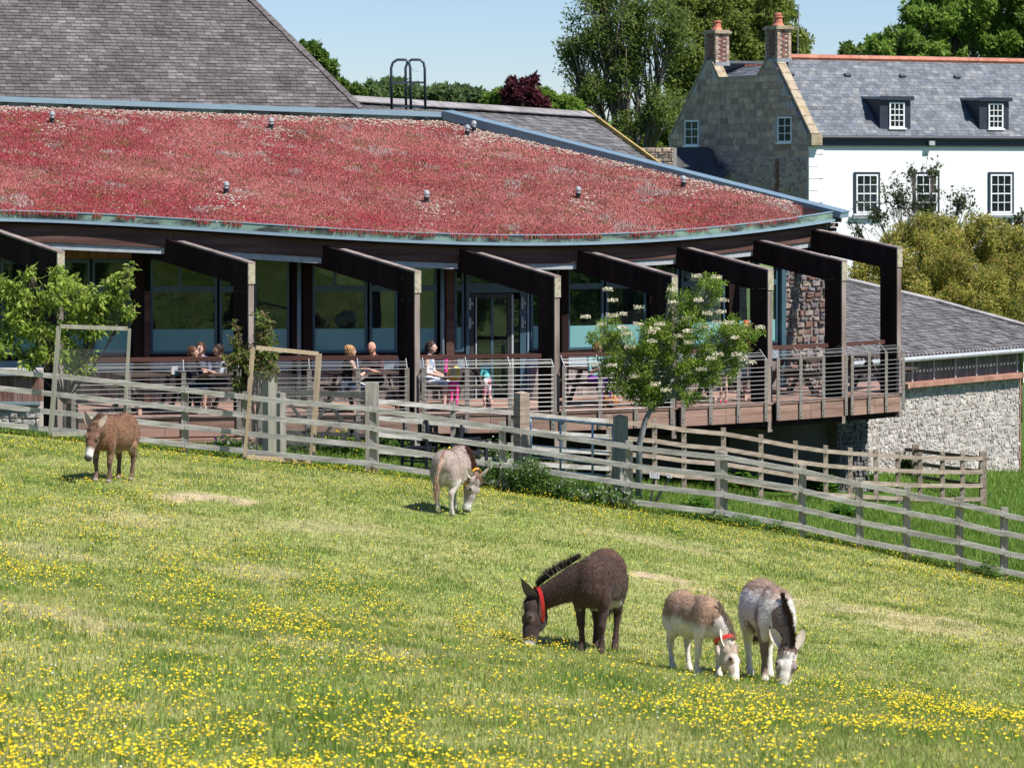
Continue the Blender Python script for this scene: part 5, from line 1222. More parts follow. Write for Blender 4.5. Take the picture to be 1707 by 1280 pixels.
# big gate posts and tubular gate
for (x0, x1, y0, Y_, lab, mm) in ((857, 882, 655, 55.2, 'tall square tan gate post left of the metal gate', 'new_timber'), (1023, 1046, 694, 54.6, 'stout round topped grey gate post right of the metal gate', 'fence_post')):
    c = (x0 + x1) / 2; p = W(c, y0, Y_); wd = (x1 - x0) * Y_ / F * .78; ax = (Vector((.82, .57, 0)), Vector((-.57, .82, 0)), Vector((0, 0, 1)))
    b = MB(); zg = G(p.x, p.y) - .2; hh = p.z - zg; b.box((p.x, p.y, zg + hh / 2), (wd, wd, hh), ax)
    b.add([Vector((p.x, p.y, p.z)) + ax[0] * wd * .5 * sx + ax[1] * wd * .5 * sy for sx, sy in ((-1, -1), (1, -1), (1, 1), (-1, 1))] + [Vector((p.x, p.y, p.z + .035))], [(0, 1, 4), (1, 2, 4), (2, 3, 4), (3, 0, 4)])
    b.top('gate_post', M['fence_tan' if mm == 'new_timber' else mm], (p.x, p.y, zg), label=lab, cat='gate post')
gt = thing('metal_gate', W(885, 790, 55), 'blue grey galvanised tubular field gate between two timber posts', 'gate')
g0, g1 = (885, 55.0), (1022, 54.7); yt0, yt1 = 696, 709
def GP(f, h): px = g0[0] + (g1[0] - g0[0]) * f; Y_ = g0[1] + (g1[1] - g0[1]) * f; p = W(px, yt0 + (yt1 - yt0) * f, Y_); return Vector((p.x, p.y, p.z - h))
for k, h in enumerate((0, .27, .50, .72, .93)):
    b = MB(); b.tube([GP(0, h), GP(1, h)], .024 if k == 0 else .014, 8); b.build('gate_bar', M['gate_steel'], gt, smooth=True)
for f in (0, .36, .75, 1):
    b = MB(); b.tube([GP(f, 0), GP(f, 1.0)], .022, 8); b.build('gate_upright', M['gate_steel'], gt, smooth=True)
# old dark wooden gate with crossed braces
og = thing('wooden_gate', W(540, 745, 55.5), 'dark weathered wooden field gate with crossed braces, beside the lush border', 'gate')
def OP(px, py): return W(px, py, 55.6)
for y0, y1, th_ in ((652, 660, .1), (700, 706, .07), (720, 726, .07), (738, 743, .07)):
    b = MB(); b.bar(OP(470, y0), OP(612, y1), .04, th_); b.build('gate_rail', M['dark_gate'], og)
for (a, b0, c, d0) in ((476, 660, 530, 740), (530, 740, 560, 700), (540, 664, 606, 742), (498, 742, 555, 662), (560, 742, 608, 700)):
    b = MB(); b.bar(OP(a, b0) + Vector((0, -.035, 0)), OP(c, d0) + Vector((0, -.035, 0)), .025, .065, Vector((0, 0, 1))); b.build('brace', M['dark_gate'], og)
for a in (472, 611):
    b = MB(); b.bar(OP(a, 748) + Vector((0, .03, 0)), OP(a, 648) + Vector((0, .03, 0)), .08, .06, Vector((0, 1, 0))); b.build('gate_stile', M['dark_gate'], og)
for (xa, y0, wd, Y_, mm, lab) in ((450, 628, .2, 56.2, 'old_timber', 'tall pale weathered square post behind the sapling guard'), (469, 655, .13, 55.2, 'fence_post', 'shorter grey post beside the tall pale post'), (308, 635, .15, 54.2, 'fence_post', 'square grey post standing behind the fence left of the sapling')):
    if xa == 308: continue
    p = W(xa, y0, Y_); zg = G(p.x, p.y) - .2; b = MB(); b.box((p.x, p.y, (zg + p.z) / 2), (wd, wd, p.z - zg), (Vector((.8, .6, 0)), Vector((-.6, .8, 0)), Vector((0, 0, 1)))); b.top('timber_post', M[mm], (p.x, p.y, zg), label=lab, cat='post')
# tree guards with chicken wire
def chicken(p00, p10, p11, p01, parent, s=.045):
    L_ = (p10 - p00).length; H_ = (p01 - p00).length; nx = int(L_ / s); nz = int(H_ / s); V = []; Fc = []
    def P(x, z): u, v = x / L_, z / H_; return (p00 * (1 - u) + p10 * u) * (1 - v) + (p01 * (1 - u) + p11 * u) * v
    t = .0022
    def seg(a, c):
        a, c = P(*a), P(*c); d = (c - a); sd = Vector((-d.z, 0, d.x)).normalized() * t * .65; k = len(V); V.extend([a - sd, a + sd, c + sd, c - sd]); Fc.append([k, k + 1, k + 2, k + 3])
    for j in range(nz):
        for i in range(nx):
            x = (i + .5 * (j % 2)) * s; z = j * s * .8
            if x + s > L_ or z + s > H_: continue
            seg((x, z), (x, z + s * .4)); seg((x, z + s * .4), (x + s / 2, z + s * .8)); seg((x + s / 2, z + s * .8), (x + s, z + s * .4))
    V = np.array([tuple(v) for v in V]) - np.array(root_loc(parent)); tag(link('chicken_wire', npmesh('chicken_wire', V, np.array(Fc), M['wire']), parent), kind='stuff')
def guard(q, Y_, m, label):
    """q four pixel corners: bottom-left, bottom-right, top-right, top-left of the front panel; returns thing"""
    P4 = [W(x, y, Y_ + o) for (x, y), o in zip(q, (0, .3, .3, 0))]
    t = thing('tree_guard', P4[0], label, 'tree guard')
    for a, c, nm in ((0, 3, 'guard_stake'), (1, 2, 'guard_stake'), (3, 2, 'guard_rail'), (0, 1, 'guard_rail')):
        b = MB(); p, r2 = P4[a], P4[c]
        if nm == 'guard_rail': d = (r2 - p).normalized() * .036; p, r2 = p + d, r2 - d
        b.bar(p, r2, .05, .07, Vector((0, 1, 0)) if nm == 'guard_stake' else Vector((0, 0, 1))); b.build(nm, m, t)
    bk = [p + Vector((-.12, .95, .0)) for p in P4]
    for a, c in ((0, 3), (1, 2)):
        b = MB(); p = bk[a].copy(); p.z = G(p.x, p.y) - .1; b.bar(p, bk[c] + Vector((0, 0, -.1)), .045, .045, Vector((0, 1, 0))); b.build('rear_stake', m, t)
    chicken(P4[0], P4[1], P4[2], P4[3], t)
    return t
guard([(83, 724), (206, 722), (216, 548), (97, 544)], 52.75, M['old_timber'], 'grey timber and chicken wire guard round the leafy young tree at the left')
guard([(408, 761), (522, 770), (534, 590), (423, 579)], 52.45, M['new_timber'], 'newer tan timber and chicken wire guard round the slender sapling')
# garden chairs
def garden_chair(px, py, Y_, rz, label):
    p = W(px, py, Y_); p.z = G(p.x, p.y); t = thing('garden_chair', p, label, 'chair', 'black wooden garden chairs behind the fence', rz=rz)
    for nm, c, s_ in [('seat', (0, 0, .42), (.5, .5, .04)), ('backrest', (0, .24, .85), (.46, .03, .1)), ('backrest', (0, .24, .68), (.46, .03, .06))] + \
            [('leg', (sx * .25, sy * .24, (.325 if sy < 0 else .5)), (.05, .05, (.65 if sy < 0 else 1.0))) for sx in (-1, 1) for sy in (-1, 1)] + [('armrest', (sx * .25, 0, .665), (.06, .58, .03)) for sx in (-1, 1)] + \
            [('slat', (x, .24, .72), (.03, .02, .2)) for x in (-.12, 0, .12)] + [('stretcher', (sx * .25, 0, .2), (.03, .44, .04)) for sx in (-1, 1)]:
        b = MB(); b.box(c, s_); b.build(nm, M['black_paint'], t, local=True)
    return t
garden_chair(699, 768, 55.0, -1.9, 'black wooden garden chair behind the fence, left of the grey donkey'); garden_chair(783, 772, 55.2, 1.9, 'black wooden garden chair behind the fence, right behind the grey donkey')
b = MB(); q = W(740, 700, 55.4); b.box((q.x, q.y, q.z), (.62, .5, .04));
for sx in (-1, 1):
    for sy in (-1, 1): b.box((q.x + sx * .25, q.y + sy * .2, q.z - .35), (.05, .05, .68))
tb_ = thing('garden_table', (q.x, q.y, q.z - .7), 'small black garden table between the two black chairs', 'table')
b2 = MB(); b2.box((q.x, q.y, q.z), (.62, .5, .04)); b2.build('tabletop', M['black_paint'], tb_)
for sx in (-1, 1):
    for sy in (-1, 1): b2 = MB(); b2.box((q.x + sx * .25, q.y + sy * .2, q.z - .37), (.05, .05, .68)); b2.build('leg', M['black_paint'], tb_)
# small plant signs
def plant_sign(px, py, pxb, pyb, Y_, w_, h_, tilt, label):
    top = W(px, py, Y_); bot = W(pxb, pyb, Y_ + .05); t = thing('plant_sign', bot, label, 'sign')
    b = MB(); b.bar(bot, top, .03 if w_ > .2 else .045, .03 if w_ > .2 else .045, Vector((0, 1, 0))); b.build('stake', M['dark_gate'], t)
    ax = (Vector((math.cos(tilt), math.sin(tilt), -.12)).normalized(), Vector((0, -.75, .66)), Vector((0, 0, 1))); ax = (ax[0], ax[1], ax[0].cross(ax[1]) * -1)
    c = top + Vector((0, 0, .03)); b = MB(); b.box(c, (w_, .02, h_), ax); b.build('plate', M['black_paint'], t)
    b = MB(); 
    for k in (-1, 1): b.box(c + ax[1] * .013 + ax[0] * k * (w_ / 2 - .008), (.012, .006, h_), ax); b.box(c + ax[1] * .0135 + ax[2] * k * (h_ / 2 - .006), (w_, .006, .01), ax)
    b.build('border', M['grey_trim'], t)
    b = MB()
    for j, lw_ in enumerate((.6, .75, .5, .68)):
        b.box(c + ax[1] * .012 + ax[2] * (h_ * (.26 - .17 * j)), (w_ * lw_, .004, h_ * .06), ax)
    b.build('lettering', M['grey_trim'], t)
plant_sign(1091, 796, 1084, 838, 52.4, .17, .125, .1, 'small upright plant sign with pale text on a thin stake behind the fence'); plant_sign(1115, 797, 1092, 838, 52.6, .12, .1, .7, 'small tilted sign on a leaning dark stake beside the upright sign')
pp = []
for i in range(900):
    px = R.uniform(795, 880); Y_ = R.uniform(53.3, 54.3) + (px - 800) * .004; x = WX(px, Y_); pp.append(Vector((x, Y_, G(x, Y_) + .01)))
gp_ = thing('gravel_path', (0, 54, G(0, 54)), 'pale gravel patch at the foot of the gate post', 'gravel'); pebbles(pp, gp_, 'path_gravel', r=(.015, .045)); gp_['kind'] = 'stuff'
# deck furniture
def picnic(px, t, rz, label, w_=1.5, first=None):
    p = dpt(px, t, ZD); tb = thing('picnic_table', p, label, 'table', 'dark wooden tables on the terrace deck', rz=rz)
    for k in range(4): b = MB(); b.box((0, -.28 + k * .187, .73), (w_, .175, .04)); b.build('table_board', M['table_wood'], tb, local=True)
    for s_ in (-1, 1):
        for k in range(2): b = MB(); b.box((0, s_ * (.62 + .15 * k), .45), (w_, .14, .04)); b.build('bench_board', M['table_wood'], tb, local=True)
        for e in (-1, 1):
            b = MB(); b.bar((e * w_ * .36, s_ * .62, .02), (e * w_ * .36, s_ * .2, .7), .05, .09); b.build('leg', M['table_wood'], tb, local=True)
            b = MB(); b.box((e * w_ * .36 , s_ * .66, .06), (.07, .1, .11)); b.build('leg_foot', M['table_end'], tb, local=True)
    for e in (-1, 1):
        b = MB(); b.box((e * w_ * .36, 0, .405), (.045, 1.5, .08)); b.build('bench_bearer', M['table_wood'], tb, local=True)
    return tb
for px, t, rz, lab in ((345, .42, .55, 'dark picnic table with two seated people near the leafy tree'), (250, .4, .5, 'dark picnic table on the deck, furthest left'), (604, .4, .5, 'dark picnic table with the couple seated at it'), (752, .5, .6, 'dark picnic table beside the two standing children'),
                       (1010, .45, .6, 'dark picnic table behind the flowering tree'), (1175, .45, .8, 'dark picnic table at the right side of the flowering tree'), (1338, .5, .9, 'dark picnic table near the stone wall'), (1450, .45, 1.0, 'dark picnic table at the far right end of the deck')):
    picnic(px, t, rz, lab, 1.35)
# things on the table: menu stand and cup
p = dpt(292, .30, ZD + .752); mn = thing('menu_stand', p, 'small white and tan menu card stand on the left table', 'menu stand'); b = MB(); b.box((0, 0, .08), (.12, .02, .16)); b.build('card', M['frame_white'], mn, local=True); b = MB(); b.box((-.07, .0, .07), (.02, .03, .14)); b.build('holder', M['new_timber'], mn, local=True)
p = dpt(294, .26, ZD + .752); b = MB(); b.tube([p, p + Vector((0, 0, .1))], [.032, .04], 10); b.top('cup', mat('teal_cup', [(.02, .22, .28), (.03, .28, .34)], 5, .4, 0), p, label='teal cup standing on the left picnic table', cat='cup')
p = dpt(743, .3, ZD + .752); b = MB(); b.tube([p, p + Vector((0, 0, .22))], [.035, .03], 8); b.tube([p + Vector((0, 0, .22)), p + Vector((0, 0, .27))], [.05, .045], 8); b.top('drink_bottle', mat('pink_bottle', [(.7, .03, .3), (.8, .05, .4)], 5, .4, 0), p, label='pink topped drink bottle on the table beside the children', cat='bottle')
# chairs seen inside the glass
def cafe_chair(px, off, rz, lab):
    p = fac_pt(px, ZD) + Vector((-.3, off, 0)); t = thing('cafe_chair', p, lab, 'chair', 'pale chairs inside the cafe', rz=rz)
    b = MB(); b.sphere((0, 0, .46), (.22, .22, .04)); b.build('seat', M['chair_white'], t, local=True, smooth=True)
    b = MB(); b.sphere((0, .2, .72), (.2, .025, .2), 12, 8); b.build('backrest', M['chair_white'], t, local=True, smooth=True)
    for sx in (-1, 1):
        for sy in (-1, 1): b = MB(); b.tube([(sx * .14, sy * .14, .45), (sx * .2, sy * .2, 0)], .012, 6); b.build('leg', M['chair_white'], t, local=True)
for px, off, rz, lab in ((817, 1.2, 2.6, 'pale chair standing inside the glazed door'), (335, 1.6, .4, 'pale chair inside the wide window at the left'), (280, 1.8, -.5, 'pale chair inside the window nearest the inner column')):
    cafe_chair(px, off, rz, lab)
# ------------------------------------------------------------ organic bodies from merged ellipsoids
def _sph(nu=14, nv=9):
    V = [(0, 0, 1)]; Fc = []
    for j in range(1, nv):
        t = math.pi * j / nv
        for i in range(nu): a = 2 * math.pi * i / nu; V.append((math.sin(t) * math.cos(a), math.sin(t) * math.sin(a), math.cos(t)))
    V.append((0, 0, -1)); e = len(V) - 1
    for i in range(nu): Fc.append([0, 1 + i, 1 + (i + 1) % nu]); Fc.append([e, 1 + (nv - 2) * nu + (i + 1) % nu, 1 + (nv - 2) * nu + i])
    for j in range(nv - 2):
        p = 1 + j * nu
        for i in range(nu): Fc.append([p + i, p + nu + i, p + nu + (i + 1) % nu, p + (i + 1) % nu])
    return np.array(V), Fc
_SV, _SF = _sph()
class Blob:
    def __init__(s): s.c = []; s.r = []; s.ax = []; s.tag = []; s.t = []
    def ell(s, c, r, tag, t=0.0, ax=None):
        s.c.append(np.array(c, float)); s.r.append(np.array(r if isinstance(r, (tuple, list)) else (r, r, r), float))
        s.ax.append(np.eye(3) if ax is None else np.array(ax, float)); s.tag.append(tag); s.t.append(t)
    def limb(s, pts, rs, tag, flat=None, n=None):
        """chain of spheres; flat: (axis vector, factor) squashes the cross-section along the axis"""
        m = len(pts); T = 0; Ls = [np.linalg.norm(np.array(pts[i + 1]) - np.array(pts[i])) for i in range(m - 1)]; tot = sum(Ls)
        for i in range(m - 1):
            a, b = np.array(pts[i], float), np.array(pts[i + 1], float); k = max(2, int(Ls[i] / (min(rs[i], rs[i + 1]) * .35)) + 1)
            for j in range(k + (1 if i == m - 2 else 0)):
                f = j / k; r = rs[i] * (1 - f) + rs[i + 1] * f; c = a * (1 - f) + b * f
                if flat is not None:
                    l = np.array(flat[0], float); l /= np.linalg.norm(l); o = np.cross(l, [0, 0, 1]) if abs(l[2]) < .9 else np.cross(l, [1, 0, 0]); o /= np.linalg.norm(o); q = np.cross(l, o)
                    s.ell(c, (r * flat[1], r, r), tag, (T + Ls[i] * f) / tot, np.array([l, o, q]))
                else: s.ell(c, r, tag, (T + Ls[i] * f) / tot)
            T += Ls[i]
    def remesh(s, voxel, smooth=5, sm_fac=.5):
        V = []; Fs = []; b = 0
        for c, r, ax in zip(s.c, s.r, s.ax): V.append((_SV * r) @ ax + c); Fs += [[b + i for i in f] for f in _SF]; b += len(_SV)
        me = npmesh('tmp', np.concatenate(V), Fs, []); o = bpy.data.objects.new('tmp', me); COL.objects.link(o)
        m = o.modifiers.new('r', 'REMESH'); m.mode = 'VOXEL'; m.voxel_size = voxel
        m2 = o.modifiers.new('s', 'SMOOTH'); m2.iterations = smooth; m2.factor = sm_fac
        dg = bpy.context.evaluated_depsgraph_get(); ev = o.evaluated_get(dg); r = bpy.data.meshes.new_from_object(ev)
        n = len(r.vertices); v = np.empty(n * 3, dtype=np.float32); r.vertices.foreach_get('co', v); v = v.reshape(-1, 3)
        fn = len(r.polygons); li = np.empty(len(r.loops), dtype=np.int32); r.loops.foreach_get('vertex_index', li); nr = np.empty(n * 3, dtype=np.float32); r.vertices.foreach_get('normal', nr)
        tot = np.empty(fn, dtype=np.int32); r.polygons.foreach_get('loop_total', tot)
        bpy.data.objects.remove(o); bpy.data.meshes.remove(me)
        if fn and (tot == 4).all(): Fc = li.reshape(-1, 4)
        else:
            Fc = []; p = 0
            for k in tot: Fc.append(list(li[p:p + k])); p += k
        bpy.data.meshes.remove(r)
        # nearest primitive for each vertex
        C_ = np.array(s.c); Rr = np.array(s.r); best = np.full(n, 1e9); idx = np.zeros(n, dtype=int)
        for i in range(len(C_)):
            d = (v - C_[i]) @ s.ax[i].T / Rr[i]; q = (np.sqrt((d ** 2).sum(1)) - 1) * Rr[i].min(); k = q < best; best[k] = q[k]; idx[k] = i
        return v, Fc, nr.reshape(-1, 3), np.array(s.tag)[idx], np.array(s.t)[idx]
def n3(P, s, o=0):
    """vectorised 3-D-ish noise from three planes"""
    return (fbm(P[:, 0] + o, P[:, 2], s, 31 + o) + fbm(P[:, 1] + o, P[:, 2] * 1.1, s, 41 + o) + fbm(P[:, 0], P[:, 1] - o, s, 51 + o)) / 3
def hairs(P, D, L_, wd, cols):
    """thin triangular hairs: roots P, directions D (unit), length L_, width wd"""
    n = len(P); sd = np.cross(D, NR.normal(0, 1, (n, 3))); sd /= np.linalg.norm(sd, axis=1)[:, None] + 1e-9
    V = np.empty((n, 3, 3)); V[:, 0] = P - sd * wd[:, None] / 2; V[:, 1] = P + sd * wd[:, None] / 2; V[:, 2] = P + D * L_[:, None]
    return V.reshape(-1, 3), np.arange(n * 3).reshape(n, 3), np.repeat(cols, 3, axis=0)

def donkey(label, px, py, Y, head_dir, sc, poll_px, muz_px, coatfn, mane_col, collar=None, ear_l=.25, ear_out=(.75, .75), tail_side=0.0, legs=None, fatness=1.0, facev=None, maneh=.07, neckr=1.0, ear_up=.9, tail_col=None, ear_g=(.25, .25), loose=False):
    X = WX(px, Y); z0 = G(X, Y); h = Vector((head_dir[0], head_dir[1], 0)).normalized(); rz = math.atan2(h.y, h.x)
    root = thing('donkey', (X, Y, z0), label, 'donkey', None, rz=rz)
    def L(p): d = Vector(p) - Vector((X, Y, z0)); return np.array([d.x * h.x + d.y * h.y, -d.x * h.y + d.y * h.x, d.z]) / sc
    poll = L(W(poll_px[0], poll_px[1], poll_px[2])); mz = L(W(muz_px[0], muz_px[1], muz_px[2])); f = mz - poll; f /= np.linalg.norm(f); HL = .47; mz = poll + f * HL
    def dz(x, y):      # terrain following for the feet, local units
        wx = X + (x * h.x - y * h.y) * sc; wy = Y + (x * h.y + y * h.x) * sc; return (G(wx, wy) - z0) / sc
    B = Blob(); ft = fatness
    B.ell((0, 0, .70), (.46, .225 * ft, .235 * ft), 'torso'); B.ell((-.12, 0, .67), (.34, .245 * ft, .245 * ft), 'torso'); B.ell((.30, 0, .74), (.22, .19, .25), 'torso')
    B.ell((.36, 0, .68), (.17, .165, .2), 'torso'); B.ell((-.38, 0, .76), (.22, .215, .22), 'torso'); B.ell((.16, 0, .88), (.2, .09, .1), 'torso'); B.ell((-.40, .0, .68), (.17, .19, .22), 'torso'); B.ell((-.2, 0, .85), (.25, .1, .09), 'torso')
    for s_ in (1, -1):
        lf = (legs or {}).get(('f', s_), 0); lh = (legs or {}).get(('h', s_), 0)
        xf = .33 + lf; e = dz(xf, s_ * .1)
        B.ell((.33, s_ * .12, .66), (.13, .075, .21), 'torso')
        B.limb([(.33, s_ * .125, .58), (.32 + lf * .3, s_ * .12, .46), (.345 + lf * .7, s_ * .11, .30 + e * .5), (.335 + lf * .85, s_ * .107, .20 + e * .7), (.335 + lf, s_ * .105, .10 + e), (.36 + lf, s_ * .105, .045 + e)], [.08, .056, .042, .029, .036, .040], 'fleg')
        B.ell((.35 + lf * .7, s_ * .11, .30 + e * .5), (.047, .044, .052), 'fleg', .5)
        B.ell((.37 + lf, s_ * .105, .028 + e), (.052, .045, .034), 'hoof')
        e = dz(-.43 + lh, s_ * .1)
        B.ell((-.40, s_ * .13, .64), (.17, .095, .2), 'torso'); B.ell((-.34, s_ * .13, .53), (.12, .08, .13), 'torso')
        B.limb([(-.34, s_ * .13, .52), (-.40 + lh * .3, s_ * .125, .44), (-.475 + lh * .6, s_ * .115, .345 + e * .5), (-.455 + lh * .8, s_ * .11, .22 + e * .7), (-.435 + lh, s_ * .105, .10 + e), (-.41 + lh, s_ * .105, .045 + e)], [.095, .066, .047, .030, .037, .041], 'hleg')
        B.ell((-.40 + lh, s_ * .105, .028 + e), (.052, .045, .034), 'hoof')
    # neck
    nb = np.array([.36, 0, .80]); lower = poll[2] < .75
    if lower: mid = nb * .45 + poll * .55 + np.array([.05, 0, .03]) * (1 if abs(poll[1]) < .25 else .3)
    else: mid = nb * .5 + poll * .5 + np.array([.0, 0, .0])
    nrm_ = poll - nb; lat = np.cross(nrm_, [0, 0, 1.]); lat /= np.linalg.norm(lat)
    B.limb([nb + np.array([-.08, 0, -.04]), nb + (mid - nb) * .45, mid, poll - f * .0 + (mid - poll) * .12], [.2 * neckr, .165 * neckr, .13 * neckr, .10 * neckr], 'neck', flat=(lat, .66))
    g = poll - mid; g -= f * g.dot(f); g /= np.linalg.norm(g) + 1e-9
    if facev is not None:
        g = np.array([facev[0] * h.x + facev[1] * h.y, -facev[0] * h.y + facev[1] * h.x, facev[2]]); g -= f * g.dot(f); g /= np.linalg.norm(g)
    l = np.cross(g, f); ax = np.array([l, f, g])
    hs = 1.13; hp = lambda t, a=0, b=0: poll + f * t * 1.18 + l * a * hs + g * b * hs
    B.ell(hp(.05, 0, .0), (.092 * hs, .10 * 1.18, .10 * hs), 'head', .1, ax); B.ell(hp(.14, 0, -.015), (.088 * hs, .13 * 1.18, .108 * hs), 'head', .3, ax); B.ell(hp(.13, 0, -.05), (.062 * hs, .12 * 1.18, .085 * hs), 'head', .3, ax)
    B.ell(hp(.23, 0, .0), (.068 * hs, .11 * 1.18, .082 * hs), 'head', .5, ax); B.ell(hp(.30, 0, .0), (.056 * hs, .1 * 1.18, .068 * hs), 'head', .7, ax); B.ell(hp(.365, 0, -.002), (.056 * hs, .07 * 1.18, .06 * hs), 'head', .85, ax); B.ell(hp(.405, 0, -.01), (.054 * hs, .045 * 1.18, .052 * hs), 'head', .95, ax); B.ell(hp(.40, 0, -.045), (.038 * hs, .035 * 1.18, .025 * hs), 'head', .95, ax)
    for s_ in (1, -1): B.ell(hp(.15, s_ * .068, .055), (.028 * hs, .045 * 1.18, .03 * hs), 'head', .33, ax); B.ell(hp(.405, s_ * .028, .012), (.022 * hs, .022 * 1.18, .024 * hs), 'head', .97, ax)
    # tail dock
    tb0 = np.array([-.56, 0, .84]); td = [tb0, (-.635, tail_side * .3, .74), (-.65, tail_side * .7, .60), (-.64, tail_side, .47)]
    B.limb([(-.52, 0, .86)] + td[0:], [.035, .04, .03, .024, .018], 'tail')
    v, Fc, nm, tg, tt = B.remesh(.0135, 7)
    hd = (v - poll) @ ax.T / np.array([hs, 1.18, hs])
    nkt = np.clip(((v - nb) @ (poll - nb)) / np.dot(poll - nb, poll - nb), 0, 1)
    col = coatfn(v, tg, tt, hd, nkt, nm)
    # fur: short overlapping hairs on the body mesh itself
    nv = len(v); k = NR.choice(nv, 26000, replace=True); k = k[(tg[k] != 'hoof') & ~((tg[k] == 'head') & (hd[k, 1] > .3))]
    flow = np.tile(np.array([-.55, 0, -.75]), (len(k), 1)); ish = tg[k] == 'head'; flow[ish] = f; flow -= nm[k] * (flow * nm[k]).sum(1)[:, None]; flow += nm[k] * .28 + NR.normal(0, .2, (len(k), 3)); flow /= np.linalg.norm(flow, axis=1)[:, None]
    legk = np.isin(tg[k], ['fleg', 'hleg', 'head']); ln = NR.uniform(.025, .055, len(k)) * np.where(legk, .5, 1)
    hv, hf, hc = hairs(v[k] - nm[k] * .004, flow, ln, np.full(len(k), .0042), col[k] * NR.uniform(.72, 1.28, (len(k), 1)))
    Fl = [list(q) for q in Fc] + [[nv + i for i in t] for t in hf.tolist()]
    me = npmesh('body', np.concatenate([v, hv]) * sc, Fl, M['coat'], smooth=True, vcol=np.concatenate([col, hc])); link('body', me, root)
    # mane
    n = 1300; t = NR.uniform(0.02, .84 if collar else 1.0, n); P0 = np.array([nb + (mid - nb) * min(1, q * 2) if q < .5 else mid + (poll - mid) * (q - .5) * 2 for q in t])
    u1, u2 = (mid - nb) / np.linalg.norm(mid - nb), (poll - mid) / np.linalg.norm(poll - mid); bl = np.clip((t - .25) / .5, 0, 1)[:, None]; dirn = u1 * (1 - bl) + u2 * bl; dirn /= np.linalg.norm(dirn, axis=1)[:, None]
    upv = np.array([0, 0, 1.]) - dirn * dirn[:, 2:3]
    if not lower: pass
    upv /= np.linalg.norm(upv, axis=1)[:, None] + 1e-9
    rad = np.interp(t, [0, .225, .5, 1], [.2, .175, .15, .105]) * neckr; latv = np.cross(dirn, upv)
    root_p = P0 + upv * rad[:, None] * .98 + latv * NR.normal(0, .012, (n, 1)); D = upv + dirn * NR.normal(-.1, .25, (n, 1)) + latv * NR.normal(0, .2, (n, 1)); D /= np.linalg.norm(D, axis=1)[:, None]
    hv, hf, hc = hairs(root_p, D, NR.uniform(.35, 1.2, n) * maneh * (.6 + .8 * np.sin(np.pi * np.clip(t, .05, .95))), np.full(n, .011), np.array(mane_col) * NR.uniform(.6, 1.4, (n, 1)))
    # forelock
    m_ = 150; pf = hp(0.0) + l * NR.normal(0, .03, (m_, 1)) + g * .075 + f * NR.uniform(-.05, .05, (m_, 1)); Df = g * .35 + f * NR.uniform(.2, 1.0, (m_, 1)) + l * NR.normal(0, .4, (m_, 1)); Df /= np.linalg.norm(Df, axis=1)[:, None]
    fv, ff, fc = hairs(pf, Df, NR.uniform(.05, .1, m_), np.full(m_, .011), np.array(mane_col) * NR.uniform(.6, 1.4, (m_, 1)))
    V = np.concatenate([hv, fv]) * sc; Fx = np.concatenate([hf, ff + len(hv)]); link('mane', npmesh('mane', V, Fx, M['hair'], vcol=np.concatenate([hc, fc])), root)
    # tail hair
    tc = tail_col if tail_col is not None else mane_col
    n = 420; q = NR.uniform(0, 1, n); a = np.array(td[2]); b_ = np.array(td[3]); P0 = a + (b_ - a) * q[:, None] + NR.normal(0, .012, (n, 3)); D = np.array([.02, tail_side * .2, -1.]) + NR.normal(0, .09, (n, 3)); D /= np.linalg.norm(D, axis=1)[:, None]
    hv, hf, hc = hairs(P0, D, NR.uniform(.14, .3, n), np.full(n, .009), np.array(tc) * NR.uniform(.6, 1.4, (n, 1))); link('tail_hair', npmesh('tail_hair', hv * sc, hf, M['hair'], vcol=hc), root)
    # ears: cupped leaf shapes
    for q, s_ in enumerate((1, -1)):
        base = hp(.0, s_ * .062, .02); d = -f * ear_up + l * s_ * ear_out[q] + g * ear_g[q]; d /= np.linalg.norm(d); face_ = g * .8 + l * s_ * .45; face_ -= d * face_.dot(d); face_ /= np.linalg.norm(face_); sd = np.cross(d, face_)
        NU, NVv = 12, 7; V = []; cc = []
        for lay_ in (0, 1):
            for i in range(NU + 1):
                u = i / NU; wdt = .056 * (math.sin(math.pi * min(1, u * .82 + .16)) ** .75) * (1 - u ** 5 * .85); 
                for j in range(NVv):
                    a_ = (j / (NVv - 1) - .5) * 2.3; cup = wdt * (1 - math.cos(a_)) * .9
                    P = base + d * (u * ear_l) + sd * math.sin(a_) * wdt * 1.05 + face_ * (cup - .012 * math.sin(u * 2) + (0 if lay_ == 0 else -.008)) - face_ * .02
                    V.append(P); cc.append(coatfn.ear_in if lay_ == 0 and u < .86 and 0 < j < NVv - 1 else (coatfn.ear_tip if u > .78 else coatfn.ear_out))
        Fs = []; st = (NU + 1) * NVv
        for lay_ in (0, 1):
            for i in range(NU):
                for j in range(NVv - 1): k0 = lay_ * st + i * NVv + j; Fs.append([k0, k0 + 1, k0 + NVv + 1, k0 + NVv] if lay_ else [k0, k0 + NVv, k0 + NVv + 1, k0 + 1])
        for i in range(NU):
            for j in (0, NVv - 1): k0 = i * NVv + j; Fs.append([k0, k0 + NVv, k0 + st + NVv, k0 + st])
        for j in range(NVv - 1): k0 = NU * NVv + j; Fs.append([k0, k0 + 1, k0 + 1 + st, k0 + st])
        link('ear', npmesh('ear', np.array(V) * sc, Fs, M['coat'], smooth=True, vcol=np.array(cc)), root)
    for s_ in (1, -1):
        b = MB(); e = hp(.155, s_ * .084, .056); b.sphere(Vector(e * sc), .021 * sc, 10, 7); b.build('eye', M['eye'], root, smooth=True, local=True)
        b = MB(); e = hp(.418, s_ * .03, .028); b.sphere(Vector(e * sc), (.010 * sc, .008 * sc, .010 * sc), 8, 6); b.build('nostril', M['eye'], root, smooth=True, local=True)
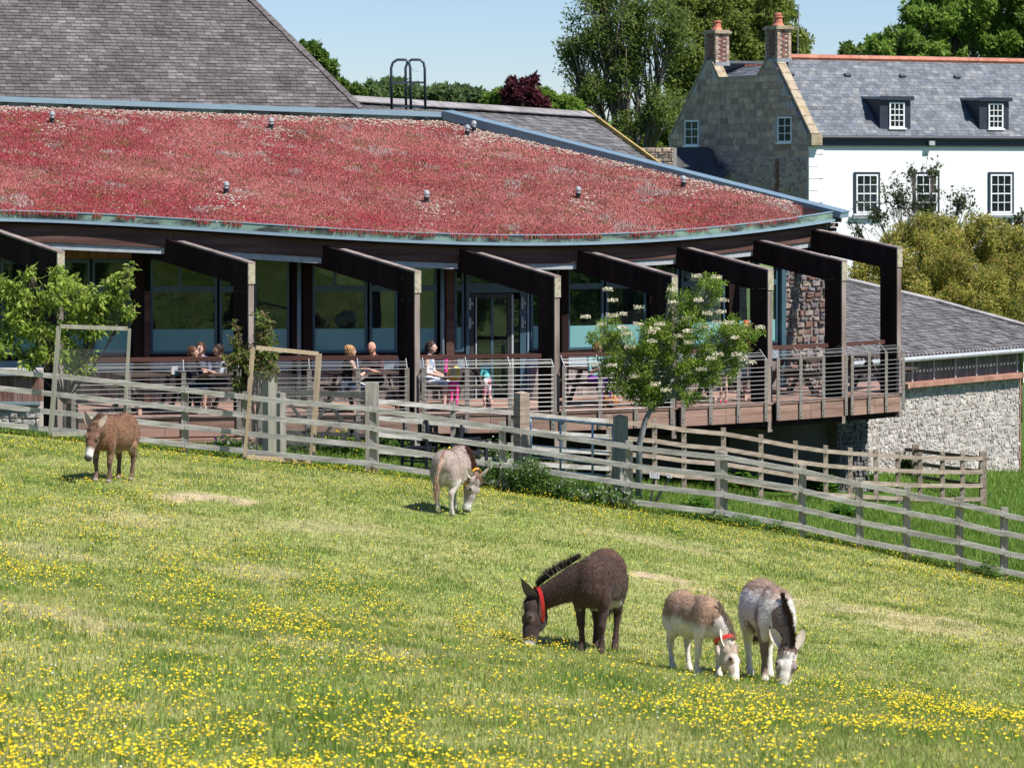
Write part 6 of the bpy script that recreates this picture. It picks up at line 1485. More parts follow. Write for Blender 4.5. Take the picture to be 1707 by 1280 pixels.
    if collar:
        c = poll * .62 + mid * .38 - f * 0.02; axn = (poll - mid); axn /= np.linalg.norm(axn); tilt = axn * .75 + f * .35; tilt /= np.linalg.norm(tilt)
        
        if loose: c = poll * .86 + mid * .14 + f * .05; tilt = axn - f * .3; tilt /= np.linalg.norm(tilt)
        cw = .02 if loose else .024
        e1 = np.cross(tilt, l); e1 /= np.linalg.norm(e1); ra, rb_ = (.125, .185) if loose else (.094 * neckr + .004, .142 * neckr); N = 22; V = []; Fs = []
        for i in range(N):
            a = 2 * math.pi * i / N
            for (dr, dt) in ((0, -cw), (.006, -cw), (.006, cw), (0, cw)): V.append(c + l * math.cos(a) * (ra + dr) + e1 * math.sin(a) * (rb_ + dr) + tilt * dt)
        for i in range(N):
            for k_ in range(4): Fs.append([i * 4 + k_, i * 4 + (k_ + 1) % 4, ((i + 1) % N) * 4 + (k_ + 1) % 4, ((i + 1) % N) * 4 + k_])
        tag(link('collar', npmesh('collar', np.array(V) * sc, Fs, M[collar], smooth=False), root), ('red' if 'red' in collar else 'orange') + ' webbing collar')
    return root

def mixc(c, d, k): k = np.clip(k, 0, 1)[:, None]; return c * (1 - k) + np.array(d) * k
def coat_base(v, base, belly, tg, amp=.25, s=2.0, belly_z=.58):
    c = np.tile(np.array(base, float), (len(v), 1)) * (1 + (n3(v, s) - .5) * 2 * amp)[:, None]
    k = ((belly_z + (n3(v, 4, 2) - .5) * .12) - v[:, 2]) / .09; k = np.where(tg == 'torso', k, 0); return mixc(c, belly, k)
def coat_brown(v, tg, tt, hd, nk, nm):
    c = coat_base(v, (.215, .115, .07), (.33, .26, .2), tg, .3, 2.2, .52)
    leg = np.isin(tg, ['fleg', 'hleg']); c = np.where(leg[:, None], mixc(c, (.12, .075, .06), (.5 - v[:, 2]) * 3 + .3), c); c = np.where((leg & (n3(v, 14) > .54))[:, None], c * 1.6, c)
    c = mixc(c, (.09, .05, .035), np.where((tg == 'torso') & (np.abs(v[:, 0] - .22 + .0 * v[:, 2]) < .025) & (v[:, 2] > .62), .7, 0)); c = mixc(c, (.08, .045, .03), np.where((tg == 'torso') & (np.abs(v[:, 1]) < .03) & (v[:, 2] > .85), .7, 0))
    h = tg == 'head'; c = np.where(h[:, None], np.array([.15, .08, .055]) * (1 + (n3(v, 9) - .5))[:, None], c); c = mixc(c, (.62, .58, .55), np.where(h, (hd[:, 1] - .27) / .05, 0)); c = mixc(c, (.09, .08, .085), np.where(h, (hd[:, 1] - .375) / .03, 0))
    c = mixc(c, (.36, .28, .22), np.where(h, 1 - np.sqrt((hd[:, 1] - .155) ** 2 + (np.abs(hd[:, 0]) - .08) ** 2 + (hd[:, 2] - .05) ** 2) / .045, 0)); c = mixc(c, (.3, .26, .23), np.where(tg == 'hoof', 1, 0)); return c
coat_brown.ear_in, coat_brown.ear_out, coat_brown.ear_tip = (.45, .36, .3), (.17, .09, .06), (.09, .05, .04)
def coat_grey(v, tg, tt, hd, nk, nm):
    c = coat_base(v, (.37, .30, .26), (.62, .56, .5), tg, .25, 2.2, .6)
    leg = np.isin(tg, ['fleg', 'hleg']); c = np.where(leg[:, None], mixc(c, (.62, .57, .52), .7 + (n3(v, 8) - .5) * 3), c); c = mixc(c, (.6, .55, .5), np.where((tg == 'torso') & (v[:, 2] < .66) & (v[:, 0] < -.3) & (np.abs(v[:, 1]) < .12), .8, 0))
    c = mixc(c, (.22, .12, .08), np.where((np.abs(v[:, 1]) < .022) & (v[:, 2] > .85), .8, 0)); c = mixc(c, (.2, .1, .07), np.where(tg == 'neck', .75, 0)); c = mixc(c, (.45, .3, .22), np.where(tg == 'tail', .8, 0))
    h = tg == 'head'; c = np.where(h[:, None], np.array([.38, .32, .3]) * (1 + (n3(v, 9) - .5) * .6)[:, None], c); c = mixc(c, (.7, .68, .66), np.where(h, (hd[:, 1] - .30) / .04, 0)); c = mixc(c, (.12, .1, .1), np.where(h, (hd[:, 1] - .405) / .02, 0)); c = mixc(c, (.3, .26, .23), np.where(tg == 'hoof', 1, 0)); return c
coat_grey.ear_in, coat_grey.ear_out, coat_grey.ear_tip = (.62, .55, .5), (.4, .34, .3), (.12, .09, .08)
def coat_dark(v, tg, tt, hd, nk, nm):
    c = coat_base(v, (.075, .045, .036), (.42, .39, .37), tg, .5, 1.8, .50); c = mixc(c, (.13, .07, .05), np.where(np.isin(tg, ['torso', 'neck']), (n3(v, 1.7, 3) - .47) * 6, 0)); c = mixc(c, (.028, .018, .018), np.where((tg == 'torso') & (np.abs(v[:, 0] - .24) < .03) & (v[:, 2] > .6), .8, 0))
    c = mixc(c, (.42, .39, .37), np.where((tg == 'torso') & (v[:, 0] < .2), (.555 + (n3(v, 6, 4) - .5) * .15 - v[:, 2]) / .05, 0)); leg = np.isin(tg, ['fleg', 'hleg']); c = np.where(leg[:, None], np.array([.055, .034, .03]) * (1 + (n3(v, 12) - .5))[:, None], c)
    h = tg == 'head'; c = np.where(h[:, None], np.array([.05, .033, .03]) * (1 + (n3(v, 8) - .5) * .9)[:, None], c); c = mixc(c, (.6, .56, .54), np.where(h, (hd[:, 1] - .325 - .10 * (n3(v, 14) - .5)) / .04, 0)); c = mixc(c, (.2, .17, .165), np.where(h, (hd[:, 1] - .405 - .03 * (n3(v, 20) - .5)) / .025, 0)); c = mixc(c, (.15, .105, .085), np.where(h, 1 - np.sqrt((hd[:, 1] - .165) ** 2 + (np.abs(hd[:, 0]) - .08) ** 2 + (hd[:, 2] - .045) ** 2) / .05, 0)); c = mixc(c, (.05, .035, .03), np.where(tg == 'hoof', 1, 0)); return c
coat_dark.ear_in, coat_dark.ear_out, coat_dark.ear_tip = (.14, .11, .1), (.035, .023, .02), (.02, .014, .013)
def coat_young(v, tg, tt, hd, nk, nm):
    c = np.tile(np.array([.34, .22, .155]), (len(v), 1)) * (1 + (n3(v, 3) - .5) * 1.2)[:, None]
    k = np.where(tg == 'torso', (.72 + (n3(v, 3, 2) - .5) * .7 - v[:, 2]) / .13, 0); k = np.where(np.isin(tg, ['fleg', 'hleg', 'hoof']), 1, k); c = mixc(c, (.66, .6, .54), k)
    c = mixc(c, (.68, .62, .56), np.where((tg == 'neck') & (n3(v, 3.2, 6) > .5) & (nk > .3), .85, 0)); h = tg == 'head'; c = np.where(h[:, None], np.array([.46, .37, .3]) * (1 + (n3(v, 9) - .5) * .7)[:, None], c)
    c = mixc(c, (.75, .7, .65), np.where(h & (hd[:, 2] > .045) & (np.abs(hd[:, 0]) < .04) & (hd[:, 1] > .1), .9, 0)); c = mixc(c, (.7, .67, .64), np.where(h, (hd[:, 1] - .29) / .04, 0)); c = mixc(c, (.2, .18, .19), np.where(h, (hd[:, 1] - .40) / .02, 0)); c = mixc(c, (.13, .09, .08), np.where(h, 1.2 - np.sqrt((hd[:, 1] - .155) ** 2 + (np.abs(hd[:, 0]) - .08) ** 2 + (hd[:, 2] - .05) ** 2) / .032, 0)); return c
coat_young.ear_in, coat_young.ear_out, coat_young.ear_tip = (.7, .62, .55), (.4, .32, .27), (.3, .22, .18)
def coat_patch(v, tg, tt, hd, nk, nm):
    c = np.tile(np.array([.66, .62, .58]), (len(v), 1)) * (1 + (n3(v, 4) - .5) * .3)[:, None]
    p = (n3(v * np.array([1, 1, .8]), 2.8, 9) - .545) / .02; top = (v[:, 2] - .90) / .05; p = np.where(np.isin(tg, ['torso']), np.maximum(p, top * (n3(v, 2.4, 5) > .47)), p)
    p = np.where(tg == 'torso', np.maximum(p, 1 - np.hypot((v[:, 0] - .27) / .09, (v[:, 2] - .68) / .17) ** 3 * 1.0) , p)
    p = np.where(tg == 'neck', np.where(n3(v, 3.4, 7) > .50, 1, 0), p); p = np.where(np.isin(tg, ['fleg']) & (v[:, 1] < 0), (v[:, 2] - .08) / .05, p); p = np.where(np.isin(tg, ['hleg']) | (np.isin(tg, ['fleg']) & (v[:, 1] > 0)), -1, p)
    c = mixc(c, (.20, .14, .12), np.clip(p, 0, .95)); c = mixc(c, (.30, .2, .15), np.where((tg == 'torso') & (v[:, 2] > .88), .6, 0))
    h = tg == 'head'; c = np.where(h[:, None], np.array([.66, .61, .57]) * (1 + (n3(v, 12) - .5) * .7)[:, None], c); c = mixc(c, (.2, .16, .15), np.where(h & (hd[:, 0] * 1 > .035) & (hd[:, 1] > .1) & (hd[:, 1] < .29), .85, 0)); c = mixc(c, (.2, .15, .13), np.where(h & (hd[:, 0] < -.05) & (n3(v, 9, 3) > .5) & (hd[:, 1] < .3), .8, 0)); c = mixc(c, (.3, .24, .22), np.where(h, (hd[:, 1] - .405) / .02, 0)); c = mixc(c, (.13, .07, .05), np.where(h & (hd[:, 1] < .04), .85, 0)); return c
coat_patch.ear_in, coat_patch.ear_out, coat_patch.ear_tip = (.62, .52, .46), (.5, .42, .36), (.03, .02, .018)

donkey('brown donkey with a white muzzle standing by the fence with its head up', 188, 801, 45.0, (-.30, -.95), 1.02, (158, 711, 44.15), (147, 764, 43.95), coat_brown, (.10, .055, .035), ear_out=(.4, .5), ear_l=.23, fatness=1.06, tail_side=.05, maneh=.05, ear_up=.75)
donkey('pale grey donkey grazing with its rump to the camera and an orange collar', 757, 850, 45.9, (.30, .95), 1.03, (791, 796, 45.9), (777, 851, 45.85), coat_grey, (.2, .09, .06), 'orange_collar', ear_l=.26, ear_out=(.4, 1.3), loose=True, fatness=1.08, tail_side=.07, facev=(.75, -.6, 0), tail_col=(.5, .32, .22), ear_up=.6)
donkey('dark brown shaggy donkey grazing in a red collar', 997, 1078, 33.0, (-.22, -.97), 1.1, (893, 1003, 32.75), (882, 1072, 32.6), coat_dark, (.028, .018, .016), 'red_collar', ear_l=.27, ear_out=(.25, .95), fatness=1.12, facev=(-1, -.35, 0), maneh=.075, ear_g=(1.3, .35), loose=True, legs={('f', 1): .02, ('f', -1): -.05, ('h', 1): .06}, neckr=1.08, ear_up=.95)
donkey('small tan and white young donkey grazing in a red collar', 1160, 1114, 31.2, (.42, -.9), .84, (1213, 1079, 30.75), (1224, 1132, 30.6), coat_young, (.5, .4, .32), 'red_collar', ear_l=.25, ear_out=(.55, .6), facev=(.8, -.55, .1), fatness=1.05, legs={('f', -1): -.12, ('f', 1): .04, ('h', 1): .05}, maneh=.04, ear_up=.95)
donkey('brown and white patched donkey grazing face on to the camera', 1282, 1128, 31.3, (.14, -.99), 1.03, (1314, 1080, 30.65), (1304, 1143, 30.55), coat_patch, (.07, .04, .03), ear_l=.24, ear_out=(.25, 1.0), facev=(.1, -1, .1), fatness=1.03, legs={('f', -1): -.1}, maneh=.06, ear_up=.95)

# ------------------------------------------------------------ people
def person(name_label, px, t, face_deg, pose, sc, cols, hair, hairstyle='short', base=None, skirt=None, extras=None, zoff=0, pos=None, seat=.45, lean=.12, arms='table', headturn=0):
    """cols: dict skin, top, bottom, shoe ; local +x is forward"""
    p = pos if pos is not None else dpt(px, t, ZD); p = Vector(p); p.z += zoff
    root = thing('person', p, name_label, 'person', None, rz=math.radians(face_deg))
    B = Blob(); S = sc
    if pose == 'sit': hz = seat + .10; dx = 0
    else: hz = .92 * S; dx = 0
    up = np.array([math.sin(lean), 0, math.cos(lean)]); H = np.array([0, 0, hz]); at = lambda u, x=0, y=0: H + up * u * S + np.array([x * S * math.cos(lean), y * S, -x * S * math.sin(lean)])
    B.ell(at(.0), (.125 * S, .17 * S, .12 * S), 'bottom'); B.ell(at(.15), (.105 * S, .145 * S, .14 * S), 'top'); B.ell(at(.33), (.115 * S, .165 * S, .17 * S), 'top'); B.ell(at(.43), (.09 * S, .18 * S, .09 * S), 'top')
    B.limb([at(.47), at(.58, .015)], [.06 * S, .05 * S], 'skin'); hc = at(.655, .03)
    B.ell(hc, (.094 * S, .078 * S, .104 * S), 'head'); B.ell(hc + np.array([.035, 0, -.055]) * S, (.05 * S, .05 * S, .055 * S), 'head'); B.ell(hc + np.array([.095, 0, -.01]) * S, (.018 * S, .014 * S, .026 * S), 'head')
    for s_ in (1, -1): B.ell(hc + np.array([0, s_ * .076, -.005]) * S, (.018 * S, .012 * S, .03 * S), 'head')
    for s_ in (1, -1):
        if pose == 'sit':
            kn = np.array([.42 * S, s_ * .10, seat + .04]); an = np.array([.38 * S, s_ * .10, .09])
            B.limb([H + np.array([0, s_ * .09 * S, 0]), kn], [.095 * S, .065 * S], 'bottom'); B.limb([kn, (kn + an) / 2 + np.array([-.01, 0, 0]), an], [.062 * S, .052 * S, .038 * S], 'shin'); B.limb([an + np.array([0, 0, -.03]), an + np.array([.14 * S, 0, -.05])], [.042 * S, .035 * S], 'shoe')
        else:
            st = .05 * s_ * (1 if (extras or {}).get('stride') else 0)
            kn = np.array([st * .6 + .01, s_ * .085 * S, .49 * S]); an = np.array([st - .02, s_ * .09 * S, .085 * S])
            B.limb([H + np.array([0, s_ * .085 * S, -.02]), kn], [.088 * S, .058 * S], 'bottom'); B.limb([kn, (kn + an) / 2 + np.array([-.015, 0, 0]), an], [.056 * S, .05 * S, .036 * S], 'shin'); B.limb([an + np.array([0, 0, -.04 * S]), an + np.array([.13 * S, 0, -.055 * S])], [.042 * S, .034 * S], 'shoe')
        sh = at(.44, 0, s_ * .175)
        if arms == 'table': el = at(.17, .14, s_ * .22); wr = np.array([el[0] + .22 * S, s_ * .09, max(el[2] - .0, hz + .24) if pose == 'sit' else el[2] + .02])
        elif arms == 'down': el = at(.17, -.02, s_ * .22); wr = at(-.06, .05, s_ * .22)
        elif arms == 'raised': el = at(.2, .08, s_ * .2); wr = at(.36, .26, s_ * .09)
        else: el = at(.17, .06, s_ * .21); wr = at(.14, .28, s_ * .10)
        B.limb([sh, el], [.052 * S, .042 * S], 'sleeve'); B.limb([el, wr], [.04 * S, .027 * S], 'forearm')
        dirw = (wr - el); dirw /= np.linalg.norm(dirw); B.ell(wr + dirw * .045 * S, (.04 * S, .036 * S, .022 * S), 'forearm')
        for q in range(4):
            o_ = np.cross(dirw, [0, 0, 1.]); o_ /= np.linalg.norm(o_) + 1e-9; b0 = wr + dirw * .075 * S + o_ * (q - 1.5) * .019 * S
            B.limb([b0, b0 + dirw * (.035 + .006 * (q in (1, 2))) * S, b0 + dirw * .058 * S + np.array([0, 0, -.018 * S])], [.0095 * S, .009 * S, .008 * S], 'forearm')
        o_ = np.cross(dirw, [0, 0, 1.]); B.limb([wr + dirw * .02 * S - o_ * s_ * .03 * S, wr + dirw * .06 * S - o_ * s_ * .055 * S], [.011 * S, .009 * S], 'forearm')
    v, Fc, nm, tg, tt = B.remesh(.0125 if S > .8 else .011, 4)
    skin = np.array(cols['skin']); c = np.tile(skin, (len(v), 1)); 
    for k_, src in (('bottom', 'bottom'), ('top', 'top'), ('sleeve', 'sleeve'), ('shoe', 'shoe'), ('shin', 'shin')):
        cc = cols.get(src, cols.get({'sleeve': 'top', 'shin': 'bottom'}.get(src, src)))
        if cc is None: cc = cols['skin']
        c[tg == k_] = cc
    if cols.get('pattern'): kk = (np.isin(tg, ['bottom'])) & (n3(v, 9) > .52); c[kk] = cols['pattern']
    if cols.get('top_pattern'): kk = (np.isin(tg, ['top', 'sleeve'])) & (n3(v, 9, 2) > .52); c[kk] = cols['top_pattern']
    hl = v - hc; mouth = (tg == 'head') & (hl[:, 0] > .05 * S) & (np.abs(hl[:, 1]) < .025 * S) & (np.abs(hl[:, 2] + .06 * S) < .008 * S); c[mouth] = skin * np.array([.8, .45, .45])
    c = c * (1 + (n3(v, 8) - .5) * .15)[:, None]
    link('body', npmesh('body', v, Fc, M['cloth'], smooth=True, vcol=c), root)
    for s_ in (1, -1):
        b = MB(); b.sphere(Vector(hc + np.array([.079, s_ * .032, .012]) * S), (.009 * S, .013 * S, .008 * S), 8, 6); b.build('eye', M['eye'], root, local=True, smooth=True)
    if hair is not None:
        Bh = Blob(); Bh.ell(hc + np.array([-.018, 0, .022]) * S, (.097 * S, .088 * S, .112 * S), 'h')
        if hairstyle in ('long', 'pony'): Bh.limb([hc + np.array([-.07, 0, .02]) * S, hc + np.array([-.10, 0, -.12]) * S, hc + np.array([-.10, 0, -.24]) * S], [.06 * S, .055 * S if hairstyle == 'long' else .03 * S, .03 * S], 'h')
        if hairstyle == 'bun': Bh.ell(hc + np.array([-.08, 0, .09]) * S, .05 * S, 'h')
        hv, hF, hn, _, _ = Bh.remesh(.012, 3); l_ = hv - hc
        keep = ~((l_[:, 0] > .035 * S) & (l_[:, 2] < .055 * S)); hv2 = hv + hn * ((n3(hv, 30) - .5) * .02)[:, None]
        Fk = [list(f) for f in hF if keep[list(f)].all()]
        ku = np.array([i for f in Fk for i in f]); ks = NR.choice(ku, 900); Dh = hn[ks] * .35 + np.array([-.25, 0, -.9]) + NR.normal(0, .35, (900, 3)); Dh /= np.linalg.norm(Dh, axis=1)[:, None]
        sv_, sf_, sc_ = hairs(hv2[ks], Dh, NR.uniform(.025, .07, 900) * S, np.full(900, .009), np.array(hair) * NR.uniform(.5, 1.7, (900, 1)))
        nh = len(hv2); link('hair', npmesh('hair', np.concatenate([hv2, sv_]), Fk + [[nh + i for i in t] for t in sf_.tolist()], M['hair'], smooth=True, vcol=np.concatenate([np.tile(np.array(hair), (nh, 1)), sc_])), root)
    if skirt:
        V = []; Fs = []; N = 18
        rows_ = [(0.05, .135), (-.1, .18), (-.28, .22)] if pose != 'sit' else [(.06, .14), (-.02, .2), (-.2, .22)]
        for (zz, rr_) in rows_:
            for i in range(N): a = 2 * math.pi * i / N; q = 1 + .06 * math.sin(a * 5); V.append((H[0] + (.14 * S if pose == 'sit' and zz < .05 else 0) + math.cos(a) * rr_ * S * q * (1.4 if pose == 'sit' and zz < .05 else .85), math.sin(a) * rr_ * S * q, H[2] + zz * S))
        for j in range(2):
            for i in range(N): Fs.append([j * N + i, j * N + (i + 1) % N, (j + 1) * N + (i + 1) % N, (j + 1) * N + i])
        cc = np.tile(np.array(skirt), (len(V), 1)); 
        if cols.get('pattern'): cc[NR.random(len(V)) > .5] = cols['pattern']
        link('skirt', npmesh('skirt', V, Fs, M['cloth'], smooth=True, vcol=cc), root)
    if extras and extras.get('pack') is not None:
        Bp = Blob(); Bp.ell(at(.32, -.17), (.09 * S, .13 * S, .18 * S), 'p'); Bp.ell(at(.22, -.22), (.06 * S, .1 * S, .08 * S), 'p'); pv, pF, _, _, _ = Bp.remesh(.012, 4)
        t = thing('backpack', p + Vector((0, 0, hz)), 'small cream backpack worn by the child in pink trousers', 'backpack', rz=math.radians(face_deg)); link('bag', npmesh('bag', pv - np.array([0, 0, hz]), pF, M['cloth'], smooth=True, vcol=np.tile(np.array(extras['pack']), (len(pv), 1))), t)
        b = MB()
        for s_ in (1, -1): b.tube([Vector(at(.46, -.08, s_ * .08)) - Vector((0, 0, hz)), Vector(at(.50, .05, s_ * .09)) - Vector((0, 0, hz)), Vector(at(.3, .125, s_ * .1)) - Vector((0, 0, hz)), Vector(at(.12, -.03, s_ * .13)) - Vector((0, 0, hz))], .014 * S, 6)
        b.build('strap', M['new_timber'], t, local=True)
    if extras and extras.get('sunglasses'):
        b = MB(); 
        for s_ in (1, -1): b.sphere(Vector(hc + np.array([.088, s_ * .033, .014]) * S), (.008, .026, .019), 8, 6)
        b.build('sunglasses', M['black_rubber'], root, local=True)
    return root
SK = (.52, .30, .22); SK2 = (.6, .38, .3)
person('person with brown hair in a bun and dark top, seated at the left picnic table', 316, .22, -25, 'sit', 1.0, dict(skin=SK, top=(.02, .02, .03), bottom=(.03, .03, .06), shin=SK), (.13, .06, .03), 'bun')
person('person in sunglasses and grey top with forearms on the left picnic table', 338, .55, -110, 'sit', 1.02, dict(skin=SK2, top=(.12, .13, .2), sleeve=(.12, .13, .2), bottom=(.03, .03, .05), shoe=(.05, .05, .05)), (.09, .04, .02), 'short', extras=dict(sunglasses=True))
person('person in dark cap-like hair and pale top partly behind the sapling', 371, .5, -150, 'sit', .98, dict(skin=SK, top=(.4, .42, .5), bottom=(.05, .05, .08), shoe=(.5, .5, .5)), (.05, .03, .02), 'short')
person('person with blonde hair, black top and patterned white skirt, back half turned', 577, .20, 25, 'sit', 1.0, dict(skin=SK2, top=(.012, .012, .015), sleeve=SK2, bottom=(.6, .6, .62), pattern=(.08, .08, .1), shin=SK2, shoe=(.05, .05, .05)), (.42, .24, .11), 'bun', skirt=(.62, .62, .65))
person('bald person in a dark tee shirt leaning bare forearms on the table', 626, .50, -115, 'sit', 1.06, dict(skin=(.55, .27, .2), top=(.06, .02, .03), sleeve=(.06, .02, .03), bottom=(.03, .03, .04), shoe=(.05, .05, .05)), None, lean=.2)
person('person in profile with dark hair and blue white dress beside the third column', 711, .25, -15, 'sit', 1.02, dict(skin=SK2, top=(.25, .34, .55), top_pattern=(.7, .7, .75), sleeve=SK2, bottom=(.35, .4, .55), pattern=(.7, .7, .72), shin=SK2, shoe=(.4, .3, .3)), (.05, .025, .02), 'pony', seat=.5, arms='forward')
person('small child in bright pink trousers and yellow top with a backpack, back to the camera', 757, .16, 80, 'stand', .62, dict(skin=SK2, top=(.75, .5, .05), sleeve=(.8, .6, .4), bottom=(.75, .06, .28), shoe=(.6, .1, .3)), (.12, .05, .03), 'short', arms='forward', extras=dict(pack=(.65, .45, .28)))
person('child in a turquoise top, patterned pink shorts and purple shoes standing at the table', 812, .12, 150, 'stand', .66, dict(skin=SK2, top=(.12, .5, .52), sleeve=(.12, .5, .52), bottom=(.5, .14, .2), pattern=(.8, .7, .7), shin=SK2, shoe=(.22, .03, .3)), (.1, .04, .03), 'short', arms='raised', extras=dict(stride=True))
person('person with red brown hair and purple trousers seated behind the flowering tree', 992, .3, -60, 'sit', 1.0, dict(skin=SK, top=(.1, .25, .28), bottom=(.16, .03, .26), shin=(.16, .03, .26), shoe=(.1, .1, .1)), (.25, .09, .04), 'long')
person('child in white with pink shoes behind the right side of the flowering tree', 1206, .2, -100, 'stand', .62, dict(skin=SK2, top=(.7, .66, .62), bottom=(.6, .45, .35), shin=SK2, shoe=(.7, .05, .15)), (.2, .1, .05), 'short', arms='down')
person('person in an orange top standing by the railing right of the flowering tree', 1247, .28, -120, 'stand', .98, dict(skin=SK, top=(.75, .3, .14), sleeve=(.75, .3, .14), bottom=(.5, .5, .55), shin=SK2, shoe=(.3, .1, .1)), (.4, .12, .04), 'long', arms='forward', zoff=0)
person('person in a pale blue shirt seated inside the window behind the couple', 577, 0, 100, 'sit', 1.1, dict(skin=SK, top=(.2, .36, .46), bottom=(.03, .03, .05), shoe=(.05, .05, .05)), (.04, .02, .02), 'short', pos=fac_pt(577, ZD + .32) + Vector((-.1, 1.0, 0)), seat=.5)
person('person in grey blue top inside the narrow window behind the third column', 628, 0, 160, 'sit', 1.05, dict(skin=SK, top=(.16, .22, .3), bottom=(.03, .03, .05), shoe=(.05, .05, .05)), (.04, .02, .02), 'short', pos=fac_pt(634, ZD + .32) + Vector((-.2, .9, 0)), seat=.5)
# tan bag under the table
b = Blob(); pbag = dpt(1012, .22, ZD); b.ell((0, 0, .17), (.17, .13, .17), 'a'); b.ell((.12, 0, .12), (.11, .12, .12), 'a'); bv, bF, _, _, _ = b.remesh(.02, 3)
link('bag', npmesh('bag', bv, bF, M['cloth'], smooth=True, vcol=np.tile(np.array([.36, .16, .06]), (len(bv), 1))), None, pbag, label='round tan bag lying on the deck beside the table behind the tree', cat='bag')
# ------------------------------------------------------------ foliage
def leaves(C_, Rd, n, size, pal, droop=0.0, aspect=.5, jit=.25, flat=0.0):
    """C_ (m,3) clump centres, Rd (m,) radii -> folded leaf quads"""
    m = len(C_); w_ = Rd ** 2; idx = NR.choice(m, n, p=w_ / w_.sum())
    d = NR.normal(0, 1, (n, 3)); d /= np.linalg.norm(d, axis=1)[:, None]; rad = Rd[idx] * NR.random(n) ** .45
    P = C_[idx] + d * rad[:, None] * np.array([1, 1, 1 - flat * .4])
    ax = NR.normal(0, 1, (n, 3)) + d * .6; ax[:, 2] -= droop * 2; ax /= np.linalg.norm(ax, axis=1)[:, None]
    up = NR.normal(0, .6, (n, 3)) + np.array([0, 0, 1.0]); sd = np.cross(ax, up); sd /= np.linalg.norm(sd, axis=1)[:, None] + 1e-9; nn_ = np.cross(sd, ax)
    L_ = size * NR.uniform(.6, 1.3, n); Wd = L_ * aspect
    V = np.empty((n, 4, 3)); V[:, 0] = P; V[:, 1] = P + ax * (L_ * .45)[:, None] + sd * (Wd * .5)[:, None] + nn_ * (Wd * .18)[:, None]; V[:, 2] = P + ax * L_[:, None]; V[:, 3] = P + ax * (L_ * .45)[:, None] - sd * (Wd * .5)[:, None] + nn_ * (Wd * .18)[:, None]
    pal = np.array(pal); ci = NR.integers(0, len(pal), n); cl = NR.uniform(.8, 1.2, m)[idx]
    col = pal[ci] * NR.uniform(1 - jit, 1 + jit, (n, 1)) * cl[:, None]
    return V.reshape(-1, 3), np.arange(n * 4).reshape(n, 4), col
def subclumps(clumps, per, rfac=(.22, .42), surf=.55):
    out = []; rr_ = []
    for c in clumps:
        c, r = np.array(c[:3], float), np.array(c[3:6], float)
        k = per
        for i in range(k):
            d = NR.normal(0, 1, 3); d /= np.linalg.norm(d); q = surf + (1 - surf) * NR.random() if NR.random() < .75 else NR.random() * surf
            out.append(c + d * r * q); rr_.append(min(r) * NR.uniform(*rfac))
    return np.array(out), np.array(rr_)
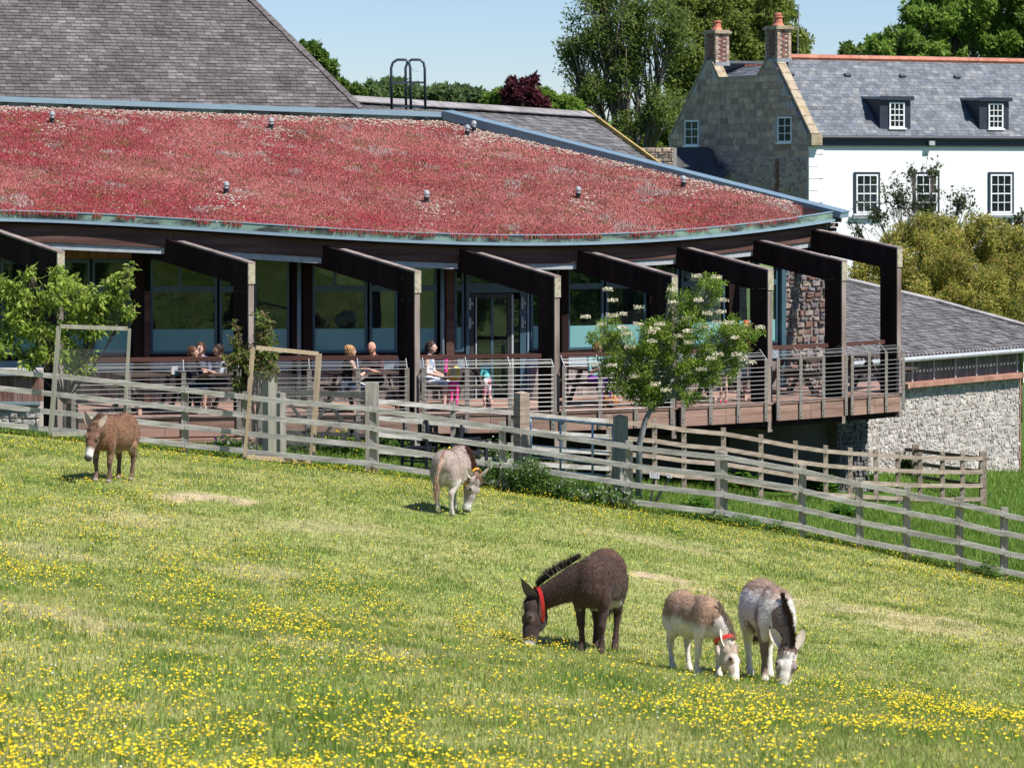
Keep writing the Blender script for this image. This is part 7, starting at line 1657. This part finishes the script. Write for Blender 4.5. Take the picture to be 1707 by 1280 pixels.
def tree(name, label, cat, base, clumps, n, size, pal, per=14, trunk=.15, fork=.35, m='leaf', bark='bark', group=None, rfac=(.22, .42), aspect=.5, droop=0, twig=True, trunk_pts=None, leafparts=0, surf=.55, bend=.0, twig_r=.012, extra=None):
    base = Vector(base); base.z = G(base.x, base.y) - .1 if base.z is None or base.z == 0 else base.z
    root = thing(name, base, label, cat, group)
    S, Rr = subclumps(clumps, per, rfac, surf); cen = np.mean([c[:3] for c in clumps], axis=0)
    b = MB(); top_ = Vector(cen); fk = trunk_pts[-1] if trunk_pts else base.lerp(top_, fork) + Vector((bend, 0, 0))
    fk = Vector(fk)
    tp = [base] + ([Vector(q) for q in trunk_pts] if trunk_pts else [base.lerp(fk, .5) + Vector((R.uniform(-.3, .3) * trunk, 0, 0)), fk])
    b.tube(tp, [trunk * (1 - .35 * i / (len(tp) - 1)) for i in range(len(tp))], 10); b.build('trunk', M[bark], root, smooth=True)
    b = MB()
    for c in clumps:
        q = Vector(c[:3]); md = fk.lerp(q, .5) + Vector((R.uniform(-.1, .1), 0, R.uniform(-.02, .12))) * (q - fk).length * .5
        b.tube([fk, md, q], [trunk * .5, trunk * .32, trunk * .12], 6)
        if twig:
            c_, r_2 = np.array(c[:3]), np.array(c[3:6]); 
            near_ = [Vector(s_) for s_ in S if (((s_ - c_) / (r_2 * 1.05)) ** 2).sum() <= 1.2][:per]
            for s_ in near_: st = md.lerp(q, R.uniform(.0, .9)); b.tube([st, st.lerp(s_, .5) + Vector((0, 0, .05 * (s_ - st).length)), s_], [max(trunk * .12, twig_r), max(trunk * .08, twig_r * .8), twig_r * .5], 4)
    b.build('limbs', M[bark], root, smooth=True)
    V, Fc, col = leaves(S, Rr, n, size, pal, droop, aspect); V = V - np.array(base)
    if leafparts:
        # the largest leaves are parts of their own, sharing one folded leaf mesh
        lf = np.array([(0, 0, 0), (.25, .45, .08), (.2, .8, .04), (0, 1, -.06), (-.2, .8, .04), (-.25, .45, .08), (0, .5, 0)]); lF = [[0, 1, 6], [1, 2, 6], [2, 3, 6], [3, 4, 6], [4, 5, 6], [5, 0, 6]]
        mats_ = [npmesh('leaf', lf * np.array([aspect * 2, 1, 1]), lF, M[m], col=np.tile(np.array(pal[i % len(pal)]), (6, 1))) for i in range(3)]
        Vq = V.reshape(-1, 4, 3)
        for i in range(leafparts):
            o = bpy.data.objects.new('leaf', mats_[i % 3]); COL.objects.link(o); o.parent = root; p, t_ = Vector(Vq[i, 0]), Vector(Vq[i, 2]); y = (t_ - p); L_ = y.length; y.normalize(); x = y.cross(Vector((R.gauss(0, .4), R.gauss(0, .4), 1))).normalized(); z = x.cross(y)
            o.matrix_local = Matrix.Translation(p) @ Matrix((x, y, z)).transposed().to_4x4() @ Matrix.Scale(L_, 4)
        V = Vq[leafparts:].reshape(-1, 3); Fc = Fc[:len(Fc) - leafparts]; col = col[leafparts:]
    o = link('crown', npmesh('crown', V, Fc, M[m], col=col), root)
    if leafparts: o['kind'] = 'stuff'
    return root, S, Rr
def ec(px, py, Y, rx, ry, rz=None):
    """crown clump from its outline: centre and radii given at distance Y, radii in picture units"""
    p = W(px, py, Y); s_ = Y / F; return (p.x, p.y, p.z, rx * s_, (rz or (rx + ry) / 2) * s_, ry * s_)
FG1 = [(.12, .185, .04), (.16, .24, .055), (.21, .29, .07), (.10, .155, .035)]
FG2 = [(.16, .27, .04), (.21, .33, .055), (.13, .22, .035), (.26, .37, .075)]
# large trees beyond the roofs
tree('ash_tree', 'tall airy ash tree with open branches left of the farmhouse chimneys', 'tree', (WX(1075, 150), 150, 0), [ec(1000, 60, 150, 60, 62), ec(950, 90, 150, 38, 40), ec(1060, 20, 150, 70, 60), ec(1050, 110, 150, 70, 60), ec(985, 145, 150, 55, 45), ec(1100, 180, 150, 60, 50), ec(1000, 0, 150, 45, 40), ec(1120, 60, 150, 50, 60), ec(1050, 215, 150, 60, 35), ec(960, 175, 150, 30, 30)],
     26000, .22, FG1[1:] + [(.16, .2, .05), (.2, .25, .07)], per=44, trunk=.45, m='leaf_far', rfac=(.2, .4), aspect=.4, surf=.25, twig_r=.03)
tree('willow_tree', 'dense olive green tree standing behind the stone gable', 'tree', (WX(1210, 158), 158, 0), [ec(1180, 90, 156, 75, 80), ec(1250, 40, 158, 70, 70), ec(1130, 190, 155, 70, 60), ec(1200, 180, 158, 75, 70), ec(1290, 60, 160, 55, 75), ec(1160, 10, 158, 70, 60), ec(1100, 240, 154, 60, 40), ec(1240, 120, 158, 60, 60), ec(1180, 240, 156, 80, 50), ec(1325, 80, 162, 26, 40)],
     70000, .26, [(.17, .22, .04), (.24, .30, .06), (.32, .37, .09), (.12, .16, .03)], per=34, trunk=.5, m='leaf_far', rfac=(.2, .36), surf=.6, twig_r=.03)
tree('round_green_tree', 'dense leafy green tree behind the farmhouse roof at the top right', 'tree', (WX(1640, 150), 150, 0), [ec(1560, 50, 150, 70, 50), ec(1620, 30, 150, 80, 55), ec(1700, 40, 150, 70, 70), ec(1490, 80, 148, 55, 35), ec(1570, 5, 150, 60, 30), ec(1760, 60, 150, 70, 70), ec(1660, 80, 150, 90, 50), ec(1540, 92, 148, 70, 30)],
     60000, .28, FG2 + FG2[:2] + FG1[2:3], per=34, trunk=.5, m='leaf_far', rfac=(.2, .38), surf=.6, twig_r=.03)
tree('small_dark_tree', 'low darker tree at the left end of the trees behind the slate ridge', 'tree', (WX(1425, 152), 152, 0), [ec(1450, 84, 152, 36, 26), ec(1414, 92, 152, 12, 18), ec(1480, 92, 152, 40, 24)], 9000, .28, FG1, per=22, trunk=.25, m='leaf_far', twig_r=.03)
tree('lime_tree', 'bright green tree showing past the edge of the big slate roof', 'tree', (WX(525, 125), 125, 0), [ec(522, 98, 125, 32, 22), ec(505, 120, 125, 40, 35), ec(560, 140, 125, 18, 14), ec(535, 130, 125, 30, 30), ec(585, 158, 125, 24, 16), ec(500, 92, 125, 26, 18)], 15000, .26, [(.12, .2, .03), (.16, .26, .05), (.09, .16, .03)], per=24, trunk=.3, m='leaf_far', twig_r=.03)
hz = [(610, 158, 30, 18, 330), (640, 150, 34, 16, 340), (680, 154, 36, 18, 350), (725, 156, 34, 16, 350), (765, 158, 32, 12, 360), (800, 166, 30, 12, 350), (570, 160, 30, 14, 330), (845, 170, 30, 14, 300)]
hlab = ['far hazy tree just right of the big slate roof', 'far hazy tree left of the roof access hoops', 'far hazy tree showing through the access hoops', 'far hazy tree just right of the access hoops', 'far hazy tree midway between the hoops and the copper tree', 'far hazy low tree left of the copper tree', 'far hazy tree behind the lime tree edge', 'far hazy tree behind the copper tree']
for (a, y, rx, ry, Y_), lb_ in zip(hz, hlab):
    tree('hedgerow_tree', lb_, 'tree', (WX(a, Y_), Y_, 0), [ec(a, y, Y_, rx, ry), ec(a + 12, y + 8, Y_, rx, ry), ec(a - 12, y + 10, Y_, rx, ry * .9)], 4200, .8, [(.14, .22, .08), (.18, .26, .09), (.11, .17, .07)], per=16, trunk=.4, m='leaf_far', group='hazy trees on the far ridge', twig=False)
tree('copper_tree', 'small copper leaved purple tree on the skyline', 'tree', (WX(870, 135), 135, 0), [ec(860, 158, 135, 26, 18), ec(878, 148, 135, 14, 16), ec(893, 133, 135, 5, 8), ec(853, 140, 135, 8, 10), ec(900, 176, 135, 22, 10), ec(850, 172, 135, 20, 10), ec(888, 160, 135, 14, 12)], 6500, .24, [(.12, .03, .045), (.17, .05, .065), (.08, .022, .035)], per=18, trunk=.2, m='leaf_far', twig_r=.02)
tree('green_shrub_tree', 'bright green bushy tree surrounding the copper tree', 'tree', (WX(840, 140), 140, 0), [ec(828, 165, 140, 20, 14), ec(905, 165, 140, 20, 16), ec(930, 175, 140, 30, 16), ec(960, 185, 140, 30, 14), ec(820, 172, 140, 16, 8)], 8000, .26, FG2, per=20, trunk=.2, m='leaf_far', twig=False)
# golden evergreen bush, sparse shrub in front of the house
tree('golden_bush', 'dense rounded olive gold evergreen bush in front of the white house', 'bush', (WX(1570, 92), 92, 0), [ec(1560, 430, 92, 100, 66), ec(1640, 440, 93, 90, 70), ec(1500, 480, 91, 80, 62), ec(1600, 500, 90, 120, 70), ec(1690, 500, 92, 80, 70), ec(1560, 400, 92, 55, 38), ec(1625, 395, 92, 50, 34), ec(1455, 500, 91, 45, 50), ec(1680, 430, 93, 45, 50), ec(1550, 545, 90, 130, 60)],
     110000, .115, [(.25, .29, .055), (.37, .36, .075), (.48, .42, .10), (.17, .22, .04), (.52, .40, .14)], per=44, trunk=.3, m='leaf_far', rfac=(.2, .36), surf=.78, aspect=.4, twig=False)
tree('sparse_shrub', 'sparse spindly shrub with small leaves in front of the white farmhouse', 'shrub', (WX(1530, 96), 96, 0), [ec(1500, 330, 96, 42, 45), ec(1555, 290, 96, 26, 40), ec(1600, 340, 96, 35, 40), ec(1460, 360, 96, 38, 35), ec(1545, 350, 96, 60, 40), ec(1640, 370, 96, 30, 25), ec(1430, 385, 96, 20, 18), ec(1520, 290, 96, 18, 26)],
     2300, .14, [(.09, .115, .05), (.13, .16, .07), (.06, .08, .035)], per=24, trunk=.05, m='leaf_far', rfac=(.2, .45), surf=.1, twig_r=.009)
tree('sparse_shrub', 'sparse leafy twigs at the far right edge above the golden bush', 'shrub', (WX(1700, 95), 95, 0), [ec(1700, 370, 95, 20, 26), ec(1730, 390, 95, 40, 40), ec(1680, 372, 95, 20, 14)], 900, .15, [(.05, .065, .028), (.08, .10, .04)], per=16, trunk=.08, m='leaf_far', rfac=(.2, .45), surf=.1, twig_r=.012)
# leafy young trees in front of the deck
LC = [(.28, .38, .055), (.36, .45, .08), (.2, .31, .045), (.42, .48, .12)]
tree('young_cherry_tree', 'young spreading tree with large drooping yellow green leaves at the left', 'tree', (WX(108, 55), 55, 0), [ec(60, 500, 55, 55, 30), ec(120, 480, 55, 60, 30), ec(30, 530, 55, 50, 38), ec(150, 530, 55, 48, 34), ec(90, 555, 55, 60, 38), ec(196, 468, 54.9, 24, 30), ec(170, 500, 55, 40, 26), ec(60, 590, 55, 46, 26), ec(130, 600, 55, 36, 26), ec(14, 480, 55, 24, 22), ec(218, 450, 54.9, 10, 16), ec(50, 455, 55, 20, 12), ec(212, 520, 54.9, 16, 16), ec(10, 570, 55, 30, 26)],
     5600, .14, LC, per=17, trunk=.04, m='leaf', bark='bark_dark', rfac=(.22, .5), aspect=.36, droop=.45, fork=.3, leafparts=260, surf=.5, twig_r=.006)
tree('staked_sapling', 'slender sapling with bronze tipped leaves inside the tan tree guard', 'tree', (WX(430, 53.6), 53.6, 0), [ec(438, 565, 53.6, 22, 26), ec(440, 540, 53.6, 16, 16), ec(396, 575, 53.6, 16, 22), ec(390, 600, 53.6, 16, 24), ec(420, 605, 53.6, 26, 26), ec(440, 620, 53.6, 24, 20), ec(398, 640, 53.6, 14, 22), ec(393, 545, 53.6, 8, 12), ec(432, 535, 53.6, 9, 12), ec(448, 590, 53.6, 14, 20)],
     2600, .1, [(.15, .23, .04), (.21, .29, .06), (.26, .19, .09), (.11, .17, .035), (.3, .25, .13)], per=11, trunk=.022, m='leaf', bark='bark_dark', rfac=(.3, .6), aspect=.42, droop=.35, leafparts=160, surf=.4, twig_r=.005)
rw, RS, RRr = tree('rowan_tree', 'young rowan tree with creamy flower clusters in front of the deck railing', 'tree', (WX(1064, 54.2), 54.2, 0), [ec(1020, 560, 54.2, 36, 30), ec(1060, 590, 54.2, 50, 45), ec(1110, 560, 54.2, 48, 45), ec(1150, 520, 54.2, 36, 40), ec(1185, 480, 54.2, 30, 26), ec(1215, 560, 54.2, 36, 34), ec(1170, 590, 54.2, 50, 36), ec(1250, 555, 54.2, 26, 16), ec(1125, 620, 54.2, 60, 36), ec(1060, 640, 54.2, 50, 30), ec(1120, 490, 54.2, 10, 14), ec(1190, 620, 54.2, 44, 26), ec(1020, 610, 54.2, 26, 24), ec(1090, 665, 54.2, 36, 18), ec(1220, 600, 54.2, 30, 18), ec(1075, 650, 54.2, 44, 26), ec(1140, 655, 54.2, 40, 22)],
     33000, .066, [(.2, .31, .04), (.28, .40, .06), (.36, .46, .09), (.15, .24, .035)], per=30, trunk=.065, m='leaf', bark='bark_grey', rfac=(.2, .38), aspect=.34, trunk_pts=[W(1066, 740, 54.2), W(1076, 700, 54.2), W(1086, 680, 54.2)], surf=.55, twig_r=.006)
# creamy flower heads
fl = [(978, 528), (1018, 525), (1036, 523), (1014, 482), (1040, 545), (1046, 556), (1063, 512), (1066, 540), (1090, 548), (1098, 540), (1083, 553), (1086, 568), (1130, 560), (1145, 552), (1195, 537), (1215, 538), (1195, 462), (1160, 460), (1120, 482), (1122, 503), (1185, 597), (1198, 590), (1048, 578), (1020, 609), (1060, 627), (990, 608), (1092, 640), (1110, 650), (1150, 570), (1165, 500), (1240, 597), (1230, 590), (1252, 604), (1268, 545), (1200, 520), (1175, 545), (1170, 615), (1225, 562), (1020, 500), (1000, 540), (1145, 530), (1205, 500), (1180, 522)]
for i, (a, y) in enumerate(fl):
    c = W(a + R.uniform(-2, 2), y, 54.2 - R.uniform(.25, .7)); n = 90; d = NR.normal(0, 1, (n, 3)).clip(-1.6, 1.6) * np.array([.055, .05, .02]); P = np.array(c) + d; s_ = .014; a_ = NR.uniform(0, 6.28, n)
    V = np.empty((n, 4, 3)); e1 = np.c_[np.cos(a_), np.sin(a_), NR.normal(0, .3, n)]; e2 = np.c_[-np.sin(a_) * .6, np.cos(a_) * .3, np.full(n, .6)]
    V[:, 0] = P + e1 * s_; V[:, 1] = P + e2 * s_; V[:, 2] = P - e1 * s_; V[:, 3] = P - e2 * s_
    link('flower_head', npmesh('flower_head', V.reshape(-1, 3) - np.array(root_loc(rw)), np.arange(n * 4).reshape(n, 4), M['petal'], col=np.array([(.72, .66, .5), (.6, .5, .34), (.78, .75, .62)])[NR.integers(0, 3, n)]), rw)
# weeds, docks and border plants
def plant(name, label, cat, px, Y_, wpx, h, n, size, pal, aspect=.3, upright=.7, white=0, flowers_=None, group=None):
    X = WX(px, Y_); r = wpx * Y_ / F / 2; z = G(X, Y_); ns = max(3, int(n / 26)); V = []; cols_ = []
    bx = X + NR.uniform(-r, r, ns); by = Y_ + NR.uniform(-.25, .25, ns); hh = h * NR.uniform(.5, 1, ns) * (1 - .4 * np.abs(bx - X) / r)
    stem = MB(); root = thing(name, (X, Y_, z), label, cat, group)
    for i in range(ns):
        zb = G(bx[i], by[i]); tx = bx[i] + R.uniform(-.08, .08); stem.tube([(bx[i], by[i], zb - .02), (tx, by[i], zb + hh[i])], [.006, .003], 4)
    stem.build("stem", stem_mat, root, kind="stuff")
    idx = NR.integers(0, ns, n); t = NR.uniform(.05, 1, n); P = np.c_[bx[idx] + NR.normal(0, .04, n), by[idx] + NR.normal(0, .04, n), z + 0 * t]; gz0 = gz(bx[idx], by[idx]); P[:, 2] = gz0 + hh[idx] * t
    a = NR.uniform(0, 6.28, n); ax = np.c_[np.cos(a), np.sin(a), NR.normal(upright, .4, n)]; ax /= np.linalg.norm(ax, axis=1)[:, None]; sd = np.cross(ax, [0, 0, 1.]); sd /= np.linalg.norm(sd, axis=1)[:, None]
    L_ = size * NR.uniform(.6, 1.3, n); V = np.empty((n, 4, 3)); V[:, 0] = P; V[:, 1] = P + ax * (L_ * .5)[:, None] + sd * (L_ * aspect * .5)[:, None]; V[:, 2] = P + ax * L_[:, None] - np.array([0, 0, .25]) * L_[:, None]; V[:, 3] = P + ax * (L_ * .5)[:, None] - sd * (L_ * aspect * .5)[:, None]
    pal = np.array(pal); c = pal[NR.integers(0, len(pal), n)] * NR.uniform(.7, 1.3, (n, 1)); o0 = np.array([X, Y_, z])
    link('foliage', npmesh('foliage', V.reshape(-1, 3) - o0, np.arange(n * 4).reshape(n, 4), M['leaf'], col=c), root)
    if flowers_:
        fc, fn, fr_ = flowers_; k = NR.integers(0, ns, fn); P = np.c_[bx[k] + NR.normal(0, .06, fn), by[k] + NR.normal(-.05, .06, fn), gz(bx[k], by[k]) + hh[k] * NR.uniform(.75, 1.1, fn)]; V = np.empty((fn, 6, 3))
        for j in range(6): V[:, j] = P + np.c_[np.cos(j * 1.047) * fr_ * np.ones(fn), NR.normal(0, .3, fn) * fr_, np.sin(j * 1.047) * fr_ * .8 * np.ones(fn)]
        fcs = np.array(fc)[NR.integers(0, len(fc), fn)]; link('blossom', npmesh('blossom', V.reshape(-1, 3) - o0, np.arange(fn * 6).reshape(fn, 6), M['petal'], col=fcs), root)
stem_mat = mat('green_stem', [(.06, .11, .02), (.1, .16, .03)], 5, .6, 0)
NG = [(.11, .2, .045), (.15, .26, .06), (.2, .32, .085), (.08, .15, .03)]; DG = [(.05, .13, .015), (.08, .19, .02), (.11, .24, .03)]
WHT = [(.75, .75, .7), (.65, .66, .6)]
for px, Y_, w_, h, n, lab in ((832, 52.3, 64, .66, 2100, 'nettle clump with white flowers right of the grey donkey'), (885, 52.0, 76, .78, 2900, 'nettle clump at the foot of the tall tan gate post'), (945, 51.9, 60, .42, 1500, 'nettle clump in front of the metal gate'), (1008, 51.7, 44, .5, 1100, 'nettle clump beside the stout grey gate post'), (1040, 51.8, 34, .5, 600, 'small nettle clump against the fence at the rowan')):
    plant('nettle_clump', lab, 'weeds', px, Y_, w_, h, n, .075, NG, .4, .5, flowers_=(WHT, 45, .012))
for px, Y_, w_, h, n, lab in ((1195, 51.3, 40, .25, 400, 'weed tuft at the fence post below the corner'), (1243, 51.1, 40, .3, 450, 'dark leafy weed tuft along the fence right of the corner'), (1300, 51.2, 34, .28, 400, 'leafy weed tuft between fence posts at centre right'), (1650, 50.5, 40, .35, 500, 'bushy weed growing through the fence at the far right')):
    plant('weed_tuft', lab, 'weeds', px, Y_, w_, h, n, .08, NG, .4, .5)
for px, Y_, w_, h, n, lab in ((1185, 61.8, 70, .85, 700, 'tall broad leaved dock plants under the deck, left group'), (1240, 62.2, 40, .5, 350, 'broad leaved dock under the middle of the deck end'), (1360, 64.2, 60, .7, 600, 'broad leaved dock plants in front of the dark pier'), (1440, 66.5, 40, .5, 300, 'broad leaved dock in front of the pale rubble wall'), (1510, 70.5, 40, .45, 300, 'broad leaved dock inside the pen by the pale wall'), (1410, 58.5, 36, .3, 220, 'broad leaved dock in the pen grass'), (1160, 53.2, 30, .3, 220, 'dock plant just behind the fence by the signs')):
    plant('dock_plant', lab, 'plant', px, Y_, w_, h, n, .22, DG, .38, .6)
for px, Y_, w_, h, n, lab, fl_ in ((520, 57.4, 60, .55, 900, 'leafy border plants behind the wooden gate, left', None), (580, 57.4, 60, .6, 1000, 'leafy border plants with yellow flowers behind the wooden gate', ([(.8, .6, .02)], 40, .022)), (655, 57.2, 50, .7, 900, 'leafy border plants beside the third column', None), (735, 57.0, 60, .45, 800, 'low border plants behind the grey donkey', ([(.8, .65, .02)], 30, .025)), (820, 56.8, 60, .75, 1100, 'tall grey green border plants left of the tan gate post', ([(.7, .7, .6)], 60, .015)), (375, 56.4, 36, .3, 500, 'pansies and small bedding flowers at the foot of the deck', ([(.25, .08, .3), (.75, .7, .65), (.12, .04, .15)], 26, .028)), (410, 56.4, 30, .28, 400, 'orange and white bedding flowers by the left post of the tan guard', ([(.7, .35, .15), (.8, .75, .7), (.8, .75, .7)], 18, .028)), (935, 57.8, 40, .6, 500, 'wispy shrub in front of the deck behind the metal gate', None), (1640, 78, 60, .9, 600, 'climbing plant at the foot of the pale rubble wall', None)):
    plant('border_plant', lab, 'plant', px, Y_, w_, h, n, .1, NG if px != 935 else [(.2, .2, .08), (.14, .16, .06)], .35, .5, flowers_=fl_)
# woodland out of frame to the right and behind, mirrored in the glass
ctr = []
for i in range(60):
    x, y = R.uniform(34, 60), R.uniform(-5, 45); zz = G(x, y); ctr.append((x, y, zz + R.uniform(1.5, 6), 3, 3, 3))
for i in range(20):
    x, y = R.uniform(-70, 70), R.uniform(-60, -50); zz = G(x, y); ctr.append((x, y, zz + R.uniform(1.5, 6), 4, 4, 4))
S, Rr = subclumps(ctr, 6, (.3, .6)); V, Fc, col = leaves(S, Rr, 26000, .7, FG1 + FG2[:2])
tag(link('woodland', npmesh('woodland', V, Fc, M['leaf_far'], col=col)), 'woodland edge beyond the paddock to the right', 'woodland', None, 'stuff')
